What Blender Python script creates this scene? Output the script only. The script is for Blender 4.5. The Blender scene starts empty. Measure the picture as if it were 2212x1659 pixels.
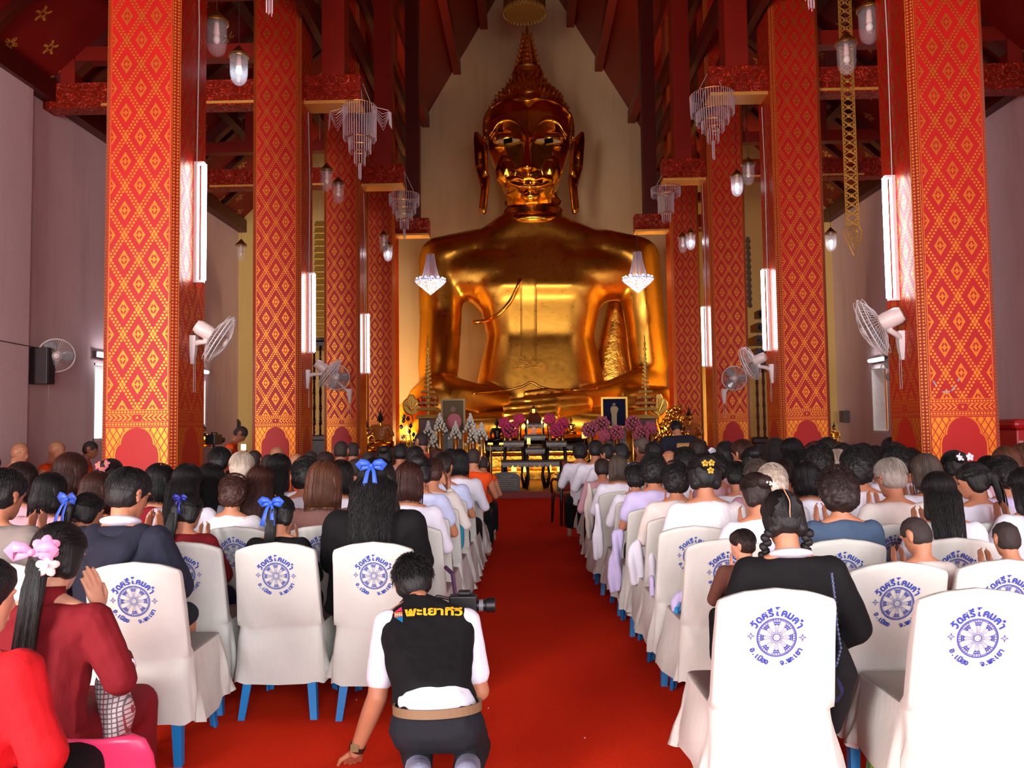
import bpy, bmesh, math, random
import numpy as np
from mathutils import Vector, Matrix, noise
PI = math.pi
SC = bpy.context.scene
COL = SC.collection
# ------------------------------------------------------------------ camera
F = 1720.0; CX, CY = 1106.0, 829.5; VPX, VPY = 1140.0, 920.0; EYE = 1.46
_d = Vector(((VPX-CX)/F, -(VPY-CY)/F, -1.0)).normalized()
_u = Vector((-0.014, 1.0, 0.0)); _u = (_u - _d*_u.dot(_d)).normalized()
_x = _d.cross(_u)
_M = Matrix((( _x[0], _d[0], _u[0]), (_x[1], _d[1], _u[1]), (_x[2], _d[2], _u[2])))   # world -> camera
cam = bpy.data.objects.new('camera', bpy.data.cameras.new('camera')); COL.objects.link(cam)
cam.data.sensor_width = 36.0; cam.data.lens = F/2212*36.0; cam.data.clip_end = 200; cam.data.clip_start = 0.05
cam.matrix_world = Matrix.Translation((0, 0, EYE)) @ _M.transposed().to_4x4()
SC.camera = cam
_MT = _M.transposed()
def W(px, py, Y):
    """point of the place seen at a pixel, at distance Y down the hall"""
    v = _MT @ Vector(((px-CX)/F, -(py-CY)/F, -1.0))
    return Vector((0, 0, EYE)) + v*(Y/v.y)
# ------------------------------------------------------------------ world, lights, exposure
SC.view_settings.view_transform = 'Standard'; SC.view_settings.look = 'None'
SC.view_settings.exposure = 0.0; SC.view_settings.gamma = 1.0
try: SC.view_settings.use_curve_mapping = False
except Exception: pass
SC.cycles.max_bounces = 7; SC.cycles.diffuse_bounces = 3; SC.cycles.glossy_bounces = 3
SC.cycles.transmission_bounces = 5; SC.cycles.transparent_max_bounces = 6
SC.cycles.caustics_reflective = False; SC.cycles.caustics_refractive = False
SC.cycles.sample_clamp_indirect = 4.0
SC.cycles.use_denoising = True
SC.cycles.use_adaptive_sampling = True; SC.cycles.adaptive_threshold = 0.035
world = bpy.data.worlds.new('world'); SC.world = world; world.use_nodes = True
world.node_tree.nodes['Background'].inputs[0].default_value = (0.85, 0.9, 1.0, 1)
world.node_tree.nodes['Background'].inputs[1].default_value = 4.0
def area(name, loc, target, sx, sy, power, color=(1,1,1), spread=PI):
    l = bpy.data.lights.new(name, 'AREA'); l.shape = 'RECTANGLE'; l.size = sx; l.size_y = sy
    l.energy = power; l.color = color; l.spread = spread
    o = bpy.data.objects.new(name, l); COL.objects.link(o); o.location = loc
    o.rotation_euler = (Vector(target)-Vector(loc)).to_track_quat('-Z', 'Y').to_euler()
    return o
def point(name, loc, power, color=(1,1,1), r=0.05):
    l = bpy.data.lights.new(name, 'POINT'); l.energy = power; l.color = color; l.shadow_soft_size = r
    o = bpy.data.objects.new(name, l); COL.objects.link(o); o.location = loc
    return o
area('daylight_entrance', (1.7, -7.0, 3.2), (1.0, 8, 1.6), 5.4, 5.6, 960, (0.97, 0.97, 1.0))
area('daylight_left_aisle_door', (-5.3, -3.3, 2.8), (-5.6, 12, 2.8), 2.8, 4.0, 1120, (1.0, 0.96, 0.94))
area('daylight_right_aisle_door', (6.0, -3.3, 2.8), (6.2, 12, 2.8), 2.6, 4.0, 240, (1.0, 0.96, 0.94))
area('added_altar_uplight', (-3.3, 21.2, 0.9), (-3.2, 27.0, 5.0), 0.5, 0.5, 1000, (1.0, 0.70, 0.34))  # added warm area lights standing in for the bulbs around the altar
area('added_altar_uplight', (3.7, 21.2, 0.9), (3.6, 27.0, 5.0), 0.5, 0.5, 1000, (1.0, 0.70, 0.34))
area('added_altar_footlight', (0.2, 19.15, 1.06), (0.2, 23.0, 4.5), 2.4, 0.3, 260, (1.0, 0.76, 0.44))  # added likewise, to brighten the statue from below
# ------------------------------------------------------------------ materials
def srgb(r, g, b):
    def f(c):
        c /= 255.0
        return c/12.92 if c <= 0.04045 else ((c+0.055)/1.055)**2.4
    return (f(r), f(g), f(b), 1.0)
class NT:
    def __init__(s, name):
        s.m = bpy.data.materials.new(name); s.m.use_nodes = True; s.t = s.m.node_tree
        s.b = s.t.nodes['Principled BSDF']
    def node(s, kind, **kw):
        n = s.t.nodes.new(kind)
        for k, v in kw.items(): setattr(n, k, v)
        return n
    def link(s, a, b): s.t.links.new(a, b)
    def put(s, sock, v):
        if isinstance(v, E): s.link(v.o, sock)
        elif isinstance(v, bpy.types.NodeSocket): s.link(v, sock)
        else: sock.default_value = v
    def math(s, op, a, b=None, c=None, clamp=False):
        n = s.node('ShaderNodeMath', operation=op); n.use_clamp = clamp
        s.put(n.inputs[0], a)
        if b is not None: s.put(n.inputs[1], b)
        if c is not None: s.put(n.inputs[2], c)
        return E(s, n.outputs[0])
    def mix(s, f, a, b, blend='MIX'):
        n = s.node('ShaderNodeMix', data_type='RGBA', blend_type=blend)
        s.put(n.inputs[0], f); s.put(n.inputs[6], a); s.put(n.inputs[7], b)
        return n.outputs[2]
    def coord(s, kind='Object'):
        return s.node('ShaderNodeTexCoord').outputs[kind]
    def xyz(s, sock):
        n = s.node('ShaderNodeSeparateXYZ'); s.link(sock, n.inputs[0])
        return [E(s, o) for o in n.outputs]
    def vec(s, x, y, z):
        n = s.node('ShaderNodeCombineXYZ')
        for i, v in enumerate((x, y, z)): s.put(n.inputs[i], v)
        return n.outputs[0]
    def mapping(s, src, scale=(1,1,1), loc=(0,0,0)):
        n = s.node('ShaderNodeMapping'); s.link(src, n.inputs[0])
        n.inputs[3].default_value = scale; n.inputs[1].default_value = loc
        return n.outputs[0]
    def noise(s, src, scale, detail=3, rough=0.5):
        n = s.node('ShaderNodeTexNoise'); s.link(src, n.inputs['Vector'])
        n.inputs['Scale'].default_value = scale; n.inputs['Detail'].default_value = detail
        n.inputs['Roughness'].default_value = rough
        return E(s, n.outputs[0])
    def voronoi(s, src, scale, feature='F1', rand=1.0):
        n = s.node('ShaderNodeTexVoronoi', feature=feature); s.link(src, n.inputs['Vector'])
        n.inputs['Scale'].default_value = scale; n.inputs['Randomness'].default_value = rand
        return n
    def bump(s, h, strength=0.3, dist=0.01):
        n = s.node('ShaderNodeBump'); n.inputs['Strength'].default_value = strength
        n.inputs['Distance'].default_value = dist; s.put(n.inputs['Height'], h)
        s.link(n.outputs[0], s.b.inputs['Normal']); return n
    def set(s, **kw):
        names = dict(color='Base Color', rough='Roughness', metal='Metallic', spec='Specular IOR Level',
                     emit='Emission Color', estr='Emission Strength', trans='Transmission Weight', ior='IOR',
                     alpha='Alpha', sheen='Sheen Weight', coat='Coat Weight', aniso='Anisotropic', sss='Subsurface Weight')
        for k, v in kw.items(): s.put(s.b.inputs[names[k]], v)
        return s
class E:
    def __init__(s, n, o): s.n = n; s.o = o
    def _m(s, op, b=None, c=None): return s.n.math(op, s, b, c)
    def __add__(s, b): return s._m('ADD', b)
    __radd__ = __add__
    def __sub__(s, b): return s._m('SUBTRACT', b)
    def __rsub__(s, b): return s.n.math('SUBTRACT', b, s)
    def __mul__(s, b): return s._m('MULTIPLY', b)
    __rmul__ = __mul__
    def __truediv__(s, b): return s._m('DIVIDE', b)
    def abs(s): return s._m('ABSOLUTE')
    def frac(s): return s._m('FRACT')
    def floor(s): return s._m('FLOOR')
    def round(s): return s._m('ROUND')
    def lt(s, b): return s._m('LESS_THAN', b)
    def gt(s, b): return s._m('GREATER_THAN', b)
    def max(s, b): return s._m('MAXIMUM', b)
    def min(s, b): return s._m('MINIMUM', b)
    def sqrt(s): return s._m('SQRT')
    def clamp(s): return s.n.math('ADD', s, 0.0, clamp=True)
MATS = {}
def flat(name, rgb, rough=0.6, metal=0.0, **kw):
    """plain colour with a little life in it"""
    if name in MATS: return MATS[name]
    n = NT(name); co = n.coord()
    c = srgb(*rgb)
    nz = n.noise(co, kw.pop('nscale', 9.0), 2)
    n.set(color=n.mix(nz, tuple(x*0.86 for x in c[:3])+(1,), tuple(min(1, x*1.12) for x in c[:3])+(1,)), rough=rough, metal=metal)
    b = kw.pop('bump', 0)
    if b: n.bump(n.noise(co, kw.pop('bscale', 60.0), 3), b, 0.004)
    n.set(**kw)
    MATS[name] = n.m; return n.m
def cloth(name, rgb, rough=0.85, weave=260.0, fold=0.35, **kw):
    if name in MATS: return MATS[name]
    n = NT(name); co = n.coord(); c = srgb(*rgb)
    big = n.noise(co, 5.0, 3); fine = n.noise(co, weave, 2); mid = n.noise(n.mapping(co, (1.0, 1.0, 0.45)), 14.0, 3, 0.55)
    n.set(color=n.mix(big, tuple(x*0.9 for x in c[:3])+(1,), tuple(min(1, x*1.08) for x in c[:3])+(1,)), rough=rough, spec=0.25)
    n.bump(mid*1.0+fine*0.10, fold, 0.02); n.set(**kw)
    MATS[name] = n.m; return n.m
def emit(name, rgb, strength):
    if name in MATS: return MATS[name]
    n = NT(name); n.set(color=(0,0,0,1), emit=srgb(*rgb), estr=strength); MATS[name] = n.m; return n.m
def hairmat(name, rgb, rough=0.5):
    if name in MATS: return MATS[name]
    n = NT(name); co = n.coord(); c = srgb(*rgb)
    st = n.noise(n.mapping(co, (1, 1, 0.06)), 190.0, 3, 0.6)
    n.set(color=n.mix(st, tuple(x*0.55 for x in c[:3])+(1,), tuple(min(1, x*1.5) for x in c[:3])+(1,)), rough=rough, spec=0.35)
    n.bump(st, 0.7, 0.006); MATS[name] = n.m; return n.m
def skinmat(name, rgb):
    if name in MATS: return MATS[name]
    n = NT(name); co = n.coord(); c = srgb(*rgb)
    n.set(color=n.mix(n.noise(co, 12.0, 3), (c[0]*0.82, c[1]*0.74, c[2]*0.72, 1), (min(1, c[0]*1.08), c[1]*1.04, c[2]*1.02, 1)), rough=0.52, spec=0.4)
    n.bump(n.noise(co, 300.0, 2), 0.08, 0.002); MATS[name] = n.m; return n.m
# ------------------------------------------------------------------ mesh helpers
def link_mesh(name, me, mats=None, parent=None, loc=None, rot=None, smooth=False):
    o = bpy.data.objects.new(name, me); COL.objects.link(o)
    if mats is not None:
        for m in (mats if isinstance(mats, (list, tuple)) else [mats]): me.materials.append(m)
    if parent is not None: o.parent = parent
    if loc is not None: o.location = loc
    if rot is not None: o.rotation_euler = rot
    if smooth:
        for p in me.polygons: p.use_smooth = True
    return o
def tag(o, label=None, cat=None, group=None, kind=None):
    if label: o['label'] = label
    if cat: o['category'] = cat
    if group: o['group'] = group
    if kind: o['kind'] = kind
    return o
def empty(name, loc=(0,0,0), rz=0.0, label=None, cat=None, group=None):
    o = bpy.data.objects.new(name, None); COL.objects.link(o); o.empty_display_size = 0.1
    o.location = loc; o.rotation_euler = (0, 0, rz); return tag(o, label, cat, group)
class MB:
    """collects shapes into one mesh"""
    def __init__(s): s.v = []; s.f = []; s.mi = []; s.cur = 0; s.uv = {}
    def add(s, vs, fs):
        k = len(s.v); s.v += [tuple(v) for v in vs]
        for f in fs: s.f.append([i+k for i in f]); s.mi.append(s.cur)
        return k
    def box(s, a, b, mat=None):
        x0, y0, z0 = a; x1, y1, z1 = b
        vs = [(x0,y0,z0),(x1,y0,z0),(x1,y1,z0),(x0,y1,z0),(x0,y0,z1),(x1,y0,z1),(x1,y1,z1),(x0,y1,z1)]
        if mat is not None: vs = [mat @ Vector(v) for v in vs]
        s.add(vs, [(3,2,1,0),(4,5,6,7),(0,1,5,4),(1,2,6,5),(2,3,7,6),(3,0,4,7)])
    def cbox(s, c, size, rot=None):
        h = [x/2 for x in size]; m = Matrix.Translation(c)
        if rot is not None: m = m @ rot.to_4x4()
        s.box([-x for x in h], h, m)
    def bar(s, p, q, w, h, up=(0,0,1)):
        p = Vector(p); q = Vector(q); d = (q-p); L = d.length; d.normalize()
        u = Vector(up)
        if abs(d.dot(u)) > 0.98: u = Vector((0,1,0))
        r = d.cross(u).normalized(); u = r.cross(d)
        m = Matrix((r, d, u)).transposed()
        s.box((-w/2, 0, -h/2), (w/2, L, h/2), Matrix.Translation(p) @ m.to_4x4())
    def ring_loft(s, rings, cap0=True, cap1=True):
        n = len(rings[0]); k = len(s.v); fs = []
        for r in rings: s.v += [tuple(v) for v in r]
        for i in range(len(rings)-1):
            for j in range(n):
                a = i*n+j; b = i*n+(j+1) % n
                fs.append((a, b, b+n, a+n))
        if cap0: fs.append(tuple(reversed(range(n))))
        if cap1: fs.append(tuple((len(rings)-1)*n+j for j in range(n)))
        for f in fs: s.f.append([i+k for i in f]); s.mi.append(s.cur)
    def lathe(s, prof, seg=16, c=(0,0,0), mat=None):
        rings = []
        for r, z in prof:
            ring = [Vector((r*math.cos(2*PI*j/seg), r*math.sin(2*PI*j/seg), z)) for j in range(seg)]
            rings.append([(mat @ v if mat is not None else v)+Vector(c) for v in ring])
        s.ring_loft(rings)
    def tube(s, pts, r, seg=6, closed=False):
        pts = [Vector(p) for p in pts]; n = len(pts); rs = r if isinstance(r, (list, tuple)) else [r]*n
        rings = []; up = Vector((0.13, 0.31, 0.94)).normalized()
        for i, p in enumerate(pts):
            a = pts[max(0, i-1)]; b = pts[min(n-1, i+1)]; d = (b-a)
            if closed: d = pts[(i+1) % n]-pts[i-1]
            if d.length < 1e-9: d = Vector((0,0,1))
            d.normalize(); u = up - d*up.dot(d)
            if u.length < 1e-3: u = Vector((1,0,0)) - d*d.x
            u.normalize(); up = u; w = d.cross(u)
            rings.append([p+(u*math.cos(2*PI*j/seg)+w*math.sin(2*PI*j/seg))*rs[i] for j in range(seg)])
        if closed: rings.append(rings[0]); s.ring_loft(rings, False, False)
        else: s.ring_loft(rings)
    def ell(s, c, r, seg=12, mat=None):
        c = Vector(c); r = (r, r, r) if not isinstance(r, (list, tuple)) else r
        nr = max(4, seg//2+1); rings = []
        for i in range(nr+1):
            t = PI*i/nr; rr = max(1e-4, math.sin(t)); z = -math.cos(t)
            ring = [Vector((rr*math.cos(2*PI*j/seg)*r[0], rr*math.sin(2*PI*j/seg)*r[1], z*r[2])) for j in range(seg)]
            rings.append([c+(mat @ v if mat is not None else v) for v in ring])
        s.ring_loft(rings)
    def mesh(s, name):
        me = bpy.data.meshes.new(name); me.from_pydata(s.v, [], s.f)
        me.polygons.foreach_set('material_index', s.mi); me.validate(); me.update(); return me
    def build(s, name, mats=None, parent=None, loc=None, rot=None, smooth=False, bevel=0, auto=False):
        o = link_mesh(name, s.mesh(name), mats, parent, loc, rot, smooth)
        if auto: autosmooth(o)
        if bevel:
            md = o.modifiers.new('bevel', 'BEVEL'); md.width = bevel; md.segments = 2; md.limit_method = 'ANGLE'
        return o
def autosmooth(o, ang=40):
    me = o.data
    for p in me.polygons: p.use_smooth = True
    me.set_sharp_from_angle(angle=math.radians(ang))
# hull blobs: convex hulls of ellipsoids melted into one continuous skin
def _ico(sub):
    bm = bmesh.new(); bmesh.ops.create_icosphere(bm, subdivisions=sub, radius=1.0)
    vs = [v.co.copy() for v in bm.verts]; bm.free(); return vs
ICO = {1: _ico(1), 2: _ico(2), 3: _ico(3)}
def blob(hulls, voxel, smooth=3, sub=2, post=None, factor=0.5, dec=0):
    """hulls: list of lists of (centre, radii or radius[, matrix3])"""
    bm = bmesh.new()
    for h in hulls:
        new = []
        for e in h:
            c = Vector(e[0]); r = e[1] if isinstance(e[1], (tuple, list)) else (e[1],)*3
            m = e[2] if len(e) > 2 else None
            for v in ICO[sub]:
                p = Vector((v.x*r[0], v.y*r[1], v.z*r[2]))
                if m is not None: p = m @ p
                new.append(bm.verts.new(c+p))
        res = bmesh.ops.convex_hull(bm, input=new)
        junk = list(set(g for g in res['geom_interior'] if isinstance(g, bmesh.types.BMVert)) | set(g for g in res['geom_unused'] if isinstance(g, bmesh.types.BMVert)))
        if junk: bmesh.ops.delete(bm, geom=junk, context='VERTS')
    me = bpy.data.meshes.new('tmp'); bm.to_mesh(me); bm.free()
    o = bpy.data.objects.new('tmp', me); COL.objects.link(o)
    r = o.modifiers.new('r', 'REMESH'); r.mode = 'VOXEL'; r.voxel_size = voxel
    if smooth:
        s = o.modifiers.new('s', 'SMOOTH'); s.iterations = smooth; s.factor = factor
    if dec:
        d = o.modifiers.new('d', 'DECIMATE'); d.ratio = dec
    dg = bpy.context.evaluated_depsgraph_get(); dg.update()
    out = bpy.data.meshes.new_from_object(o.evaluated_get(dg))
    bpy.data.objects.remove(o); bpy.data.meshes.remove(me)
    n = len(out.vertices); co = np.empty(n*3, dtype=np.float32); out.vertices.foreach_get('co', co); co = co.reshape(-1, 3)
    if post is not None:
        nr = np.empty(n*3, dtype=np.float32); out.vertices.foreach_get('normal', nr); nr = nr.reshape(-1, 3)
        co = np.asarray(post(co, nr), dtype=np.float32)
        out.vertices.foreach_set('co', co.ravel())
    out.polygons.foreach_set('use_smooth', [True]*len(out.polygons)); out.update()
    return out
def vnoise(co, scale, seed=0.0, amp=1.0, stretch=(1,1,1)):
    return np.array([noise.noise(Vector((c[0]*scale*stretch[0]+seed, c[1]*scale*stretch[1]+seed*1.7, c[2]*scale*stretch[2]-seed)))
                     for c in co], dtype=np.float32)*amp
def copy_tree(o, parent=None):
    c = o.copy(); COL.objects.link(c)
    if parent is not None: c.parent = parent
    for ch in o.children: copy_tree(ch, c)
    return c
def R3(rx=0, ry=0, rz=0):
    return (Matrix.Rotation(rz, 3, 'Z') @ Matrix.Rotation(ry, 3, 'Y') @ Matrix.Rotation(rx, 3, 'X'))
# ------------------------------------------------------------------ room materials
CW = 0.60                                            # width of a column's patterned panel
COLY = [7.4, 11.5, 15.62, 19.8]; CX0 = 0.17; CXH = 3.83
XL, XR = -7.3, 7.7; YB = 27.0; YJ = 19.95; XLJ, XRJ = -5.0, 5.35
def panel_mat():
    n = NT('lacquer_panel'); uv = n.node('ShaderNodeUVMap'); uv.uv_map = 'UVMap'
    u, v, _ = n.xyz(uv.outputs[0])                   # u, v in panel widths, u centred, v height / CW
    # --- diamond lattice of double dot rows
    V0 = 1.66/CW
    hu, hv = 0.4775, 0.79
    uu = u/hu; vv = (v-V0)/hv
    a = uu+vv; b = uu-vv
    ca = a-a.round(); cb = b-b.round()               # -0.5..0.5 around a lattice line
    N = 8.0
    fa = (ca*N).frac()-0.5; fb = (cb*N).frac()-0.5
    du = (fa+fb)*(hu/(2*N)); dv = (fa-fb)*(hv/(2*N))
    dist = (du*du+dv*dv).sqrt()
    ina = (ca*N).abs().lt(1.0); inb = (cb*N).abs().lt(1.0)
    band = ina.max(inb); cross = ina*inb
    dot = dist.lt(0.0185); dia = fa.abs().max(fb.abs()).lt(0.40)
    lat = band*dot.max(cross*dia)
    # --- motif inside each diamond
    ka = (a-0.5)-(a-0.5).round(); kb = (b-0.5)-(b-0.5).round()
    c = 0.066; ga = ka/c; gb = kb/c
    ha = ga.frac()-0.5; hb = gb.frac()-0.5
    m = ga.abs().max(gb.abs()); mn = ga.abs().min(gb.abs())
    mu = (ha+hb)*(hu*c/2); mv = (ha-hb)*(hv*c/2); md = (mu*mu+mv*mv).sqrt()
    mdot = md.lt(0.0155)
    ring = m.lt(3.0)*m.gt(2.0)*mdot
    core = m.lt(1.0)*mdot
    tips = m.lt(3.0)*mn.gt(2.0)*ha.abs().max(hb.abs()).lt(0.46)
    pet = m.lt(2.0)*mn.gt(1.0)*ha.abs().max(hb.abs()).lt(0.42)
    motif = ring.max(core).max(tips).max(pet)
    au = u.abs()
    inner = au.lt(0.465)
    edge = au.gt(0.474)*au.lt(0.484)*(v*7.0).frac().gt(0.06)
    up = lat.max(motif)*inner
    up = up.max(edge)
    up = up*v.gt(V0)
    # --- banded border below the lattice
    t = (V0-v)/0.264                                 # 0..1 going down
    inb_ = t.gt(0.0)*t.lt(1.0)*au.lt(0.49)
    dash = (u*8.6).frac().gt(0.05)
    def ln(t0): return (t-t0).abs().lt(0.014)*dash
    def dots(t0):
        x = ((u*21.0+0.5).frac()-0.5)/21.0; y = (t-t0)*0.264
        return (x*x+y*y).sqrt().lt(0.017)
    s = (t-0.48).abs()*0.264                         # chevrons
    ch = ((au*13.4-s*13.4*1.25).frac()).lt(0.48)*s.lt(0.049)*s.gt(0.004)*au.gt(0.07)
    dm = (au*1.0+s).lt(0.022)
    brd = ln(0.02).max(ln(0.27)).max(ln(0.74)).max(ln(0.985)).max(dots(0.145)).max(dots(0.865)).max(ch).max(dm)*inb_
    # --- arch with a scale pattern around it
    w = (V0-0.264-0.02-v)                            # depth below the top of the arch field, in widths
    # half width of the arch at depth w: three lobes
    q1 = (0.26-w)/0.26; r1 = (1.0-q1*q1).max(0.0).sqrt()*0.245
    q2 = ((0.45-w)/0.19).max(0.0); r2 = ((1.0-q2*q2).max(0.0).sqrt()*0.095+0.24)
    hw = (r1*w.lt(0.26)+r2*(1.0-w.lt(0.26)))*w.gt(0.0)
    rim = (au-hw-0.018).abs().lt(0.0105)
    outside = au.gt(hw+0.04)
    sa = (au*9.0+w*5.4).frac(); sb = (au*9.0-w*5.4+noise_free(n, u, v)).frac()
    lines = sa.lt(0.16).max(sb.lt(0.14))
    scale = outside*(1.0-lines)*au.lt(0.485)
    arch = rim.max(scale)*w.gt(0.0)
    gold = up.max(brd).max(arch)
    # where the gilding is worn
    co = n.coord('Generated'); wear = n.noise(n.coord(), 1.7, 4, 0.6)
    gold = gold*(1.0-n.noise(n.coord(), 40.0, 2).gt(0.70)*0.5)
    red = n.mix(n.noise(n.coord(), 2.2, 4), srgb(180, 16, 8), srgb(148, 13, 8))
    n.set(color=n.mix(gold, red, n.mix(wear, srgb(216, 138, 46), srgb(178, 104, 36))), metal=gold*0.85, rough=gold*(-0.04)+0.42, spec=0.28)
    return n.m
def noise_free(n, u, v): return 0.37
def chamfer_mat():
    n = NT('lacquer_chamfer'); uv = n.node('ShaderNodeUVMap'); uv.uv_map = 'UVMap'
    u, v, _ = n.xyz(uv.outputs[0])                   # u -0.5..0.5 across, v height in metres
    x = ((u*2.35).frac()-0.5)*0.036; x = ((u+0.5)*2.0*0.85+0.15).frac()*0.0+((u.abs()-0.2)*0.085)
    y = ((v/0.032).frac()-0.5)*0.032
    dot = (x*x+y*y).sqrt().lt(0.0098)
    line = (u.abs()-0.44).abs().lt(0.03)*(v*3.0).frac().gt(0.04)
    g = dot.max(line)
    n.set(color=n.mix(g, srgb(140, 26, 10), srgb(205, 140, 55)), rough=0.30, metal=g*0.4, spec=0.4)
    return n.m
def plaster(name, base, dark, stain):
    n = NT(name); co = n.coord()
    a = n.noise(co, 0.6, 5, 0.6); b = n.noise(n.mapping(co, (1, 1, 0.12)), 2.2, 4, 0.6); c = n.noise(co, 26.0, 3)
    col = n.mix(a, srgb(*base), srgb(*dark)); col = n.mix((b-0.52).max(0.0)*1.6, col, srgb(*stain))
    n.set(color=col, rough=0.9, spec=0.15); n.bump(c*0.4+a, 0.25, 0.02); return n.m
M_PANEL = panel_mat(); M_CHAM = chamfer_mat()
M_WALL = plaster('pink_plaster', (232, 204, 202), (208, 178, 180), (168, 136, 140))
M_WARMLIT = plaster('warm_lit_plaster', (238, 202, 124), (222, 184, 108), (196, 156, 90))  # cream apse walls, warm lamp light put into the yellow
M_BACK = plaster('cream_plaster', (232, 204, 158), (212, 182, 136), (176, 142, 104))
def red_wood(name, rgb, carve=0.0, dots=False):
    n = NT(name); co = n.coord(); c = srgb(*rgb)
    grain = n.noise(n.mapping(co, (1, 1, 1)), 3.0, 4)
    n.set(color=n.mix(grain, tuple(x*0.75 for x in c[:3])+(1,), tuple(min(1, x*1.15) for x in c[:3])+(1,)), rough=0.42, spec=0.4)
    if carve:
        v = n.voronoi(co, 11.0, 'SMOOTH_F1'); w = n.node('ShaderNodeTexWave', wave_type='RINGS'); n.link(v.outputs['Color'], w.inputs[0])
        d = E(n, v.outputs['Distance']); rip = n.math('SINE', d*58.0)*0.5+0.5
        n.set(color=n.mix(rip, tuple(x*0.55 for x in c[:3])+(1,), tuple(min(1, x*1.35) for x in c[:3])+(1,)))
        n.bump(rip, carve, 0.02)
    return n.m
M_CARVE = red_wood('carved_red_wood', (160, 34, 8), 0.9)
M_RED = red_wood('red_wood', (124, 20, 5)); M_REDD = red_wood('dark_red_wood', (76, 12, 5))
M_GOLDTRIM = flat('gilt_edging', (214, 150, 66), 0.4, 0.3)
def ceiling_mat():
    n = NT('stencilled_ceiling'); co = n.coord('UV'); x, y, _ = n.xyz(co)
    # scattered gold flowers on a loose grid
    gx = x/0.62+(y/0.55).floor()*0.5; gy = y/0.55
    fx = gx.frac()-0.5; fy = gy.frac()-0.5
    wob = (n.noise(co, 9.0, 2)-0.5)*0.10
    r = (fx*fx+fy*fy).sqrt(); ang = n.math('ARCTAN2', fy, fx)
    pet = n.math('SINE', ang*5.0+gx.floor()*2.1)*0.075+0.155+wob
    fl = r.lt(pet)*r.gt(0.05)*n.math('SINE', ang*10.0).gt(-0.55)
    keep = n.noise(n.vec(gx.floor(), gy.floor(), 0.0), 3.3, 0).gt(0.40)
    red = n.mix(n.noise(n.coord(), 1.5, 3), srgb(136, 22, 14), srgb(104, 16, 12))
    n.set(color=n.mix(fl*keep, red, srgb(196, 148, 52)), rough=0.55, spec=0.3); return n.m
M_CEIL = ceiling_mat()
def carpet_mat():
    n = NT('red_carpet'); co = n.coord()
    f = n.noise(co, 420.0, 2); g = n.noise(co, 1.3, 4); h = n.noise(co, 55.0, 3)
    spk = n.noise(co, 23.0, 1).gt(0.80)
    col = n.mix(g, srgb(238, 56, 24), srgb(220, 44, 18)); col = n.mix(f*0.35, col, srgb(160, 20, 8))
    n.set(color=col, rough=0.95, spec=0.05); n.bump(f+h, 0.5, 0.004); return n.m
M_CARPET = carpet_mat()
# ------------------------------------------------------------------ the shell
def struct(o): o['kind'] = 'structure'; return o
m = MB(); m.box((-8.5, -3.2, -0.2), (9.0, 28.0, 0.0)); struct(m.build('floor', M_CARPET))
def side_wall(name, x0, x1, wins):
    m = MB(); zt = 7.0; y0 = -3.0
    for (wy0, wy1, z0, z1) in wins:
        m.box((x0, y0, 0), (x1, wy0, zt)); m.box((x0, wy0, 0), (x1, wy1, z0)); m.box((x0, wy0, z1), (x1, wy1, zt)); y0 = wy1
    m.box((x0, y0, 0), (x1, YJ, zt)); m.box((x0, YJ, 0), (x1, YJ+0.3, zt))
    return struct(m.build(name, M_WALL))
WL = [(13.25, 14.05, 1.3, 2.62), (17.15, 17.95, 1.3, 2.62)]; WR = [(17.15, 17.95, 1.22, 2.66)]
side_wall('wall_left', XL-0.45, XL, WL); side_wall('wall_right', XR, XR+0.45, WR)
m = MB(); m.box((XL, YJ, 0), (XLJ, YJ+0.3, 10.2)); m.box((XLJ-0.3, YJ+0.3, 0), (XLJ, YB, 12)); struct(m.build('wall_left_apse', M_WARMLIT))
m = MB(); m.box((XRJ, YJ, 0), (XR, YJ+0.3, 10.2)); m.box((XRJ, YJ+0.3, 0), (XRJ+0.3, YB, 12)); struct(m.build('wall_right_apse', M_WARMLIT))
# gable wall: stepped raking edge thickenings in front of the plain wall
m = MB(); m.box((-8, YB, 0), (8.5, YB+0.4, 18.5))
struct(m.build('wall_back', M_BACK))
m = MB()
m.box((-7.7, -3.25, 0), (-6.75, -3.0, 12)); m.box((-6.75, -3.25, 4.9), (-3.85, -3.0, 12)); m.box((-3.85, -3.25, 0), (-0.8, -3.0, 12)); m.box((3.3, -3.25, 0), (4.65, -3.0, 12)); m.box((4.65, -3.25, 4.9), (7.35, -3.0, 12)); m.box((7.35, -3.25, 0), (8.2, -3.0, 12)); m.box((-0.8, -3.25, 4.5), (3.3, -3.0, 18)); m.box((-4.5, -3.25, 12), (5, -3.0, 18))
struct(m.build('wall_front', M_WALL))
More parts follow.
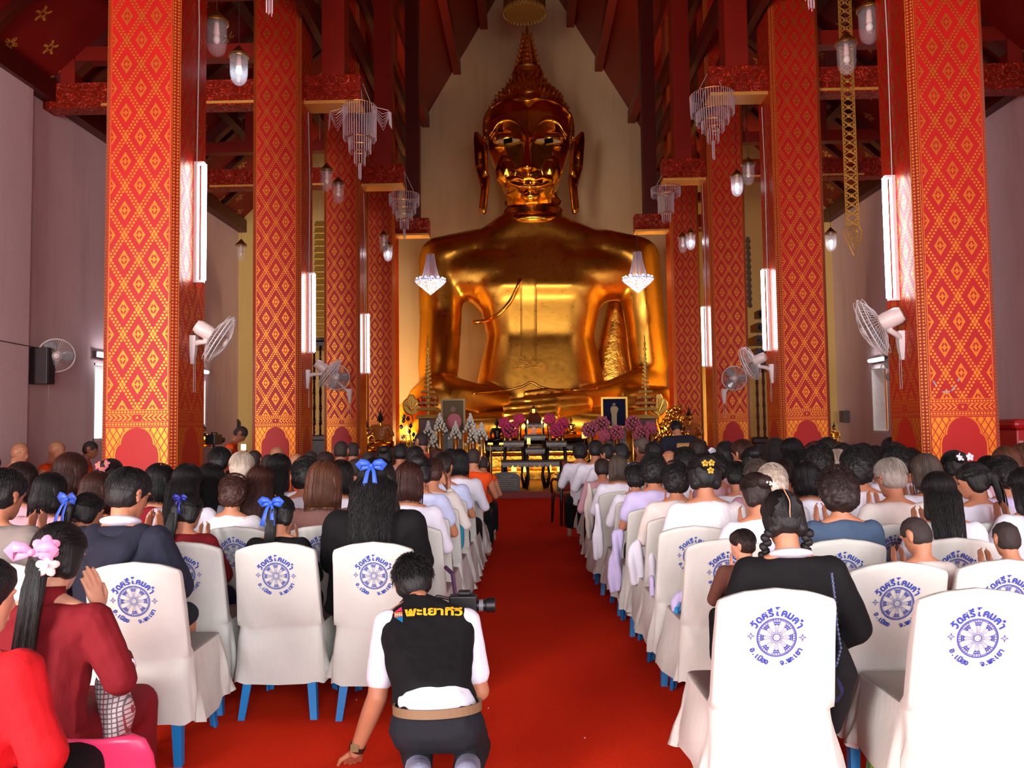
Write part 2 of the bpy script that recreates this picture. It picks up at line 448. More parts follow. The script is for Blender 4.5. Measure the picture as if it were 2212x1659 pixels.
# pilasters dividing the side walls
k = 0
for x0, x1 in ((XL, XL+0.12), (XR-0.12, XR)):
    for y in (11.3,):
        k += 1; m = MB(); m.box((x0, y-8.6, 0), (x1, y+0.0, 6.68)); struct(m.build('trim_%d' % k, M_WALL))
def roofpoly(name, pts, y0, y1, th=0.08):
    """pts: cross-section polyline (x, z), extruded along the hall with thickness"""
    me_v = []; me_f = []; uvs = []
    s = 0
    for i in range(len(pts)-1):
        (xa, za), (xb, zb) = pts[i], pts[i+1]; L = math.hypot(xb-xa, zb-za)
        nx, nz = -(zb-za)/L*th, (xb-xa)/L*th
        if nz < 0: nx, nz = -nx, -nz
        k = len(me_v)
        for (x, z) in ((xa, za), (xb, zb), (xb+nx, zb+nz), (xa+nx, za+nz)):
            me_v += [(x, y0, z), (x, y1, z)]
        for f, q in (((0,1,3,2), [(s,y0),(s,y1),(s+L,y1),(s+L,y0)]), ((6,7,5,4), None), ((2,3,5,4), None), ((0,6,7,1), None), ((0,2,4,6), None), ((1,7,5,3), None)):
            me_f.append([k+j for j in f]); uvs += q if q else [(0.05, 0.02)]*4
        s += L
    me = bpy.data.meshes.new(name); me.from_pydata(me_v, [], me_f)
    l = me.uv_layers.new(name='UVMap')
    for i, q in enumerate(uvs): l.data[i].uv = q
    return struct(link_mesh(name, me, M_CEIL))
CZ = lambda x: 12.1+(3.6-abs(x))*1.674            # nave ceiling height at |x| from the nave's centre line
def sec(sg):
    cx = CX0
    outer = (XL if sg < 0 else XR)
    return [(outer+sg*0.3, 6.45), (outer, 6.75), (cx+sg*4.0, 10.0)]
roofpoly('ceiling_left_aisle', sec(-1), -3.2, YB+0.2); roofpoly('ceiling_right_aisle', sec(1), -3.2, YB+0.2)
for sg, nm in ((-1, 'left'), (1, 'right')):
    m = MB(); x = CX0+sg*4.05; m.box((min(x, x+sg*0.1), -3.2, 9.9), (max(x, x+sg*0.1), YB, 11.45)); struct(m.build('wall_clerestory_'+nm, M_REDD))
    # nave ceiling with purlins running down the hall
    m = MB(); a = (CX0+sg*4.1, CZ(4.1)); b = (CX0, CZ(0.0)); vs = []
    for (x, z) in (a, b, (b[0], b[1]+0.1), (a[0], a[1]+0.1)): vs += [(x, -3.2, z), (x, YB+0.1, z)]
    m.add(vs, [(0,1,3,2), (6,7,5,4), (0,6,7,1), (0,2,4,6), (1,7,5,3), (2,3,5,4)]); struct(m.build('ceiling_nave_'+nm, M_RED))
# purlins under the nave ceiling
k = 10
for sg in (-1, 1):
    for xx in (3.55, 2.45, 1.5, 0.6):
        k += 1; m = MB(); x = CX0+sg*xx; z = CZ(xx)-0.16; m.bar((x, -3, z), (x, YB, z), 0.26, 0.40); struct(m.build('trim_%d' % k, M_RED))
    outer = XL if sg < 0 else XR
    # aisle purlins and rafters
    for t in (0.0, 0.36, 0.68, 0.97):
        x = outer+(CX0+sg*4.0-outer)*t; z = 6.75+(10.0-6.75)*t-0.12; k += 1
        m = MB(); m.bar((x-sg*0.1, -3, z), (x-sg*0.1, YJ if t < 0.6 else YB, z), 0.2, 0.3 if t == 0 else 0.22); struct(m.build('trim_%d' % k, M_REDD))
    k += 1; m = MB(); y = 1.0
    while y < YB-1:
        if min(abs(y-c) for c in COLY) > 0.3: m.bar((outer, y, 6.68), (CX0+sg*4.0, y, 9.93), 0.12, 0.12)
        y += 1.03
    struct(m.build('trim_%d' % k, M_REDD))
# ------------------------------------------------------------------ columns
def column_mesh(h=13.0):
    W2 = CW/2; c = 0.06; o = W2+c
    ring = [(-W2, -o), (W2, -o), (o, -W2), (o, W2), (W2, o), (-W2, o), (-o, W2), (-o, -W2)]
    n = 8; vs = [(x, y, 0) for x, y in ring]+[(x, y, h) for x, y in ring]; fs = []; mi = []; uv = []
    for i in range(n):
        j = (i+1) % n; fs.append((i, j, j+n, i+n)); pan = i % 2 == 0; mi.append(0 if pan else 1)
        uv += [(-0.5, 0), (0.5, 0), (0.5, h/CW), (-0.5, h/CW)] if pan else [(-0.5, 0), (0.5, 0), (0.5, h), (-0.5, h)]
    fs.append(tuple(reversed(range(n)))); fs.append(tuple(range(n, 2*n))); mi += [1, 1]; uv += [(0, 0)]*16
    me = bpy.data.meshes.new('column'); me.from_pydata(vs, [], fs); me.polygons.foreach_set('material_index', mi)
    l = me.uv_layers.new(name='UVMap')
    for i, q in enumerate(uv): l.data[i].uv = q
    me.materials.append(M_PANEL); me.materials.append(M_CHAM); return me
CME = column_mesh()
ORD = {(-1, 0): 'bright red column with gold diamonds, nearest on the left, wall fan on its side', (-1, 1): 'second left column with gold diamonds, two wall fans overlapping beside it',
       (-1, 2): 'third left column with gold diamonds, behind the two crossing wall fans', (-1, 3): 'fourth left column with gold diamonds, directly beside the statue\'s knee',
       (1, 0): 'widest right column with gold diamonds and grey tape scraps, nearest on the right', (1, 1): 'second right column with gold diamonds, behind the curly-haired women',
       (1, 2): 'third right column with gold diamonds, small round fan in front of it', (1, 3): 'fourth right column with gold diamonds, directly beside the statue\'s left knee'}
M_TUBE = emit('fluorescent_glow', (236, 238, 255), 26.0); M_TUBE2 = emit('lamp_glow', (240, 244, 255), 22.0)
M_WHITE = flat('white_enamel', (225, 222, 218), 0.35); M_WIRE = flat('cable', (190, 180, 175), 0.5)
tube_label = {(-1,0): 'lit fluorescent tube on the nearest left column', (-1,1): 'lit fluorescent tube on the second left column', (-1,2): 'lit fluorescent tube on the third left column',
              (1,0): 'lit fluorescent tube on the nearest right column', (1,1): 'lit fluorescent tube on the second right column', (1,2): 'lit fluorescent tube on the third right column'}
tz = {(-1,0): (2.95, 4.12), (-1,1): (2.62, 3.80), (-1,2): (2.58, 3.76), (1,0): (2.66, 3.85), (1,1): (2.55, 3.74), (1,2): (2.62, 3.80)}
for i, y in enumerate(COLY):
    for sg in (-1, 1):
        x = CX0+sg*CXH; yc = y+CW/2+0.06
        o = link_mesh('temple_column', CME); o.location = (x, yc, 0); tag(o, ORD[(sg, i)], 'column', 'patterned red columns', 'thing')
        side = 'left' if sg < 0 else 'right'; nth = ('nearest', 'second', 'third', 'fourth')[i]
        # tie beam: wall to column, through it, to a carved stub on the nave side
        outer = XL if sg < 0 else XR; b = empty('tie_beam', (x, yc, 6.37), 0, 'carved red tie beam running through the %s %s column to the side wall' % (nth, side), 'beam', 'carved tie beams')
        b['kind'] = 'thing'
        xi = CX0+sg*2.62
        m = MB(); m.box((min(outer, x)-x, -0.14, 0), (max(outer, x)-x, 0.14, 0.39)); m.build('beam', M_CARVE, b)
        m = MB(); m.box((min(xi, x)-x, -0.17, 0.02), (max(xi, x)-x, 0.17, 0.42)); m.build('bracket', M_CARVE, b)
        m = MB(); m.box((min(outer-sg*0.9, x)-x, -0.155, 0.02), (max(outer-sg*0.9, x)-x, 0.155, 0.06)); m.box((min(xi, x)-x, -0.185, -0.03), (max(xi, x)-x, 0.185, 0.02)); m.build('edging', M_GOLDTRIM, b)
        # inner post on the stub
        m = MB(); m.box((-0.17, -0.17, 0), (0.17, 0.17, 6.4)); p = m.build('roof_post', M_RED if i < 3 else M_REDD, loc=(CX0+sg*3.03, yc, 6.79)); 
        tag(p, 'tall plain red roof post standing on the bracket of the %s %s column' % (nth, side), 'post', 'red roof posts', 'thing')
        # aisle truss above the tie beam
        t = empty('roof_truss', (x, yc, 6.76), 0, 'red aisle roof truss above the %s %s tie beam' % (nth, side), 'truss', 'aisle roof trusses'); t['kind'] = 'thing'
        L = abs(outer-x)
        m = MB(); m.box((min(sg*(L-0.45), 0), -0.1, 0.36), (max(sg*(L-0.45), 0), 0.1, 0.58)); m.build('upper_beam', M_RED, t)
        m = MB(); m.box((sg*(L-0.35)-0.11, -0.1, 0), (sg*(L-0.35)+0.11, 0.1, 0.5)); m.build('post', M_RED, t)
        m = MB(); m.box((sg*(L-1.7)-0.1, -0.1, 0.58), (sg*(L-1.7)+0.1, 0.1, 1.35)); m.build('post', M_RED, t)
        m = MB(); m.box((min(sg*(L-1.6), 0), -0.1, 1.35), (max(sg*(L-1.6), 0), 0.1, 1.55)); m.build('upper_beam', M_RED, t)
        m = MB(); m.bar((sg*L, 0, -0.08), (sg*0.1, 0, 3.1), 0.18, 0.22); m.build('rafter', M_REDD, t)
        if (sg, i) in tz:
            z0, z1 = tz[(sg, i)]
            f = empty('fluorescent_light', (x-sg*(CW/2+0.06+0.017), yc+0.04, z0), 0, tube_label[(sg, i)], 'light', 'fluorescent tubes on the columns')
            m = MB(); m.box((-0.018, -0.03, -0.02), (0.018, 0.03, z1-z0+0.02)); m.build('housing', M_WHITE, f).location.x = 0
            m = MB(); m.lathe([(0.001, 0), (0.026, 0.002), (0.026, z1-z0), (0.001, z1-z0+0.002)], 10, (-sg*0.075, 0, 0)); m.build('tube', M_TUBE, f)
            for zz in (-0.025, z1-z0): m = MB(); m.box((-sg*0.03-0.05, -0.025, zz), (-sg*0.03+0.05, 0.025, zz+0.025)); m.build('end_cap', M_WHITE, f)
            m = MB(); m.tube([(0, 0, z1-z0), (0.01, 0.01, z1-z0+1.4), (-0.01, 0, z1-z0+2.5)], 0.006, 5); m.build('cable', M_WIRE, f)
            for c in f.children: pass
# rails between the roof posts
for sg in (-1, 1):
    for j, z in enumerate((7.55, 8.75, 9.95)):
        k += 1; m = MB(); x = CX0+sg*3.35; m.box((x-0.06, 5.0, z), (x+0.06, 21.0, z+0.34)); struct(m.build('trim_%d' % k, M_REDD))
# ------------------------------------------------------------------ windows
M_SHUT = NT('gilt_shutter'); _co = M_SHUT.coord(); _v = M_SHUT.voronoi(_co, 14.0, 'F1')
M_SHUT.set(color=M_SHUT.mix(M_SHUT.math('SINE', E(M_SHUT, _v.outputs['Distance'])*60.0).gt(0.1), srgb(170, 40, 20), srgb(222, 160, 60)), rough=0.4); M_SHUT = M_SHUT.m
M_FRAMEW = flat('white_reveal', (230, 226, 220), 0.6)
kk = 0
for (x, sg, wins) in ((XL, -1, WL), (XR, 1, WR)):
    for (a, b, z0, z1) in wins:
        kk += 1; w = empty('window_%d' % kk, (x, (a+b)/2, z0)); w['kind'] = 'structure'; hw = (b-a)/2; H = z1-z0
        fr = MB(); fr.box((min(0, sg*0.45), -hw, 0), (max(0, sg*0.45), -hw+0.04, H)); fr.box((min(0, sg*0.45), hw-0.04, 0), (max(0, sg*0.45), hw, H))
        fr.box((min(0, sg*0.45), -hw, 0), (max(0, sg*0.45), hw, 0.04)); fr.box((min(0, sg*0.45), -hw, H-0.04), (max(0, sg*0.45), hw, H)); fr.build('window_frame', M_FRAMEW, w)
        sh = MB(); sh.cbox((sg*0.30, -hw*0.5 if sg < 0 else hw*0.35, H/2), (0.04, hw*1.0, H-0.1), R3(0, 0, -sg*0.9)); sh.build('window_shutter', M_SHUT, w)
        # strip light over the window
        f = empty('strip_light', (x-sg*0.02, (a+b)/2-0.1, z1+0.14), 0, 'short lit strip lamp above the %s' % ('window behind the nearest left column' if kk == 1 else 'left window beside the camera-holding monk' if kk == 2 else 'right wall window with the gilded shutter'), 'light', 'strip lamps over the windows')
        m = MB(); m.box((-0.05, -0.35, -0.05), (0.05, 0.35, 0.06)); m.build('housing', flat('dark_housing', (70, 60, 60), 0.5), f)
        m = MB(); m.tube([(-sg*0.085, -0.32, 0), (-sg*0.085, 0.32, 0)], 0.035, 10); m.build('tube', M_TUBE2, f)
# ------------------------------------------------------------------ altar platform
m = MB(); m.box((-3.1, 16.2, 0), (1.28, 20.2, 0.13)); struct(m.build('trim_1', flat('red_step', (120, 14, 10), 0.6)))
# ------------------------------------------------------------------ the great golden statue
def gold_mat(name, leaf=0.0, rough=0.2, dark=False):
    n = NT(name); co = n.coord()
    big = n.noise(co, 0.9, 4, 0.6); fine = n.noise(co, 7.0, 4, 0.65)
    col = n.mix(big, srgb(238, 176, 70), srgb(220, 152, 52))
    n.set(color=col, metal=1.0, rough=(fine-0.5)*0.18+rough, spec=0.5)
    n.bump(fine*0.5+big*0.8+n.noise(co, 2.6, 3)*0.6, 0.10+leaf, 0.05)
    return n.m
M_GOLD = gold_mat('statue_gold', -0.04, 0.30); M_GOLDP = gold_mat('polished_gold', 0.0, 0.20); M_GOLDR = gold_mat('leafed_gold', 0.45, 0.24)
SD = 23.3
def sp(px, py, d=0.0): return W(px, py, SD+d)
s1 = SD/F                                    # metres per pixel at the statue
statue = empty('seated_buddha_statue', (W(1146, 915, SD).x, SD, 0), 0, 'colossal golden seated Buddha statue filling the end of the hall', 'statue')
def H(*e): return list(e)
def E_(px, py, d, rx, ry=None, rz=None, m=None):
    """ellipsoid given in photo pixels (radii in px at the statue)"""
    ry = rx if ry is None else ry; rz = rx if rz is None else rz
    return (sp(px, py, d), (rx*s1, ry*s1, rz*s1)) if m is None else (sp(px, py, d), (rx*s1, ry*s1, rz*s1), m)
hb = []
# torso: chest, ribs, waist, belly
hb.append(H(E_(1085, 625, 0.1, 70, 62, 75), E_(1235, 625, 0.1, 78, 62, 75), E_(1160, 560, 0.3, 120, 60, 55)))
hb.append(H(E_(1030, 545, 0.3, 45, 48, 45), E_(1310, 550, 0.3, 45, 48, 45), E_(1160, 530, 0.3, 90, 50, 42)))
hb.append(H(E_(1090, 640, 0.1, 60, 55, 60), E_(1240, 640, 0.1, 62, 55, 60), E_(1105, 740, 0.1, 52, 55, 50), E_(1232, 740, 0.1, 52, 55, 50)))
hb.append(H(E_(1105, 740, 0.1, 58, 58, 50), E_(1230, 740, 0.1, 58, 58, 50), E_(1090, 860, 0.0, 70, 66, 60), E_(1245, 860, 0.0, 70, 66, 60)))
hb.append(H(E_(1130, 480, 0.45, 60, 55, 30), E_(1158, 480, 0.45, 62, 55, 30), E_(1080, 520, 0.35, 70, 50, 30), E_(1250, 522, 0.35, 70, 50, 30)))
# shoulders
hb.append(H(E_(952, 560, 0.2, 50, 50, 52), E_(1030, 540, 0.3, 45, 50, 48)))
hb.append(H(E_(1376, 560, 0.2, 52, 50, 52), E_(1300, 540, 0.3, 45, 50, 48)))
hb.append(H(E_(985, 590, 0.15, 42, 46, 62), E_(1075, 595, 0.1, 60, 56, 66)))
hb.append(H(E_(1345, 592, 0.15, 42, 46, 58), E_(1255, 595, 0.1, 62, 56, 66)))
# left-hand arm straight down to the knee
hb.append(H(E_(952, 560, 0.2, 50, 50, 50), E_(952, 690, 0.0, 48, 46, 50)))
hb.append(H(E_(952, 690, 0.0, 48, 46, 50), E_(947, 800, -0.9, 44, 42, 44)))
hb.append(H(E_(947, 800, -0.9, 42, 40, 44), E_(936, 900, -1.9, 30, 26, 40)))
# right-hand arm down, elbow, forearm into the lap
hb.append(H(E_(1376, 560, 0.2, 50, 50, 50), E_(1392, 690, 0.2, 46, 46, 50)))
hb.append(H(E_(1392, 690, 0.2, 45, 46, 50), E_(1402, 790, 0.1, 44, 42, 40)))
hb.append(H(E_(1402, 825, 0.0, 42, 40, 40), E_(1310, 862, -1.5, 40, 34, 34)))
hb.append(H(E_(1310, 862, -1.5, 40, 34, 34), E_(1225, 872, -2.2, 32, 26, 27)))
# legs: right knee (photo left), left knee (photo right), shins crossing
hb.append(H(E_(1060, 880, -0.4, 70, 70, 40), E_(950, 880, -1.5, 72, 56, 70)))
hb.append(H(E_(950, 885, -1.5, 70, 56, 62), E_(900, 905, -1.6, 44, 44, 50)))
hb.append(H(E_(1260, 880, -0.4, 70, 70, 40), E_(1370, 890, -1.3, 66, 56, 62)))
hb.append(H(E_(1370, 895, -1.3, 64, 56, 60), E_(1428, 890, -1.5, 46, 44, 56)))
hb.append(H(E_(940, 930, -2.0, 50, 44, 34), E_(1180, 915, -2.5, 46, 42, 26)))
hb.append(H(E_(1380, 925, -2.0, 50, 44, 36), E_(1150, 905, -2.3, 44, 40, 28)))
hb.append(H(E_(1060, 960, -1.5, 190, 60, 30), E_(1280, 960, -1.5, 190, 60, 30)))
# neck with three folds is separate; a stub joins it
hb.append(H(E_(1152, 470, 0.4, 62, 55, 30), E_(1152, 440, 0.4, 58, 52, 30)))
body = link_mesh('body', blob(hb, 0.075, 10, 2, factor=0.6), M_GOLD, statue)
body.matrix_parent_inverse = Matrix.Translation(-Vector(statue.location))
def smooth_path0(pts, n=6):
    out = []; P = [pts[0]]+list(pts)+[pts[-1]]
    for i in range(1, len(P)-2):
        for k in range(n):
            t = k/n; a, b, c, d = (np.array(P[i+q]) for q in (-1, 0, 1, 2))
            out.append(tuple(0.5*((2*b)+(-a+c)*t+(2*a-5*b+4*c-d)*t*t+(-a+3*b-3*c+d)*t**3)))
    out.append(tuple(pts[-1])); return out
def under(o, p):
    o.parent = p; o.matrix_parent_inverse = Matrix.Translation(p.location).inverted(); return o
# neck rings
m = MB(); prof = []
c = sp(1152, 470, 0.4)
for i, (w, z) in enumerate(((68, -22), (72, -12), (66, -2), (64, 0), (70, 9), (64, 19), (62, 21), (67, 30), (60, 40), (58, 60))):
    prof.append((w*s1, z*s1))
m.lathe(prof, 40, c, Matrix.Diagonal((1, 0.85, 1))); o = m.build('neck_folds', M_GOLDP, smooth=True); under(o, statue)
# head
def fp(px, py, d=0): return sp(px, py, d)
FD = -0.35
hh = []
hh.append(H(E_(1142, 270, 0.35, 92, 88, 66), E_(1143, 330, 0.30, 94, 84, 50)))
hh.append(H(E_(1143, 330, 0.25, 92, 84, 50), E_(1146, 400, 0.15, 66, 68, 40), E_(1147, 425, -0.05, 46, 48, 24)))
hh.append(H(E_(1146, 425, 0.1, 56, 56, 24), E_(1150, 450, 0.35, 58, 56, 20)))
FY = lambda d: d
# brow ridge, nose, cheeks, lips, chin
hh.append(H(E_(1138, 285, -0.72, 6, 10, 6), E_(1139, 362, -1.22, 12, 12, 8)))
hh.append(H(E_(1139, 366, -1.02, 24, 12, 9), E_(1139, 360, -1.15, 14, 10, 8)))
hh.append(H(E_(1120, 366, -0.92, 9, 10, 7), E_(1158, 366, -0.92, 9, 10, 7)))
for sx in (-1, 1):
    cx = 1141+sx*46
    hh.append([(sp(cx, 372, -0.38), (26*s1, 30*s1, 34*s1))])
    # eyebrow arch
    pts = [(cx-sx*40, 318), (cx-sx*30, 290), (cx-sx*8, 270), (cx+sx*18, 270), (cx+sx*36, 292)]
    for a, b in zip(pts, pts[1:]): hh.append(H(E_(a[0], a[1], -0.62+0.006*abs(a[0]-1141)-0.15, 4, 8, 4), E_(b[0], b[1], -0.62+0.006*abs(b[0]-1141)-0.15, 4, 8, 4)))
    # eyelid bulge
    hh.append([(sp(cx, 300, -0.52), (34*s1, 18*s1, 18*s1))])
    hh.append([(sp(cx, 318, -0.50), (28*s1, 14*s1, 8*s1))])
lip = [(1098, 391), (1118, 384), (1131, 388), (1142, 385), (1155, 388), (1170, 384), (1190, 389)]
for a, b in zip(lip, lip[1:]):
    hh.append(H(E_(a[0], a[1], -0.62-0.30*(1-((a[0]-1144)/50)**2), 4, 9, 6), E_(b[0], b[1], -0.62-0.30*(1-((b[0]-1144)/50)**2), 4, 9, 6)))
low = [(1102, 396), (1122, 402), (1144, 404), (1168, 402), (1187, 396)]
for a, b in zip(low, low[1:]):
    hh.append(H(E_(a[0], a[1], -0.58-0.28*(1-((a[0]-1144)/50)**2), 4, 9, 6), E_(b[0], b[1], -0.58-0.28*(1-((b[0]-1144)/50)**2), 4, 9, 6)))
hh.append([(sp(1146, 424, -0.62), (20*s1, 14*s1, 13*s1))])
head = link_mesh('head', blob(hh, 0.030, 3, 2), M_GOLDP); under(head, statue)
M_EYEW = flat('shell_white', (206, 170, 120), 0.35); M_EYEB = flat('shell_black', (14, 10, 10), 0.15)
for sx in (-1, 1):
    cx = 1141+sx*44; pts = []
    def almond(k, hw, up, dn, cxx, cy, d):
        r = []
        for i in range(k):
            t = 2*PI*i/k; x = math.cos(t)*hw; y = math.sin(t)*(up if math.sin(t) > 0 else dn)*(1-0.25*abs(math.cos(t)))
            r.append((cxx+x, cy-y-0.10*sx*x*-1*0.6, d+0.0052*abs(cxx+x-1141)))
        return r
    def slab(name, rim, mat, parent, th=0.05):
        mb = MB(); a = [sp(x, y, d-0.03) for x, y, d in rim]; b = [sp(x, y, d+th) for x, y, d in rim]
        mb.ring_loft([b, a]); o = mb.build(name, mat); return under(o, parent)
    e = slab('eye', almond(20, 27, 5.5, 6.5, cx, 304, -1.00), M_EYEW, statue, 0.35)
    p = slab('pupil', [(cx-9+sx*0, 300, -1.10+0.0052*abs(cx-1141)), (cx+9, 297, -1.10+0.0052*abs(cx-1141)), (cx+10, 308, -1.10+0.0052*abs(cx-1141)), (cx-9, 311, -1.10+0.0052*abs(cx-1141))], M_EYEB, statue, 0.2)
# ears with long lobes
for sx in (-1, 1):
    cx = 1141+sx*44; bp = smooth_path0([(cx-sx*31, 290), (cx-sx*22, 268), (cx-sx*4, 257), (cx+sx*16, 262), (cx+sx*30, 280), (cx+sx*37, 304)])
    m = MB(); n_ = len(bp); rings = []
    for i, (x, y) in enumerate(bp):
        w_ = 12.5*math.sin(PI*(i+.6)/(n_+.2))**.7; d_ = -1.02+0.0050*abs(x-1141)
        rings.append([sp(x, y-w_*.5, d_+.30), sp(x, y-w_*.5, d_-.10), sp(x, y+w_*.5, d_-.05), sp(x, y+w_*.4, d_+.35)])
    m.ring_loft(rings); o = m.build('eyebrow', M_GOLDP, smooth=True); under(o, statue)
for sx in (-1, 1):
    cx = 1143+sx*100; he = []
    he.append(H(E_(cx+sx*14, 290, 0.25, 6, 10, 6), E_(cx, 320, 0.2, 10, 12, 22), E_(cx+sx*8, 330, 0.35, 8, 10, 20)))
    he.append(H(E_(cx+sx*12, 300, 0.3, 9, 10, 12), E_(cx+sx*8, 360, 0.3, 9, 9, 14)))
    he.append(H(E_(cx-sx*4, 318, 0.1, 7, 12, 14), E_(cx-sx*6, 372, 0.1, 7, 10, 12)))
    he.append(H(E_(cx+sx*8, 362, 0.3, 8, 8, 10), E_(cx+sx*0, 400, 0.2, 6, 8, 8)))
    he.append(H(E_(cx-sx*10, 385, 0.1, 6, 8, 10), E_(cx-sx*2, 455, 0.1, 7, 8, 9)))
    he.append(H(E_(cx-sx*2, 392, 0.2, 5, 8, 10), E_(cx+sx*6-sx*4, 450, 0.15, 7, 8, 12)))
    o = link_mesh('ear', blob(he, 0.035, 2, 2), M_GOLDP); under(o, statue)
# hair: cap with rows of pointed curls, ushnisha, flame spire
hc = [H(E_(1142, 262, 0.55, 98, 84, 62), E_(1142, 300, 0.6, 99, 80, 60)), H(E_(1142, 222, 0.6, 80, 70, 28), E_(1142, 208, 0.62, 60, 56, 20)), H(E_(1142, 205, 0.62, 56, 52, 22), E_(1140, 180, 0.65, 42, 40, 16)), H(E_(1142, 180, 0.65, 41, 39, 18), E_(1140, 164, 0.65, 34, 34, 8)),
      H(E_(1142, 300, 0.6, 98, 70, 40), E_(1142, 360, 0.8, 80, 50, 30))]
M_GOLDD = gold_mat('dull_gold', 0.15, 0.30)
hairm = blob(hc, 0.05, 4, 2)
cap = link_mesh('hair_cap', hairm, M_GOLDD); under(cap, statue)
# hairline rim
rim = [(1048, 300), (1046, 270), (1052, 245), (1070, 226), (1098, 215), (1122, 214), (1139, 217), (1158, 213), (1186, 216), (1212, 228), (1232, 250), (1238, 275), (1237, 300)]
from mathutils.bvhtree import BVHTree
_bh = [BVHTree.FromPolygons([v.co[:] for v in me_.vertices], [p.vertices[:] for p in me_.polygons]) for me_ in (hairm, head.data)]
def rimpt(x, y):
    o0 = Vector((0, 0, EYE)); dr = (sp(x, y, 0)-o0).normalized(); best = None
    for b_ in _bh:
        loc, nr, _, ds = b_.ray_cast(o0, dr)
        if loc is not None and (best is None or ds < best[1]): best = (loc, ds)
    return (best[0] if best else sp(x, y, .2))-dr*.03
m = MB(); m.tube([rimpt(x, y) for x, y in smooth_path0(rim, 4)], 3.2*s1, 8); o = m.build('hairline', M_GOLDP, smooth=True); under(o, statue)
from mathutils.bvhtree import BVHTree
bv = BVHTree.FromPolygons([v.co[:] for v in hairm.vertices], [p.vertices[:] for p in hairm.polygons])
def curl_rows():
    m = MB(); c0 = sp(1142, 262, 0.6); rnd = random.Random(5)
    top = sp(1142, 150, 0.6)
    # golden-angle points over the cap, kept behind the hairline
    N = 900; ax = Vector((0, 0, 1))
    for i in range(N):
        t = i/N; z = 1-2*t
        if z < -0.55: continue
        a = i*2.39996; r = math.sqrt(1-z*z); d = Vector((r*math.cos(a), r*math.sin(a)*1.0, z)); 
        if d.y > 0.35: continue
        loc, nr, _, _ = bv.ray_cast(c0+d*6, -d)
        if loc is None: continue
        # the face front is bare
        face_x = (loc.x-c0.x)/s1; face_z = (loc.z-c0.z)/s1
        if face_z < 46-0.0040*face_x**2 and loc.y < c0.y-0.15 and abs(face_x) < 93: continue
        m_dir = (nr+Vector((0, 0, 0.7))).normalized(); L = 9*s1; w = 3.0*s1
        u = m_dir.orthogonal().normalized(); v = m_dir.cross(u)
        base = [loc-m_dir*0.03+(u*math.cos(k*PI/2.5)+v*math.sin(k*PI/2.5))*w for k in range(5)]
        mid = [loc+m_dir*L*0.5+(u*math.cos(k*PI/2.5)+v*math.sin(k*PI/2.5))*w*0.7 for k in range(5)]
        m.ring_loft([base, mid, [loc+m_dir*L]*5], False, False)
    return m
o = curl_rows().build('hair_curls', M_GOLDD); o['kind'] = 'stuff'; under(o, statue)
# spire
m = MB(); c = sp(1140, 163, 0.65); prof = [(35, 0), (35, 6), (30, 9), (31, 14), (24, 17)]
r = 24; z = 17
while r > 4:
    prof += [(r+4.5, z+1), (r-0.5, z+4), (r-2.0, z+11)]; r -= 3.0; z += 12
prof += [(3.2, z+2), (1.8, z+14), (0.2, 112)]
m.lathe([(a*s1, b*s1) for a, b in prof], 24, c)
for k in range(7):   # flame points standing off the spire's edge
    rr = (27-3.0*k)*s1; zz = (18+12*k)*s1
    for j in range(10):
        a = 2*PI*j/10; p = c+Vector((rr*math.cos(a), rr*math.sin(a), zz)); q = p+Vector((math.cos(a)*3*s1, math.sin(a)*3*s1, 9*s1))
        m.tube([p, (p+q)/2, q], [2.2*s1, 1.6*s1, 0.2*s1], 5)
o = m.build('flame_spire', M_GOLDD, smooth=False); autosmooth(o, 35); under(o, statue)
# robe: edge across the chest, hanging sash flap with wavy end, belt line
def strap(pts, r, name, seg=8, flatten=None):
    mb = MB(); mb.tube(pts, r, seg); o = mb.build(name, M_GOLDP, smooth=True); return under(o, statue)
bb = BVHTree.FromPolygons([v.co[:] for v in body.data.vertices], [p.vertices[:] for p in body.data.polygons])
def on_body(px, py, lift=0.0, d=0):
    o0 = Vector((0, 0, EYE)); t = sp(px, py, 0); dr = (t-o0).normalized()
    loc, nr, _, _ = bb.ray_cast(o0, dr)
    return (loc if loc is not None else t)-dr*lift
def smooth_path(pts, n=6):
    out = []
    P = [pts[0]]+list(pts)+[pts[-1]]
    for i in range(1, len(P)-2):
        for k in range(n):
            t = k/n; a, b, c, d = (np.array(P[i+q]) for q in (-1, 0, 1, 2))
            out.append(tuple(0.5*((2*b)+(-a+c)*t+(2*a-5*b+4*c-d)*t*t+(-a+3*b-3*c+d)*t**3)))
    out.append(tuple(pts[-1])); return out
strap([on_body(x, y, 0.0) for x, y in smooth_path([(1022, 697), (1050, 692), (1078, 678), (1100, 655), (1114, 630), (1127, 600)])], [0.05]+[0.065]*29+[0.02], 'robe_edge')
# flap
flap = []
m = MB(); lft, rgt = 1124, 1160
ys = list(range(600, 781, 12)); rings = []
cols = 9
for y in ys: rings.append([on_body(lft+(rgt-lft)*i/(cols-1), y, 0.016 if 0 < i < cols-1 else 0.0) for i in range(cols)])
vs = [v for r_ in rings for v in r_]; fs = []
for i in range(len(ys)-1):
    for j in range(cols-1): a = i*cols+j; fs.append((a, a+cols, a+cols+1, a+1))
m.add(vs, fs); o = m.build('sash_panel', M_GOLD, smooth=True); under(o, statue)
end = [(1108, 797), (1112, 790), (1122, 785), (1124, 772), (1132, 768), (1138, 778), (1146, 768), (1154, 766), (1158, 774), (1168, 778), (1178, 786), (1172, 793), (1158, 789), (1142, 791), (1128, 797), (1118, 792)]
mb = MB(); mb.ring_loft([[on_body(x, y, -0.02) for x, y in end], [on_body(x, y, 0.17) for x, y in end]]); o = mb.build('sash_end', M_GOLDD, smooth=False); under(o, statue)
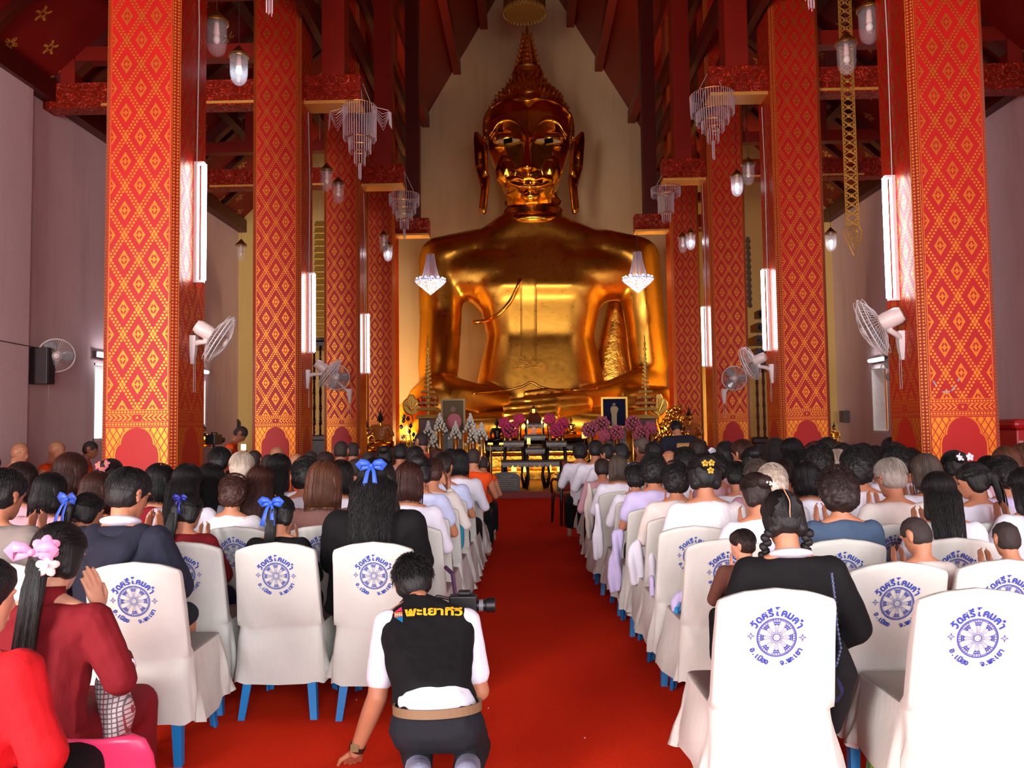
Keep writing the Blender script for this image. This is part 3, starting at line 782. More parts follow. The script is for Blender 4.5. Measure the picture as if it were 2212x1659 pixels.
strap([on_body(x, y, 0.0) for x, y in smooth_path([(1022, 850), (1060, 847), (1100, 842), (1130, 834), (1148, 826), (1168, 836), (1200, 842), (1260, 842), (1290, 838)])], 0.035, 'belt_line')
# hand lying in the lap: palm and five fingers
hd = [H(E_(1250, 872, -2.3, 30, 22, 24), E_(1195, 878, -2.75, 26, 18, 24))]
for k, (y0, y1, x1, dd) in enumerate(((862, 868, 1104, -3.0), (874, 882, 1092, -3.1), (887, 896, 1090, -3.2), (900, 909, 1098, -3.3))):
    hd.append(H(E_(1200, y0, -2.8-0.08*k, 9, 10, 8), E_(1150, (y0+y1)/2, -2.95-0.08*k, 8.5, 9, 7.5)))
    hd.append(H(E_(1150, (y0+y1)/2, -2.95-0.08*k, 8.5, 9, 7.5), E_(x1, y1, dd, 6, 7, 6.5)))
hd.append(H(E_(1240, 855, -2.3, 12, 11, 9), E_(1178, 846, -2.7, 9, 9, 8))); hd.append(H(E_(1178, 846, -2.7, 9, 9, 8), E_(1136, 850, -2.9, 6, 7, 6)))
o = link_mesh('hand', blob(hd, 0.035, 3, 2), M_GOLD); under(o, statue)
# leafed slab seen between arm and ribs, and the seat below
hs = [H(E_(1330, 660, 1.0, 20, 16, 20), E_(1330, 820, 0.9, 60, 20, 30))]
o = link_mesh('back_support', blob(hs, 0.08, 4, 2), M_GOLDR); under(o, statue)
m = MB(); x0 = sp(850, 900, -3).x; x1 = sp(1450, 900, -3).x
for (z0, z1, e) in ((0, 0.35, 0.35), (0.35, 0.75, 0.1), (0.75, 1.1, 0.3)): m.box((x0-e+0.5, SD-3.1-e, z0), (x1+e-0.5, SD+2.2, z1))
o = m.build('pedestal', M_GOLDR, bevel=0.05); under(o, statue)
# ------------------------------------------------------------------ people
def xf(hulls, M):
    R = M.to_3x3(); out = []
    for h in hulls:
        g = []
        for e in h:
            m = e[2] if len(e) > 2 else Matrix.Identity(3)
            g.append((M @ Vector(e[0]), e[1], R @ m))
        out.append(g)
    return out
def headframe(pos, yaw=0, pitch=0, roll=0, s=1.0):
    return Matrix.Translation(pos) @ Matrix.Rotation(yaw, 4, 'Z') @ Matrix.Rotation(-pitch, 4, 'X') @ Matrix.Rotation(roll, 4, 'Y') @ Matrix.Scale(s, 4)
def head_hulls():
    h = [[((0, -.008, .02), (.074, .090, .088)), ((0, .02, -.015), (.064, .068, .07))],
         [((0, .025, -.03), (.060, .056, .06)), ((0, .055, -.086), (.030, .028, .022))],
         [((-.035, .0, -.06), (.022, .03, .03)), ((.035, .0, -.06), (.022, .03, .03)), ((0, .05, -.088), (.026, .026, .018))],
         [((0, .086, .012), (.007, .008, .008)), ((0, .103, -.026), (.010, .010, .008))],
         [((-.014, .088, -.030), (.008, .010, .007)), ((.014, .088, -.030), (.008, .010, .007))],
         [((-.016, .080, -.056), (.008, .010, .005)), ((.016, .080, -.056), (.008, .010, .005)), ((0, .088, -.055), (.010, .010, .006))],
         [((-.014, .080, -.066), (.008, .010, .005)), ((.014, .080, -.066), (.008, .010, .005)), ((0, .086, -.067), (.010, .010, .006))],
         [((-.045, .068, .022), (.014, .012, .007)), ((-.012, .080, .020), (.010, .010, .007))],
         [((.045, .068, .022), (.014, .012, .007)), ((.012, .080, .020), (.010, .010, .007))]]
    for s in (-1, 1):
        h.append([((s*.076, -.012, .018), (.007, .017, .014)), ((s*.080, -.016, .0), (.006, .017, .014)), ((s*.075, -.004, -.030), (.006, .009, .010))])
    return h
def hand_hulls(wr, d, n, side, curl=0.15, spread=0.05, s=1.0):
    """wr wrist, d towards the fingers, n out of the back of the hand"""
    d = Vector(d).normalized(); n = Vector(n); n = (n-d*n.dot(d)).normalized(); t = d.cross(n)*side
    wr = Vector(wr); m = Matrix((t, d, n)).transposed(); out = []
    P = lambda a, b, c: wr+(t*a+d*b+n*c)*s
    out.append([(P(0, .005, 0), (.024*s, .02*s, .017*s), m), (P(.012, .085, 0), (.022*s, .014*s, .012*s), m), (P(-.024, .078, 0), (.016*s, .014*s, .011*s), m)])
    for i, (a, L, r) in enumerate(((.031, .072, .0088), (.010, .080, .0090), (-.011, .074, .0086), (-.031, .058, .0076))):
        b0 = P(a, .088 - abs(a-.005)*0.25, 0); dd = (d+t*(a*spread*12)-n*curl*0.8).normalized(); b1 = b0+dd*L*.52*s
        d2 = (dd-n*curl*1.7).normalized(); b2 = b1+d2*L*.48*s
        out.append([(b0, r*s), (b1, r*.95*s)]); out.append([(b1, r*.95*s), (b2, r*.75*s)])
    b0 = P(.026, .022, -.004); b1 = b0+(t*.75+d*.65-n*.25).normalized()*.042*s; b2 = b1+(t*.3+d*.95-n*.35).normalized()*.034*s
    out.append([(b0, .013*s), (b1, .0105*s)]); out.append([(b1, .0105*s), (b2, .0085*s)])
    return out
def limb(a, b, ra, rb): return [(a, ra), (b, rb)]
BASE = dict(pelvis=(0, 0, .53), waist=(0, 0, .68), chest=(0, .02, .86), neck=(0, .015, 1.005), head=(0, .055, 1.142),
            sh=.152, shz=.935, shy=.005, hip=.095)
ARMS = {'pray': ((.235, .10, .735), (.028, .31, .93), (0, .25, 1), (1, .0, .1)),
        'lap': ((.25, .02, .72), (.09, .26, .60), (-.35, .9, -.1), (.2, .1, 1)),
        'down': ((.22, .0, .70), (.20, .14, .52), (0, .7, -.5), (1, .1, .2))}
def torso_pt(p, lean):
    """lean the upper body forward about the pelvis"""
    v = Vector(p)-Vector((0, 0, .53)); return Matrix.Rotation(-lean, 3, 'X') @ v+Vector((0, 0, .53))
def figure(arms='pray', lean=0.12, hyaw=0.0, hpitch=0.25, hroll=0.0, legs='seat', custom=None, fat=1.0):
    T = lambda p: torso_pt(p, lean)
    J = dict(pelvis=Vector(BASE['pelvis']), waist=T(BASE['waist']), chest=T(BASE['chest']), neck=T(BASE['neck']), head=T(BASE['head']))
    J['head'].z += lean*.02
    for s, k in ((-1, 'L'), (1, 'R')):
        el, wr, hd, hn = ARMS[arms] if isinstance(arms, str) else ARMS[arms[0 if s < 0 else 1]]
        J['sh'+k] = T((s*BASE['sh']*(.55+.45*fat), BASE['shy'], BASE['shz']))
        J['el'+k] = T((s*el[0], el[1], el[2])); J['wr'+k] = T((s*wr[0], wr[1], wr[2]))
        J['hd'+k] = Vector((s*hd[0], hd[1], hd[2])); J['hn'+k] = Vector((s*hn[0], hn[1], hn[2]))
        J['hip'+k] = Vector((s*.095, .02, .52))
        if legs == 'seat':
            J['kn'+k] = Vector((s*.13, .46, .52)); J['an'+k] = Vector((s*.13, .45, .09)); J['to'+k] = Vector((s*.14, .60, .04))
        elif legs == 'floor':      # cross-legged, pelvis lowered by the caller
            J['kn'+k] = Vector((s*.34, .26, .50)); J['an'+k] = Vector((s*.02, .36, .47)); J['to'+k] = Vector((-s*.12, .34, .46))
        elif legs == 'stand':
            J['kn'+k] = Vector((s*.10, .02, .10)); J['an'+k] = Vector((s*.10, 0, -.32)); J['to'+k] = Vector((s*.12, .14, -.36))
    J['hM'] = headframe(J['head'], hyaw, hpitch, hroll)
    if custom: J.update(custom)
    return J
FINE = {}
def body_mesh(J, voxel=.012, fingers=True, fat=1.0):
    h = xf(head_hulls(), J['hM'])
    nk = J['hM'] @ Vector((0, -.018, -.06))
    h.append([(nk, .047), (J['neck'], .052)])
    h.append([(J['neck'], .05), (J['chest'], (.13*fat, .09, .08))]); h.append([(J['neck']+Vector((0,-.005,0)), .045), (J['shL'], .038), (J['shR'], .038)])
    h.append([(J['shL'], .05), (J['shR'], .05), (J['chest'], (.12*fat, .08, .08))])
    h.append([(J['chest'], (.125*fat, .09, .10)), (J['waist'], (.115*fat, .085, .06))]); h.append([(J['waist'], (.115*fat, .085, .06)), (J['pelvis'], (.14*fat, .10, .07))])
    for k, s in (('L', -1), ('R', 1)):
        h += [limb(J['sh'+k], J['el'+k], .046, .034), limb(J['el'+k], J['wr'+k], .035, .023)]
        h += hand_hulls(J['wr'+k], J['hd'+k], J['hn'+k], s, J.get('curl'+k, .12), J.get('spread'+k, .03))
        h += [limb(J['hip'+k], J['kn'+k], .078*fat, .050), limb(J['kn'+k], J['an'+k], .050, .034), limb(J['an'+k]-Vector((0, .02, .03)), J['to'+k], .036, .028)]
    return blob(h, voxel, 2, 2)
def fold_post(seed, amp, low=0.0):
    def f(co, nr):
        d = vnoise(co, 7.0, seed, amp, (1, 1, .6))+vnoise(co, 19.0, seed+9, amp*.45)
        return co+nr*d[:, None]
    return f
def top_mesh(J, sleeve='long', puff=.012, hem=.50, voxel=.012, fat=1.0, collar=True, seed=1.0, fold=.006, oneside=False):
    p = puff; h = []
    h.append([(J['shL']+Vector((.012, 0, -.005)), .052+p), (J['shR']+Vector((-.012, 0, -.005)), .052+p), (J['chest'], (.135*fat+p, .095+p, .09+p))])
    h.append([(J['chest'], (.135*fat+p, .098+p, .10)), (J['waist'], (.125*fat+p, .095+p, .06))])
    pv = J['pelvis'].lerp(J['waist'], max(0, (hem-.53)/.15)) if hem > .53 else J['pelvis']+Vector((0, 0, hem-.53))
    h.append([(J['waist'], (.125*fat+p, .095+p, .06)), (pv, (.138*fat+p, .10+p, .04))])
    h.append([(J['neck']+Vector((0, -.006, -.012)), (.056+p, .054+p, .02)), (J['shL'], .040+p), (J['shR'], .040+p)])
    if collar: h.append([(J['neck']+Vector((0, -.004, -.015)), (.066+p, .064+p, .018)), (J['chest'].lerp(J['neck'], .6), (.10+p, .075+p, .03))])
    for k in ('L', 'R'):
        if oneside and k == 'R': continue
        h.append([(J['sh'+k], .053+p), (J['el'+k].lerp(J['sh'+k], .45 if sleeve == 'short' else 0), (.050 if sleeve == 'short' else .042)+p)])
        if sleeve == 'long': h.append([(J['el'+k], .042+p), (J['wr'+k].lerp(J['el'+k], .08), .031+p)])
        if sleeve == 'half': h.append([(J['el'+k], .042+p), (J['wr'+k].lerp(J['el'+k], .75), .046+p)])
    return blob(h, voxel, 3, 2, fold_post(seed, fold))
def legs_mesh(J, kind='trousers', voxel=.014, fat=1.0, seed=2.0):
    h = [[(J['pelvis'], (.145*(.5+.5*fat), .100, .07)), (J['hipL'], .085*(.7+.3*fat)), (J['hipR'], .085*(.7+.3*fat))]]
    fat = .7+.3*fat
    if kind == 'skirt':
        h.append([(J['hipL'], .10*fat), (J['hipR'], .10*fat), (J['knL'], .068), (J['knR'], .068)])
        h.append([(J['knL'], .068), (J['knR'], .068), (J['anL'].lerp(J['knL'], .25), .07), (J['anR'].lerp(J['knR'], .25), .07)])
    else:
        for k in ('L', 'R'):
            h.append([(J['hip'+k], .09*fat), (J['kn'+k], .062)])
            if kind == 'trousers': h.append([(J['kn'+k], .062), (J['an'+k], .052)])
    return blob(h, voxel, 3, 2, fold_post(seed, .005))
# ---- hair, in the head's own frame
def strand_set(mb, n, path, r=.0016, seed=1):
    rnd = random.Random(seed)
    for i in range(n):
        pts = path(rnd)
        if pts: mb.tube(pts, [r*(1-.75*(j/(len(pts)-1))**2) for j in range(len(pts))], 3)
def skull(th, ph, k=1.0, off=.0):
    """point on the hair cap; th polar from crown, ph around (0 = back, +-pi = face)"""
    c = Vector((0, -.012, .03)); r = (.085*k+off, .101*k+off, .094*k+off)
    return c+Vector((math.sin(th)*math.sin(ph)*r[0], -math.sin(th)*math.cos(ph)*r[1], math.cos(th)*r[2]))
def hair_mesh(kind, seed=1.0, fine=1):
    vox = .006 if fine else .010
    cap = [[((0, -.005, .050), (.084, .096, .072)), ((0, -.020, .02), (.085, .086, .080))]]
    back = [[((0, -.030, .0), (.083, .076, .080)), ((0, -.036, -.030), (.072, .062, .050))]]
    side = [[((s*.062, -.02, .0), (.026, .045, .05)), ((s*.055, -.035, -.05), (.030, .045, .03))] for s in (-1, 1)]
    amp, sc, st, lump = .0028, 60.0, (1, 1, .12), 0.0
    h = cap+back; strands = None; rnd = random.Random(int(seed*10))
    if kind == 'crop':
        h = [[((0, -.006, .024), (.0765, .0935, .0905)), ((0, -.02, -.01), (.074, .076, .075))], [((0, -.03, -.01), (.070, .064, .07))]]; amp = .0006; sc = 200; st = (1, 1, 1)
    elif kind == 'short':
        h = cap+back+[[((0, -.005, .052), (.086, .098, .074))]]
        def strands(r):
            ph = r.uniform(-2.3, 2.3); t0 = r.uniform(.1, 1.5); return [skull(t0+.16*j, ph, 1.0, .001+.0012*j) for j in range(5)] if t0+.64 < 2.05-.25*abs(ph) else None
        ns = 500
    elif kind == 'spiky':
        amp = .005; sc = 34; st = (1, 1, .6)
        def strands(r):
            ph = r.uniform(-2.5, 2.5); t0 = r.uniform(0, 1.7); a = skull(t0, ph, 1, -.002); o = skull(t0+r.uniform(.1, .45), ph+r.uniform(-.3, .3), 1, r.uniform(.006, .016)); return [a, (a+o)/2, o] if t0 < 1.9-.22*abs(ph) else None
        ns = 700
    elif kind == 'bob':
        h = cap+back+[[((s*.045, -.03, .02), (.050, .068, .07)), ((s*.052, -.030, -.075), (.050, .062, .055))] for s in (-1, 1)]+[[((-.04, -.055, -.085), (.05, .045, .045)), ((.04, -.055, -.085), (.05, .045, .045)), ((0, -.04, .0), (.08, .075, .06))]]
        def strands(r):
            ph = r.uniform(-1.9, 1.9); t0 = r.uniform(.1, 1.2); pts = [skull(t0+(1.75-t0)*j/5, ph, 1.03, .006) for j in range(6)]; L = -.115-r.uniform(0, .02); e = pts[-1]; dx = e.x*.10; pts += [Vector((e.x*1.06, e.y*1.04-.004, e.z-.05)), Vector((e.x*1.02, e.y*.97, L-.02))]; return pts
        ns = 420
    elif kind in ('long', 'wavy'):
        wv = kind == 'wavy'; w = 1.25 if wv else 1.0; L = -.36
        h = cap+back+[[((0, -.055, .0), (.082*w, .055, .07)), ((0, -.085, -.13), (.088*w, .040, .06))], [((0, -.085, -.13), (.088*w, .038, .06)), ((0, -.085, L*.75), (.070*w, .026, .05))], [((0, -.085, L*.75), (.070*w, .026, .05)), ((.01, -.080, L), (.04*w, .018, .04))]]
        h += [[((s*.058, -.03, .0), (.030, .05, .05)), ((s*.075*w, -.05, -.12), (.030, .035, .05))] for s in (-1, 1)]
        if wv: amp = .010; sc = 26; st = (1, 1, .8)
        def strands(r):
            ph = r.uniform(-1.8, 1.8); t0 = r.uniform(.1, 1.2); pts = [skull(t0+(1.65-t0)*j/4, ph, 1.02, .005) for j in range(5)]; e = pts[-1]; q = r.uniform(.7, 1.08); f = r.uniform(0, 6.28); a = (.016 if wv else .003)
            for j in range(1, 8):
                t = j/7; z = e.z+(L*q-e.z)*t; pts.append(Vector((e.x*(1.0+.30*(w-.9)-.22*t)+math.sin(f+j*1.9)*a, min(-.055, e.y*.6-.05)-.045*math.sin(t*PI*.6)-.012, z)))
            return pts
        ns = 520
    elif kind == 'curly':
        h = cap+back+[[((0, -.02, .03), (.095, .105, .09)), ((0, -.045, -.045), (.088, .078, .06))]]; lump = .010; amp = .004; sc = 50; st = (1, 1, 1)
        def strands(r):
            t0 = r.uniform(.2, 2.15); ph = r.uniform(-2.0, 2.0)
            if t0 > 2.2-.35*abs(ph): return None
            c = skull(t0, ph, 1.10, .004); o = (c-Vector((0, -.012, .03))).normalized(); u = o.orthogonal().normalized(); v = o.cross(u); R = r.uniform(.008, .013); a = r.uniform(0, 6.28)
            return [c+u*math.cos(a+j*.95)*R+v*math.sin(a+j*.95)*R+o*(.001*j) for j in range(7)]
        ns = 420
    elif kind in ('bun', 'pony', 'halfup', 'longpony'):
        h = cap+back+side
        if kind == 'bun': h += [[((0, -.105, .055), (.048, .040, .042)), ((0, -.085, .05), (.04, .04, .035))]]; bo = Vector((0, -.105, .055))
        else:
            tz = .035 if kind != 'halfup' else .06; L = -.30 if kind != 'longpony' else -.46
            h += [[((0, -.10, tz), .024), ((0, -.125, tz-.03), .026)], [((0, -.125, tz-.03), (.030, .026, .03)), ((.0, -.125, tz-.16), (.036, .024, .04))], [((0, -.125, tz-.16), (.036, .024, .04)), ((.005, -.105, L), (.018, .012, .03))]]
        def strands(r):
            ph = r.uniform(-2.2, 2.2); t0 = r.uniform(.2, 1.6); tgt = Vector((0, -.108, .04)); a = skull(t0, ph, 1.0, .003); pts = []
            for j in range(6):
                t = j/5; p = a.lerp(tgt, t); c = Vector((0, -.012, .03)); q = p-c; l = q.length
                k = 1.0/max(1e-4, math.sqrt((q.x/.087)**2+(q.y/.103)**2+(q.z/.096)**2)); pts.append(c+q*max(1.0, k))
            if kind != 'bun' and r.random() < .6:
                x = r.uniform(-.03, .03); e = L+r.uniform(.06, -.04)
                pts += [Vector((x*.6, -.150, -.03)), Vector((x, -.155, -.12)), Vector((x*1.2, -.135, e))]
            return pts
        ns = 380
    elif kind == 'braids':
        h = cap+back+side
        def strands(r):
            s = r.choice((-1, 1)); t0 = r.uniform(.05, 2.0); a = skull(t0, s*.035, 1.0, .003); tgt = Vector((s*.085, -.045, -.065)); pts = []
            for j in range(8):
                t = j/7; p = a.lerp(tgt, t); c = Vector((0, -.012, .03)); q = p-c; k = 1.0/max(1e-4, math.sqrt((q.x/.0875)**2+(q.y/.1035)**2+(q.z/.0965)**2)); pts.append(c+q*max(.92, k))
            return pts
        ns = 620
    elif kind == 'hood': h = cap+back
    def post(co, nr):
        d = vnoise(co, sc, seed, amp, st)
        if lump: d = d+np.abs(vnoise(co, 30.0, seed+3, 1.0))*lump
        keep = (co[:, 1] < .075) | (co[:, 2] > .06)
        return co+nr*(d*keep)[:, None]
    me = blob(h, vox, 2, 2, post)
    if strands and fine:
        mb = MB(); strand_set(mb, ns if fine == 1 else ns*2, strands, .0017, int(seed*7)+1)
        if kind == 'braids':
            for s in (-1, 1):
                for k in range(13):
                    t = k/12; c = Vector((s*(.082+.010*t), -.035+.20*t, -.065-.16*t)); rr = .021*(1-.45*t); w = (-1)**k
                    mb.ell(c+Vector((w*.006, 0, 0)), (rr, rr*.85, .019), 8, R3(0, w*.6, 0))
        if kind == 'curly':
            pass
        sm = mb.mesh('s'); bm = bmesh.new(); bm.from_mesh(me); bm.from_mesh(sm); bm.to_mesh(me); bm.free(); bpy.data.meshes.remove(sm)
        for p in me.polygons: p.use_smooth = True
    return me
HAIRC = {'black': hairmat('hair_black', (22, 19, 19)), 'dark': hairmat('hair_darkbrown', (38, 24, 20)), 'brown': hairmat('hair_brown', (92, 54, 36), .5), 'redbrown': hairmat('hair_redbrown', (58, 28, 20)),
         'gray': hairmat('hair_gray', (150, 138, 128), .55), 'white': hairmat('hair_white', (196, 178, 160), .6), 'mixed': hairmat('hair_mixed', (84, 70, 62), .55), 'stubble': flat('stubble', (42, 30, 26), .75), 'bald': skinmat('scalp', (176, 120, 88))}
SKIN = {'tan': skinmat('skin_tan', (188, 128, 96)), 'light': skinmat('skin_light', (214, 160, 130)), 'deep': skinmat('skin_deep', (146, 92, 66))}
def slot(o, mat):
    if len(o.data.materials) == 0: o.data.materials.append(mat)
    o.material_slots[0].link = 'OBJECT'; o.material_slots[0].material = mat
CACHE = {}
def cached(key, fn):
    if key not in CACHE: CACHE[key] = fn()
    return CACHE[key]
def put(name, me, mat, parent=None, M=None):
    o = bpy.data.objects.new(name, me); COL.objects.link(o)
    if parent is not None: o.parent = parent
    if M is not None: o.matrix_local = M
    slot(o, mat); return o
WHT = cloth('white_cotton', (226, 224, 236)); CRM = cloth('cream_cloth', (222, 212, 204)); LACE = cloth('white_lace', (232, 230, 234), fold=.9, weave=90)
LAV = cloth('lavender_cloth', (198, 186, 226)); BLK = cloth('black_knit', (13, 12, 14)); MAR = cloth('maroon_cloth', (122, 22, 30)); NAVY = cloth('navy_cloth', (34, 36, 50))
ORG = cloth('saffron_robe', (222, 74, 18), fold=.8); ORD_ = cloth('deep_robe', (176, 54, 22), fold=.8); GRY = cloth('grey_fleece', (128, 118, 112)); DEN = cloth('denim_cloth', (66, 84, 108)); PNK = cloth('pink_cloth', (196, 150, 160))
FLOR = cloth('floral_cloth', (120, 84, 76)); LBL = cloth('pale_blue_cloth', (196, 204, 236)); RED = cloth('red_wool', (196, 22, 30)); BRN = cloth('brown_cloth', (96, 60, 48)); DBL = cloth('dark_skirt', (30, 30, 62))
def person(px, ytop, D, hair='short', hc='black', top=None, sleeve='long', arms='pray', lean=.12, yaw=0.0, hyaw=0.0, hpitch=.25, label='', skin='tan', bottom=None, bk='skirt',
           fine=0, group=None, seed=None, seat=.45, legs='seat', fat=1.0, robe=False, puff=.012, hair_s=1.0, custom=None, dx=0.0, drop=0.0, collar=True, fold=.009, hem=.50):
    top = top or WHT; bottom = bottom or BLK
    P = W(px, ytop, D)
    zt = P.z; base = seat
    J = figure(arms, lean, hyaw, hpitch, 0, legs, custom, fat)
    ltop = (J['hM'] @ Vector((0, 0, .125))).z
    s = (zt-base)/(ltop-.455)
    s = max(.55, min(1.16, s)); z0 = zt-ltop*s
    yh = J['hM'].translation.y*s; xh = J['hM'].translation.x*s
    cy, sy = math.cos(yaw), math.sin(yaw)
    hr = 1 if (fine or D < 7.6) else 0
    q = lambda v: round(v, 2)
    key = (arms, q(lean), q(hyaw), q(hpitch), legs, q(fat), fine > 1)
    if custom: key = ('c', label)
    vox = .012 if fine < 2 else (.0085 if fine == 2 else .006)
    bme = cached(('body',)+key, lambda: body_mesh(J, vox, fat=fat))
    o = put('person', bme, SKIN[skin]); o.location = (P.x-(xh*cy-yh*sy), D-.02-(xh*sy+yh*cy), z0); o.rotation_euler = (0, 0, yaw); o.scale = (s, s, s)
    if drop: o.location.z -= drop
    tag(o, label, 'person', group)
    sd = seed if seed is not None else (len(CACHE) % 7)+1.0
    tme = cached(('top', sleeve, q(puff), robe, q(fold), q(hem), collar)+key, lambda: top_mesh(J, sleeve, puff, hem, vox if fine else .013, fat, collar and not robe, sd, fold, oneside=robe))
    put('robe' if robe else ('jacket' if sleeve == 'long' else 'shirt'), tme, top, o)
    lme = cached(('legs', bk)+key, lambda: legs_mesh(J, bk, .014, fat, sd)); put('skirt' if bk == 'skirt' else 'trousers', lme, bottom, o)
    if hair:
        hme = cached(('hair', hair, hr, (seed if fine else int(px) % 2)), lambda: hair_mesh(hair, sd, hr))
        put('hair', hme, HAIRC[hc], o, J['hM'] @ Matrix.Scale(hair_s, 4))
    o['_J'] = 0; del o['_J']
    return o, J, s
def eyes(o, J):
    m = MB()
    for s in (-1, 1): m.ell((s*.030, .074, .004), (.013, .010, .006), 10)
    e = m.build('eyes', flat('eye_dark', (28, 20, 18), .2), o, smooth=True); e.matrix_local = J['hM']; return e
def glasses(o, J, col=(40, 30, 28)):
    m = MB()
    for s in (-1, 1):
        m.tube([(s*.032+.020*math.cos(a), .098, .002+.015*math.sin(a)) for a in [2*PI*i/14 for i in range(14)]], .0014, 5, True)
        m.tube([(s*.052, .096, .008), (s*.078, .05, .010), (s*.084, -.010, .008), (s*.082, -.028, -.008)], .0017, 5)
    m.tube([(-.012, .10, .004), (0, .104, .007), (.012, .10, .004)], .0014, 5)
    g = m.build('glasses', flat('glasses_frame', col, .3), o); g.matrix_local = J['hM']; return g
def bow(o, J, pos, mat, s=1.0, rot=(0, 0, 0), tails=True, name='hair_bow'):
    """ribbon bow lying on the back of the head, in the head frame"""
    m = MB()
    def rib(pts, w):
        vs = []; n = len(pts); t = .0015
        rings = []
        for i, p in enumerate(pts):
            p = Vector(p); a = Vector(pts[min(i+1, n-1)])-Vector(pts[max(i-1, 0)]); a.normalize(); b = a.cross(Vector((0, -1, 0))).normalized(); ww = w if not isinstance(w, list) else w[i]
            rings.append([p+b*ww/2, p+b*ww/2+Vector((0, -t, 0)), p-b*ww/2+Vector((0, -t, 0)), p-b*ww/2])
        m.ring_loft(rings)
    for sg in (-1, 1):
        rib([(0, 0, 0), (sg*.018, -.014, .012), (sg*.042, -.018, .014), (sg*.058, -.010, .004), (sg*.045, .002, -.006), (sg*.02, -.002, -.004), (0, 0, 0)], [.010, .022, .030, .026, .030, .020, .010])
        if tails: rib([(0, -.004, 0), (sg*.014, -.014, -.03), (sg*.020, -.020, -.07), (sg*.028, -.016, -.115)], [.010, .016, .020, .024])
    m.ell((0, -.008, 0), (.010, .010, .010), 8)
    b = m.build(name, mat, o, smooth=True); b.matrix_local = J['hM'] @ Matrix.Translation(pos) @ Matrix.Rotation(rot[2], 4, 'Z') @ Matrix.Rotation(rot[0], 4, 'X') @ Matrix.Rotation(rot[1], 4, 'Y') @ Matrix.Scale(s, 4); return b
def blossom(o, J, pos, mats, r=.022, n=5, rot=(0, 0, 0), name='hair_flower', cnt=((0, 0, 0),)):
    m = MB(); rnd = random.Random(3)
    for c in cnt:
        for ring, k, rr, tl in ((0, n, 1.0, .25), (1, n, .62, .75)):
            m.cur = ring
            for i in range(k):
                a = 2*PI*i/k+ring*.5; M = Matrix.Rotation(a, 3, 'Y') @ Matrix.Rotation(-tl, 3, 'X')
                m.ell(Vector(c)+M @ Vector((0, -.004*ring, r*rr*.55)), (r*.42*rr, .004, r*.55*rr), 8, M)
        m.cur = 1; m.ell(Vector(c)+Vector((0, -.007, 0)), r*.2, 8)
    b = m.build(name, mats, o, smooth=True); b.matrix_local = J['hM'] @ Matrix.Translation(pos) @ Matrix.Rotation(rot[2], 4, 'Z') @ Matrix.Rotation(rot[0], 4, 'X'); return b
# ------------------------------------------------------------------ chairs with printed stretch covers
ZT = .885
def yrear(z): return -.235-.085*max(0.0, (z-.44)/.45)-.012*max(0, (.44-z)/.26)
def text_mesh(t, size=1.0):
    c = bpy.data.curves.new('t', 'FONT'); c.body = t; c.size = size; c.resolution_u = 4; c.offset = .034*size
    o = bpy.data.objects.new('t', c); COL.objects.link(o); dg = bpy.context.evaluated_depsgraph_get(); dg.update()
    me = bpy.data.meshes.new_from_object(o.evaluated_get(dg)); vs = [v.co[:] for v in me.vertices]; fs = [tuple(p.vertices) for p in me.polygons]
    bpy.data.objects.remove(o); bpy.data.meshes.remove(me); return vs, fs
class Flat2D:
    def __init__(s): s.v = []; s.f = []
    def add(s, vs, fs): k = len(s.v); s.v += vs; s.f += [tuple(i+k for i in f) for f in fs]
    def arc(s, r0, r1, a0=0.0, a1=2*PI, n=48, c=(0, 0)):
        vs = []; fs = []
        for i in range(n+1):
            a = a0+(a1-a0)*i/n
            vs += [(c[0]+r0*math.cos(a), c[1]+r0*math.sin(a)), (c[0]+r1*math.cos(a), c[1]+r1*math.sin(a))]
        for i in range(n): fs.append((2*i, 2*i+1, 2*i+3, 2*i+2))
        s.add(vs, fs)
    def line(s, p, q, w):
        dx, dy = q[0]-p[0], q[1]-p[1]; L = math.hypot(dx, dy) or 1; nx, ny = -dy/L*w/2, dx/L*w/2
        s.add([(p[0]+nx, p[1]+ny), (q[0]+nx, q[1]+ny), (q[0]-nx, q[1]-ny), (p[0]-nx, p[1]-ny)], [(0, 1, 2, 3)])
    def poly(s, pts): s.add(list(pts), [tuple(range(len(pts)))])
    def arctext(s, clusters, r, a0, a1, size, inward=False):
        """clusters spread over angles a0..a1 (degrees, measured from +x)"""
        for i, t in enumerate(clusters):
            if t == ' ': continue
            a = math.radians(a0+(a1-a0)*i/(len(clusters)-1)); vs, fs = text_mesh(t, size)
            xs = [v[0] for v in vs if v[1] < size*.5] or [v[0] for v in vs]; cx = (min(xs)+max(xs))/2; out = []
            for x, y, _ in vs:
                x -= cx
                if not inward: out.append((r*math.cos(a)+x*math.sin(a)+y*math.cos(a), r*math.sin(a)-x*math.cos(a)+y*math.sin(a)))
                else: out.append((r*math.cos(a)-x*math.sin(a)-y*math.cos(a), r*math.sin(a)+x*math.cos(a)-y*math.sin(a)))
            s.add(out, fs)
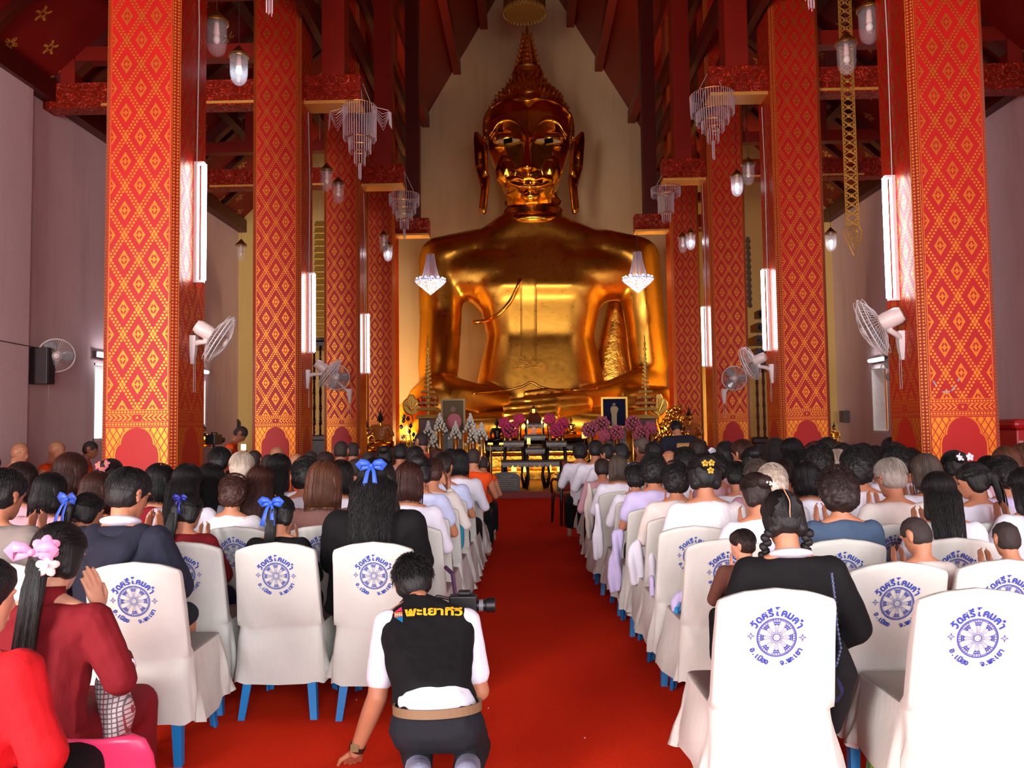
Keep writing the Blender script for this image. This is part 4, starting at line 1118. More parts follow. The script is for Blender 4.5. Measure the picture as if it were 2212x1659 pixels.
def emblem_flat():
    f = Flat2D()
    f.arc(.0655, .0690, n=64); f.arc(.0625, .0637, n=64)
    f.arc(.0170, .0182, n=32); f.arc(.0115, .0142, n=32); f.arc(.0052, .0060, n=20)
    for k in range(8):
        a = k*PI/4; c, s_ = math.cos(a), math.sin(a)
        def P(u, v): return (u*c-v*s_, u*s_+v*c)          # u outward, v across
        for sg in (-1, 1):
            f.line(P(.019, sg*.0040), P(.046, sg*.0082), .0010); f.line(P(.024, sg*.0014), P(.044, sg*.0034), .0008)
            f.line(P(.046, sg*.0082), P(.0635, sg*.0135), .0018)
            f.line(P(.055, sg*.0035), P(.0640, sg*.0050), .0020)
            f.line(P(.018, sg*.007), P(.0235, 0), .0009)
        f.poly([P(.0455, -.0085), P(.0460, .0085), P(.0490, .0092), P(.0486, -.0092)])
        f.poly([P(.0520, -.0104), P(.0520, .0104), P(.0555, .0112), P(.0555, -.0112)])
        f.poly([P(.0410, -.0050), P(.0465, -.0072), P(.0465, -.0030)]); f.poly([P(.0410, .0050), P(.0465, .0030), P(.0465, .0072)])
        f.arc(.0028, .0040, 0, 2*PI, 12, P(.0500, 0))
        a2 = a+PI/8
        for da in (-.13, 0, .13): f.arc(.0032, .0042, a2+da+PI/2+.35, a2+da+3*PI/2-.35, 8, (.0640*math.cos(a2+da), .0640*math.sin(a2+da)))
    for sg, y0 in ((-1, .006), (1, -.001)):
        for k in range(8):
            a = k*PI/4; L = .0150 if k % 2 == 0 else .0100; w = .0038 if k % 2 == 0 else .0024; cx = sg*.0890
            c, s_ = math.cos(a), math.sin(a)
            f.poly([(cx+.002*c, y0+.002*s_), (cx+L*.55*c-w*s_/2, y0+L*.55*s_+w*c/2), (cx+L*c, y0+L*s_), (cx+L*.55*c+w*s_/2, y0+L*.55*s_-w*c/2)])
    f.arctext(['วั', 'ด', 'ศ', 'รี', 'โ', 'ค', 'ม', 'ค', 'ำ'], .0775, 150, 28, .036)
    f.arctext(['อ', '.', 'เ', 'มื', 'อ', 'ง'], .1010, 208, 250, .027, True)
    f.arctext(['จ', '.', 'พ', 'ะ', 'เ', 'ย', 'า'], .1010, 283, 331, .027, True)
    return f
EF = emblem_flat(); ECZ = .722
M_INK = flat('blue_print_ink', (30, 58, 160), 0.7); M_COVER = cloth('chair_cover_cloth', (202, 200, 192), weave=320, fold=.25)
M_BLUE = flat('blue_plastic', (20, 118, 186), 0.38); M_GREENP = flat('green_plastic', (110, 190, 70), 0.38)
def emblem_mesh():
    me = bpy.data.meshes.new('emblem'); me.from_pydata([(u, yrear(ECZ+v)-.0035, ECZ+v) for u, v in EF.v], [], EF.f); me.materials.append(M_INK); me.update(); return me
def cover_mesh(seed, drape=1.0, lean=0.0):
    """a hood over the back rest that runs down as a skirt with folds"""
    n = 72; rings = []; rnd = random.Random(seed); ph = [rnd.uniform(0, 6.28) for _ in range(6)]
    zs = [.175, .20, .24, .28, .32, .36, .40, .425, .445, .455, .465, .50, .56, .62, .68, .74, .79, .83, .855, .870, .878, .8785]
    for z in zs:
        low = max(0.0, min(1.0, (.445-z)/.27)); skirt = z <= .455
        hwid = .205+.020*max(0, 1-(z-.2)/.6) + .012*low
        if z > .84: hwid *= 1-.05*((z-.84)/.04)**2
        yr = yrear(z); yf = (.235+.02*low) if skirt else (yr+.06-.02*max(0, (z-.7)/.2))
        if z == .465: yf = yr+.09
        if z == .872: yf = yr+.03
        if z >= .878: yf = yr+.030 if z == .878 else yr+.022; yr = yr+(.008 if z == .878 else .016)
        ring = []
        for i in range(n):
            a = 2*PI*i/n-PI/2; c, s_ = math.cos(a), math.sin(a); p = .22 if skirt else .25
            x = hwid*math.copysign(abs(c)**p, c); y01 = math.copysign(abs(s_)**p, s_)
            y = (yr+yf)/2+(yf-yr)/2*y01
            rear = max(0.0, -y01) if abs(x) < hwid*.98 else 0.0
            sidey = 1-rear
            f = low*drape*(.020*math.sin(a*9+ph[0]+z*8)+.014*math.sin(a*17+ph[1]-z*14)+.008*math.sin(a*29+ph[2]))*sidey
            x += c*f; y += s_*f
            if skirt and abs(x) > hwid*.8: x += math.copysign(.03*low*drape, x)*(1 if y01 > -.5 else .2)
            # soft diagonal creases on the rear panel, away from the print
            if rear > .5:
                k = math.exp(-((x/.16)**2+((z-.70)/.17)**2)**2)
                g = noise.noise(Vector((x*4+seed, z*7-x*6*math.copysign(1, x), seed*3.1)))*.022+noise.noise(Vector((x*9+seed, z*16-abs(x)*14, 7.7)))*.010
                y += g*(1-k)*(1.3 if z < .55 else .45)
            zz = z
            if z > .70: zz = z+((.014-.040*(x/.2)**2)*((z-.70)/.18))
            if z < .21: zz += .018*math.sin(a*3+ph[3])*sidey+.006*math.sin(a*7+ph[4])
            ring.append((x, y, zz))
        rings.append(ring)
    m = MB(); m.ring_loft(rings, False, True); me = m.mesh('cover'); me.materials.append(M_COVER)
    for p in me.polygons: p.use_smooth = True
    return me
def leg_mesh(sx, sy):
    m = MB(); tx, ty = sx*.165, -.190 if sy < 0 else .195; bx, by = sx*.200, -.262 if sy < 0 else .225
    def sec(c, w): # L-shaped section
        x, y, z = c; t = .012; X = -sx; Y = -1 if sy > 0 else 1
        return [(x, y, z), (x+X*w, y, z), (x+X*w, y+Y*t, z), (x+X*t, y+Y*t, z), (x+X*t, y+Y*w, z), (x, y+Y*w, z)]
    m.ring_loft([sec((bx, by, 0), .034), sec(((tx+bx)/2, (ty+by)/2, .2), .044), sec((tx, ty, .42), .055)]); me = m.mesh('leg')
    return me
COVERS = [cover_mesh(s) for s in (3, 8, 14, 21, 33)]; EMB = emblem_mesh(); LEGS = [leg_mesh(sx, sy) for sx in (-1, 1) for sy in (-1, 1)]
for me in LEGS: me.materials.append(M_BLUE)
NCH = 0
def chair(X, Y, rz=0.0, label='', group='white covered chairs', legmat=None, emblem=True, s=1.0, name='covered_chair'):
    global NCH
    o = empty(name, (X, Y, 0), rz, label, 'chair', group); o.scale = (s, s, s)
    link_mesh('cover', COVERS[NCH % 5], None, o)
    if emblem: link_mesh('printed_emblem', EMB, None, o)
    for me in LEGS:
        l = link_mesh('leg', me, None, o)
        if legmat: l.material_slots[0].link = 'OBJECT'; l.material_slots[0].material = legmat
    NCH += 1; return o
def chair_at(px, ytop, D, rz=0.0, **k):
    """a chair whose back rest stands at distance D, its middle at pixel px"""
    p = W(px, ytop, D); return chair(p.x-math.sin(rz)*.3, D+.30, rz, **k)
# ------------------------------------------------------------------ rows of chairs
HID = 'white covered chair mostly hidden between the seated worshippers'
R = 'covered chairs of the right block'; L = 'covered chairs of the left block'
chair_at(1676, 1263, 2.79, 0.01, label='nearest white covered chair with the full blue wheel print, dark sweater girl in it', group=R, legmat=M_GREENP)
chair_at(2110, 1261, 2.76, -.02, label='nearest white covered chair at the right edge, full wheel print, nobody in it', group=R, legmat=M_GREENP)
chair_at(1937, 1207, 3.29, .03, label='white covered chair with the shaved boy leaning his head sideways in it', group=R)
chair_at(2175, 1201, 3.32, -.02, label='white covered chair with the small cropped-hair boy at the right edge in it', group=R)
chair_at(1570, 1163, 3.98, .02, label='white covered chair directly ahead of the black-sweater girl with braids', group=R)
chair_at(1822, 1160, 3.94, 0, label='white covered chair with the denim-shirted curly woman in it', group=R)
chair_at(2066, 1162, 3.94, 0, label='white covered chair between the two shaven boys, long-haired girl in it', group=R)
chair_at(1501, 1133, 4.5, .02, label='white covered chair with the woman wearing the golden orchid in it', group=R)
chair_at(1715, 1125, 4.5, 0, label='white covered chair behind the braided head, only a sliver showing', group=R); chair_at(1930, 1121, 4.5, 0, label='white covered chair with the grey short-haired woman in a cream jacket in it', group=R)
chair_at(2130, 1120, 4.5, 0, label='white covered chair with the ponytail girl looking left in it', group=R)
for i, (x, D, lb) in enumerate(((.93, 5.0, 'black curly-haired woman in cream'), (.88, 5.55, 'woman in the lavender shirt'), (.86, 6.15, 'black-haired woman whose towel hangs over the chair'), (.80, 6.9, 'dark grey-haired woman in white'))):
    chair(x, D+.30, .02, label='covered chair at the aisle, %s in it' % lb, group=R)
for x, D, lb in ((.80, 7.6, 'next beyond the dark grey-haired woman'), (.82, 8.3, 'third from the far end of the right row'), (.84, 9.0, 'second from the far end of the right row'), (.84, 9.7, 'last before the wooden armchair')): chair(x, D+.30, 0, label='small distant covered chair at the aisle, ' + lb, group=R)
chair_at(595, 1172, 4.02, .01, label='white covered chair with full wheel print, bow-haired child in black in it', group=L)
chair_at(806, 1172, 4.0, 0, label='white covered chair behind the kneeling photographer\'s head, wheel print half covered', group=L)
chair_at(288, 1215, 3.46, .06, label='white covered chair with full wheel print, boy in the navy hooded jacket in it', group=L)
chair_at(392, 1170, 4.08, .04, label='white covered chair with the maroon-jacketed ponytail girl in it', group=L)
chair_at(505, 1138, 4.7, .02, label='white covered chair with the woman in a white lace blouse in it', group=L)
chair_at(692, 1136, 4.7, 0, label='white covered chair with the brown bob-haired woman in it', group=L)
chair_at(90, 1141, 4.7, .08, label='white covered chair with the dark bob-haired woman in greyish pink in it', group=L)
chair_at(-18, 1208, 3.5, .05, label='white covered chair cut by the left edge, grey hooded jacket person in it', group=L)
chair_at(880, 1139, 4.7, -.02, label='white covered chair directly ahead of the big black sweater, bob-haired woman in it', group=L)
for i, (D, lb) in enumerate(((5.25, 'person in the pale blue shirt'), (5.85, 'woman with raised hands'), (6.5, 'short-haired woman in white'), (7.2, 'man in the white shirt'))):
    chair(-.72+.01*i, D+.30, -.02, label='covered chair at the aisle, %s in it' % lb, group=L)
for D, lb in ((8.1, 'just ahead of the white-shirted man'), (8.9, 'with the bright orange monk in it'), (9.6, 'last of the left row')): chair(-.68, D+.30, 0, label='small distant covered chair at the aisle, ' + lb, group=L)
# ------------------------------------------------------------------ the crowd, right block
GW = 'worshippers of the right block'; GL = 'worshippers of the left block'; GM = 'seated monks'
KR = dict(group=GW); KL = dict(group=GL)
def P_(px, y, D, hair, hc, top, label, chairs=True, **k):
    o, J, s = person(px, y, D, hair, hc, top, label=label, **k)
    return o, J, s
br, J1, _ = P_(1685, 1065, 3.15, 'braids', 'black', BLK, 'person with two black braids and a black sweater, white collar showing', fine=1, lean=.16, hpitch=.45, arms='lap', seed=2, bottom=DBL, fat=1.12, puff=.02, **KR)
m = MB(); m.ell((0, -.02, .0), (.085, .080, .022), 20, R3(-.25)); c = m.build('collar', WHT, br, smooth=True); c.location = J1['neck']+Vector((0, -.01, .012))
m = MB(); m.tube([tuple(skull(.25+1.85*j/12, .0+.03*math.sin(j), 1.0, .0075)) for j in range(13)], .0024, 6); q_ = m.build('hair_parting', SKIN['light'], br, smooth=True); q_.matrix_local = J1['hM']
ch, J2, _ = P_(1600, 1142, 3.45, 'short', 'dark', BRN, 'small child peeping past the black sweater\'s left shoulder', fine=1, hyaw=.9, seat=.62, skin='light', **KR)
bo, J3, _ = P_(1973, 1116, 3.62, 'crop', 'stubble', CRM, 'boy with shaven head tilted to the left', fine=1, hyaw=.5, hpitch=.5, fat=.85, seed=4, **KR)
bo2, J4, _ = P_(2166, 1122, 3.66, 'crop', 'stubble', WHT, 'boy with cropped black hair seen straight from behind', fine=1, hyaw=0, hpitch=.2, fat=.85, seed=5, **KR)
P_(1803, 1018, 4.25, 'curly', 'dark', DEN, 'person with collar-length dark curls in a blue denim shirt', fine=1, seed=3, hair_s=1.12, sleeve='long', lean=.08, **KR)
g5, J5, _ = P_(1918, 990, 4.85, 'short', 'gray', CRM, 'person with short grey hair and glasses in a cream jacket', fine=1, seed=6, hyaw=.25, fold=.009, **KR)
glasses(g5, J5)
P_(2022, 1021, 4.28, 'long', 'black', WHT, 'person with straight black shoulder-length hair in white beside the shaven boy', fine=1, seed=7, hyaw=-.2, **KR)
p8, J8, _ = P_(2095, 999, 4.95, 'pony', 'black', WHT, 'person with a black ponytail turning the face left in profile', fine=1, seed=8, hyaw=.95, **KR); eyes(p8, J8)
P_(2158, 990, 5.3, 'curly', 'black', LAV, 'person with round black curls in pale lavender at the right', seed=3, **KR)
P_(2207, 1012, 4.5, 'long', 'black', WHT, 'person with long black hair cut by the right edge', fine=1, seed=7, **KR)
p11, J11, _ = P_(1628, 1022, 4.35, 'bun', 'dark', WHT, 'person with a dark updo and a pearl clip in white', fine=1, seed=9, hyaw=.35, **KR)
m = MB(); rnd = random.Random(4)
for i in range(26): m.ell((rnd.gauss(0, .016), rnd.uniform(-.006, .004), rnd.gauss(0, .010)), rnd.uniform(.004, .007), 6)
cl = m.build('pearl_clip', flat('pearl', (236, 230, 214), .25), p11, smooth=True); cl.matrix_local = J11['hM'] @ Matrix.Translation((.02, -.145, .03))
P_(1665, 1006, 5.1, 'curly', 'white', WHT, 'person with wavy grey-white hair behind the pearl-clip woman', seed=3, **KR)
p13, J13, _ = P_(1517, 984, 4.85, 'bun', 'black', LACE, 'person with a golden orchid in the black updo, wide white blouse', fine=1, seed=10, fat=1.25, hair_s=1.08, lean=.1, **KR)
blossom(p13, J13, (.0, -.155, .035), [flat('orchid_gold', (216, 168, 40), .5), flat('orchid_core', (160, 110, 20), .5)], r=.020, cnt=((-.018, 0, .012), (.018, 0, .014), (.010, 0, -.030)), name='golden_orchid')
P_(1456, 1000, 5.35, 'curly', 'black', CRM, 'person with big black curls in a cream jacket by the aisle', fine=1, seed=11, fat=1.15, **KR)
P_(1409, 983, 5.9, 'curly', 'black', LAV, 'person in a lavender short-sleeved shirt by the aisle', fine=1, seed=11, sleeve='short', fat=1.1, **KR)
P_(1371, 1003, 6.45, 'curly', 'black', WHT, 'person with a small round head of black curls, towel behind', seed=3, fat=.95, **KR)
P_(1334, 985, 7.2, 'bob', 'mixed', WHT, 'person with dark grey bobbed hair in white by the aisle', seed=3, **KR)
P_(1300, 990, 8.0, 'short', 'dark', PNK, 'person in a pink top leaning forward by the aisle', seed=3, lean=.5, **KR)
P_(1286, 950, 9.35, 'short', 'black', WHT, 'taller black-haired person in white second from the aisle end', seed=3, **KR)
P_(1252, 955, 10.1, 'curly', 'black', WHT, 'person with bushy black hair in white at the far end of the aisle', seed=3, **KR)
P_(1312, 958, 9.0, 'short', 'black', WHT, 'person with a face turned left just behind the far white pair', seed=3, hyaw=.8, **KR)
P_(1340, 957, 8.6, 'short', 'black', WHT, 'black-haired person with a pale ear showing near the altar flowers', seed=3, hyaw=.5, **KR)
P_(1386, 945, 9.3, 'short', 'mixed', LAV, 'person with purplish grey hair in lavender below the royal portrait', seed=3, hyaw=.6, **KR)
P_(1411, 953, 8.8, 'curly', 'black', WHT, 'black-haired person right of the purplish grey head', seed=3, **KR)
P_(1444, 971, 7.6, 'crop', 'bald', BRN, 'bald person among the black-haired women', seed=3, **KR)
P_(1470, 966, 8.0, 'curly', 'black', WHT, 'black curly head beside the bald person', seed=3, **KR)
P_(1506, 947, 8.9, 'curly', 'dark', BRN, 'bushy dark head below the tiered umbrella', seed=3, **KR)
pw, Jw, _ = P_(1539, 966, 8.1, 'bun', 'black', WHT, 'person with a white lace bow on a black bun', seed=3, **KR); bow(pw, Jw, (.0, -.15, .05), WHT, 1.2, tails=False)
P_(1566, 951, 7.7, 'bob', 'black', WHT, 'person with a black bob and white collar under the third right column', seed=3, **KR)
P_(1601, 950, 7.4, 'short', 'redbrown', PNK, 'person with reddish brown hair, face turned left, under the third right column', seed=3, hyaw=.6, **KR)
P_(1622, 967, 6.7, 'bun', 'black', WHT, 'person with a silver hair clip on black hair', seed=3, **KR)
P_(1590, 997, 5.9, 'short', 'black', WHT, 'person with short black hair in white behind the golden orchid woman', seed=3, hyaw=-.4, **KR)
P_(1673, 944, 7.6, 'long', 'black', WHT, 'person with long black hair left of the second right column arch', seed=3, **KR)
P_(1708, 948, 7.1, 'long', 'black', WHT, 'person with long black hair before the second right column arch', seed=3, **KR)
P_(1762, 965, 6.3, 'curly', 'black', WHT, 'person with a broad black permed head before the column arch', seed=3, hair_s=1.15, **KR)
P_(1632, 997, 5.7, 'curly', 'mixed', PNK, 'person with greyish dark hair left of the white-haired head', seed=3, **KR)
P_(1688, 992, 5.8, 'short', 'dark', PNK, 'dark-haired person in pink behind the white-haired head', seed=3, **KR)
P_(1737, 998, 5.4, 'bob', 'black', WHT, 'person with a rounded black bob in white left of the curly denim woman', seed=3, fat=1.1, **KR)
P_(1806, 971, 6.8, 'short', 'white', WHT, 'person with pale blond-grey hair between two black heads', seed=3, **KR)
P_(1850, 972, 5.35, 'curly', 'black', WHT, 'person with tall black permed hair left of the grey-haired glasses wearer', seed=3, hair_s=1.1, hyaw=-.5, **KR)
P_(1784, 944, 8.2, 'curly', 'black', WHT, 'black round head just right of the second column arch', seed=3, **KR)
P_(1817, 955, 7.7, 'bob', 'black', WHT, 'black head below the golden figure on the right', seed=3, **KR)
P_(1861, 962, 7.4, 'curly', 'black', WHT, 'black head left of the two under the right window', seed=3, **KR)
P_(1888, 961, 7.7, 'bob', 'black', WHT, 'black head directly under the right window', seed=3, **KR)
P_(1922, 944, 8.7, 'curly', 'black', WHT, 'highest black head under the right window', seed=3, **KR)
P_(1926, 965, 6.2, 'curly', 'black', WHT, 'person with a wide black head behind the grey-haired glasses wearer', seed=3, hair_s=1.1, **KR)
P_(1995, 983, 5.4, 'bob', 'mixed', WHT, 'person with greyish brown bobbed hair before the nearest right column', seed=3, **KR)
pf, Jf, _ = P_(2056, 974, 5.9, 'bun', 'black', WHT, 'person with white flower clips in black hair before the right column arch', seed=3, **KR)
blossom(pf, Jf, (.02, -.14, .05), [WHT, WHT], r=.03, cnt=((-.03, 0, 0), (.035, 0, .0)), name='flower_clip')
P_(2168, 967, 6.1, 'bob', 'brown', PNK, 'person with light brownish grey hair right of the nearest right column', seed=3, **KR)
P_(2206, 958, 6.3, 'short', 'brown', PNK, 'brown-haired person at the right edge before the red box', seed=3, hyaw=.4, **KR)
P_(1478, 970, 7.0, 'curly', 'black', WHT, 'person with a black permed head left of the golden orchid woman', seed=3, **KR)
P_(1545, 983, 6.5, 'curly', 'black', PNK, 'black permed head directly behind the golden orchid hair', seed=3, **KR)
P_(2130, 985, 6.6, 'short', 'black', WHT, 'black-haired person between the flower clips and the brownish grey head', seed=3, **KR)
P_(1962, 972, 6.9, 'curly', 'black', PNK, 'small black head touching the nearest right column side', seed=3, **KR)
# ------------------------------------------------------------------ the crowd, left block
nv, JN, _ = P_(284, 1012, 3.80, 'short', 'black', NAVY, 'boy with glasses in a navy hooded jacket, hands pressed together', fine=2, seed=12, hyaw=-.42, hpitch=.32, fat=1.22, puff=.024, lean=.14, bottom=NAVY, bk='shorts', fold=.009, **KL)
glasses(nv, JN, (70, 24, 22))
m = MB(); m.ell((0, -.01, .0), (.088, .080, .026), 24, R3(-.2)); c = m.build('collar', WHT, nv, smooth=True); c.location = JN['neck']+Vector((0, -.002, .022))
hd = blob([[(JN['neck']+Vector((s*.105, -.03, -.025)), (.055, .050, .040)), (JN['neck']+Vector((s*.04, -.125, -.10)), (.075, .045, .06))] for s in (-1, 1)]+[[(JN['neck']+Vector((0, -.11, -.08)), (.12, .055, .05)), (JN['neck']+Vector((0, -.15, -.22)), (.05, .035, .03))]], .010, 3, 2, fold_post(4, .006)); put('hood', hd, NAVY, nv)
ARMS['wai'] = ((.262, .03, .735), (.115, .185, 1.01), (-.10, -.02, 1), (.9, .5, .1))
ARMS['side'] = ((.262, .03, .735), (.128, .120, .955), (-.22, -.15, 1), (.95, -.25, .1))
ml, JM, _ = P_(136, 1130, 3.0, 'longpony', 'black', MAR, 'woman in a maroon blouse with a long ponytail, fingertips held beside the ear', fine=3, seed=13, arms=('wai', 'side'), hyaw=.06, hpitch=.28, sleeve='half', seat=.27, fat=1.18, skin='light', bottom=MAR, puff=.014, group=None)
SILK = flat('pink_silk', (232, 150, 190), .5, bump=.3); SIL2 = flat('pale_silk', (240, 210, 205), .4)
blossom(ml, JM, (.025, -.150, .015), [SILK, SIL2], r=.044, n=6, rot=(0, 0, .35), name='silk_flower'); blossom(ml, JM, (.040, -.148, -.045), [SIL2, WHT], r=.036, n=5, rot=(0, 0, .35), name='silk_flower'); bow(ml, JM, (-.015, -.145, .0), SILK, 1.3, tails=False, name='silk_ribbon')
m = MB(); m.lathe([(.060, -.03), (.056, .01), (.052, .035), (.048, .034), (.05, -.03)], 24, (0, 0, 0), R3(-.15)); c = m.build('collar', MAR, ml, smooth=True); c.location = JM['neck']+Vector((0, -.006, .012))
for k in ('L', 'R'):
    m = MB(); d = (JM['wr'+k]-JM['el'+k]); p = JM['el'+k]+d*.14; n = d.normalized(); u = n.orthogonal().normalized(); v = n.cross(u)
    for i in range(28):
        a = 2*PI*i/28; m.ell(p+(u*math.cos(a)+v*math.sin(a))*(.056+.003*math.sin(5*a)), .0075, 6)
    m.build('lace_cuff', LACE, ml, smooth=True)
rj, JR, _ = P_(-30, 1200, 2.28, 'short', 'black', RED, 'person in a bright red woollen jacket cut by the lower left corner', fine=2, seed=14, hyaw=-.45, hpitch=.15, arms='lap', seat=.34, fat=1.12, skin='light', puff=.022, bottom=BLK, group=None, fold=.010)
m = MB(); m.ell((0, -.01, .0), (.075, .070, .024), 24, R3(-.2)); c = m.build('collar', LBL, rj, smooth=True); c.location = JR['neck']+Vector((0, -.002, .018))
m = MB(); d = JR['wrR']-JR['elR']; m.tube([JR['elR']+d*.80, JR['elR']+d*.97], [.048, .050], 16); c = m.build('cuff', BLK, rj, smooth=True)
gr, JG, _ = P_(16, 1013, 3.82, 'short', 'black', GRY, 'person in a grey hooded fleece with short black hair at the left edge', fine=1, seed=15, hyaw=-.2, fat=1.15, puff=.026, group=GL)
hd = blob([[(JG['neck']+Vector((s*.10, -.03, -.03)), (.055, .045, .035)), (JG['neck']+Vector((s*.03, -.09, -.09)), (.07, .035, .05))] for s in (-1, 1)], .012, 3, 2, fold_post(6, .006)); put('hood', hd, GRY, gr)
P_(113, 1028, 5.0, 'bob', 'black', PNK, 'person with a full black bob in a greyish pink top', fine=1, seed=16, hair_s=1.12, **KL)
cb, JC, _ = P_(196, 1065, 4.35, 'pony', 'black', WHT, 'child with a long dark blue hair ribbon behind the maroon woman', fine=1, seed=17, hyaw=-.5, **KL)
RIB = flat('blue_ribbon', (52, 92, 196), .45); bow(cb, JC, (-.035, -.13, .06), RIB, 1.5)
P_(52, 1001, 5.2, 'bob', 'dark', PNK, 'dark-haired person behind the grey hooded fleece', seed=3, **KL)
P_(157, 985, 5.5, 'bob', 'redbrown', BRN, 'person with a reddish dark bob in front of the orange monks', seed=3, hair_s=1.1, **KL)
P_(214, 1025, 5.0, 'bob', 'redbrown', BRN, 'person with reddish brown hair left of the navy jacket boy', seed=3, hair_s=1.1, **KL)
pc, JP, _ = P_(243, 992, 6.0, 'bun', 'dark', MAR, 'person with pink and yellow blossoms on dark hair under the left column arch', seed=3, **KL)
blossom(pc, JP, (.0, -.14, .05), [flat('blossom_pink', (220, 120, 140), .5), flat('blossom_yellow', (220, 190, 90), .5)], r=.032, cnt=((-.03, 0, 0), (.02, 0, .01), (0, 0, -.03)), name='hair_blossoms')
P_(348, 1004, 5.1, 'bob', 'black', MAR, 'person with shoulder-length black hair in maroon beside the nearest left column', fine=1, seed=16, **KL)
P_(408, 1004, 5.0, 'long', 'black', WHT, 'person with long black hair in pale pink-white left of the curly lace blouse', fine=1, seed=7, **KL)
P_(458, 1003, 5.3, 'wavy', 'black', WHT, 'person with loose black wavy hair ends over a white shirt', fine=1, seed=18, **KL)
mg, JMg, _ = P_(412, 1066, 4.40, 'pony', 'black', MAR, 'girl in a maroon jacket with a long ponytail and navy bow', fine=1, seed=19, hyaw=-.35, fat=1.05, bottom=DBL, puff=.02, **KL); bow(mg, JMg, (.02, -.12, .075), flat('navy_ribbon', (24, 34, 120), .45), .9)
P_(477, 966, 6.8, 'short', 'black', GRY, 'man with short black hair and striped collar by the video camera', seed=3, **KL)
P_(525, 977, 6.1, 'short', 'white', BRN, 'man with short pale grey hair', fine=1, seed=6, **KL)
P_(509, 1028, 4.98, 'curly', 'redbrown', LACE, 'person with short brown curls in a white lace blouse', fine=1, seed=11, **KL)
P_(566, 1007, 5.2, 'long', 'redbrown', CRM, 'person with long very dark brown hair behind the lace blouse', fine=1, seed=7, **KL)
P_(604, 982, 6.0, 'long', 'black', WHT, 'person with long straight black hair before the second left column arch', fine=1, seed=7, **KL)
P_(663, 991, 5.6, 'curly', 'black', WHT, 'person with black curls in a white blouse behind the brown bob', fine=1, seed=11, **KL)
pb, JB, _ = P_(703, 1007, 5.02, 'bob', 'brown', FLOR, 'person with a sleek chestnut brown bob and patterned shawl', fine=1, seed=20, hair_s=1.22, **KL)
P_(738, 996, 5.7, 'bob', 'black', WHT, 'black bob-haired person right behind the chestnut bob', fine=1, seed=16, **KL)
cb2, JC2, _ = P_(611, 1072, 4.35, 'pony', 'black', BLK, 'child with a bright blue bow on a black ponytail, dark jacket', fine=1, seed=21, hyaw=-.15, fat=1.05, **KL); bow(cb2, JC2, (-.02, -.125, .06), RIB, 1.35)
bg, JBg, _ = P_(815, 998, 4.42, 'wavy', 'black', BLK, 'large person in a black sweater with waist-long wavy hair and blue bow', fine=1, seed=22, fat=1.65, hair_s=1.12, puff=.03, lean=.10, bottom=DBL, **KL); bow(bg, JBg, (-.005, -.135, .075), RIB, 1.2)
P_(884, 1001, 5.05, 'bob', 'redbrown', WHT, 'person with a dark brown bob and white collar by the aisle', fine=1, seed=16, fat=1.1, **KL)
P_(906, 982, 5.6, 'bun', 'black', LBL, 'person in a pale blue shirt with a yellow-dotted black updo', fine=1, seed=9, sleeve='short', **KL)
P_(936, 990, 6.2, 'short', 'redbrown', CRM, 'person with reddish dark hair lifting both hands, beige cardigan', seed=3, arms='wai', **KL)
P_(960, 978, 6.8, 'short', 'dark', LBL, 'person with short dark hair and a visible ear in pale blue', seed=3, hyaw=-.4, sleeve='short', **KL)
P_(992, 972, 7.5, 'bob', 'black', WHT, 'black bob-haired person in white beside the front orange monk', seed=3, **KL)
MK = dict(robe=True, hc='stubble', group=GM, seed=3)
def monk(px, y, D, label, top=None, **k):
    kk = dict(MK); kk.update(k); return person(px, y, D, 'crop', top=top or ORG, label=label, **kk)
monk(1023, 966, 8.6, 'monk with cropped black hair in a bright orange robe nearest the aisle', fat=1.1)
monk(1043, 984, 9.6, 'monk with bowed head right of the bright orange robe by the aisle', lean=.35)
monk(797, 974, 8.0, 'monk with dark cropped head right of the big wavy hair', top=ORD_)
P_(832, 962, 8.6, 'bun', 'black', ORD_, 'dark head with a round top below the orange side statue', seed=3, **KL)
P_(897, 963, 8.2, 'curly', 'black', MAR, 'black-haired person left of the white flower stands', seed=3, **KL)
P_(945, 968, 8.4, 'short', 'redbrown', BRN, 'reddish dark head below the framed monk picture', seed=3, **KL)
P_(866, 958, 9.4, 'short', 'black', PNK, 'person in dusky pink raising a phone near the altar', seed=3, **KL)
monk(910, 932, 11.2, 'monk with a flushed face turned left beside the altar', top=ORD_, hyaw=.9)
P_(972, 968, 9.2, 'bob', 'black', MAR, 'dark bob-haired person right below the framed monk picture', seed=3, **KL)
P_(768, 988, 7.1, 'crop', 'stubble', ORG, 'monk in orange just right of the black bob', seed=3, robe=True, group=GM)
monk(738, 950, 9.0, 'tall monk in orange before the third left column arch'); monk(764, 953, 9.8, 'monk with dark head touching the tall orange monk', top=ORD_)
monk(551, 970, 8.2, 'monk with brown shaven head right of the pale-haired man', top=ORD_); monk(599, 963, 9.0, 'monk with bald crown before the second left column arch', hc='bald')
monk(641, 978, 7.7, 'monk in orange with pale crown right of the long black hair', hc='bald'); monk(672, 971, 8.3, 'monk with dark shaven head between two pale crowns', top=ORD_)
P_(704, 975, 7.6, 'short', 'dark', BRN, 'dark-haired person behind the chestnut bob, left of the tall monk', seed=3, **KL)
monk(581, 979, 8.0, 'monk with shaven head half behind the long straight hair', top=ORD_)
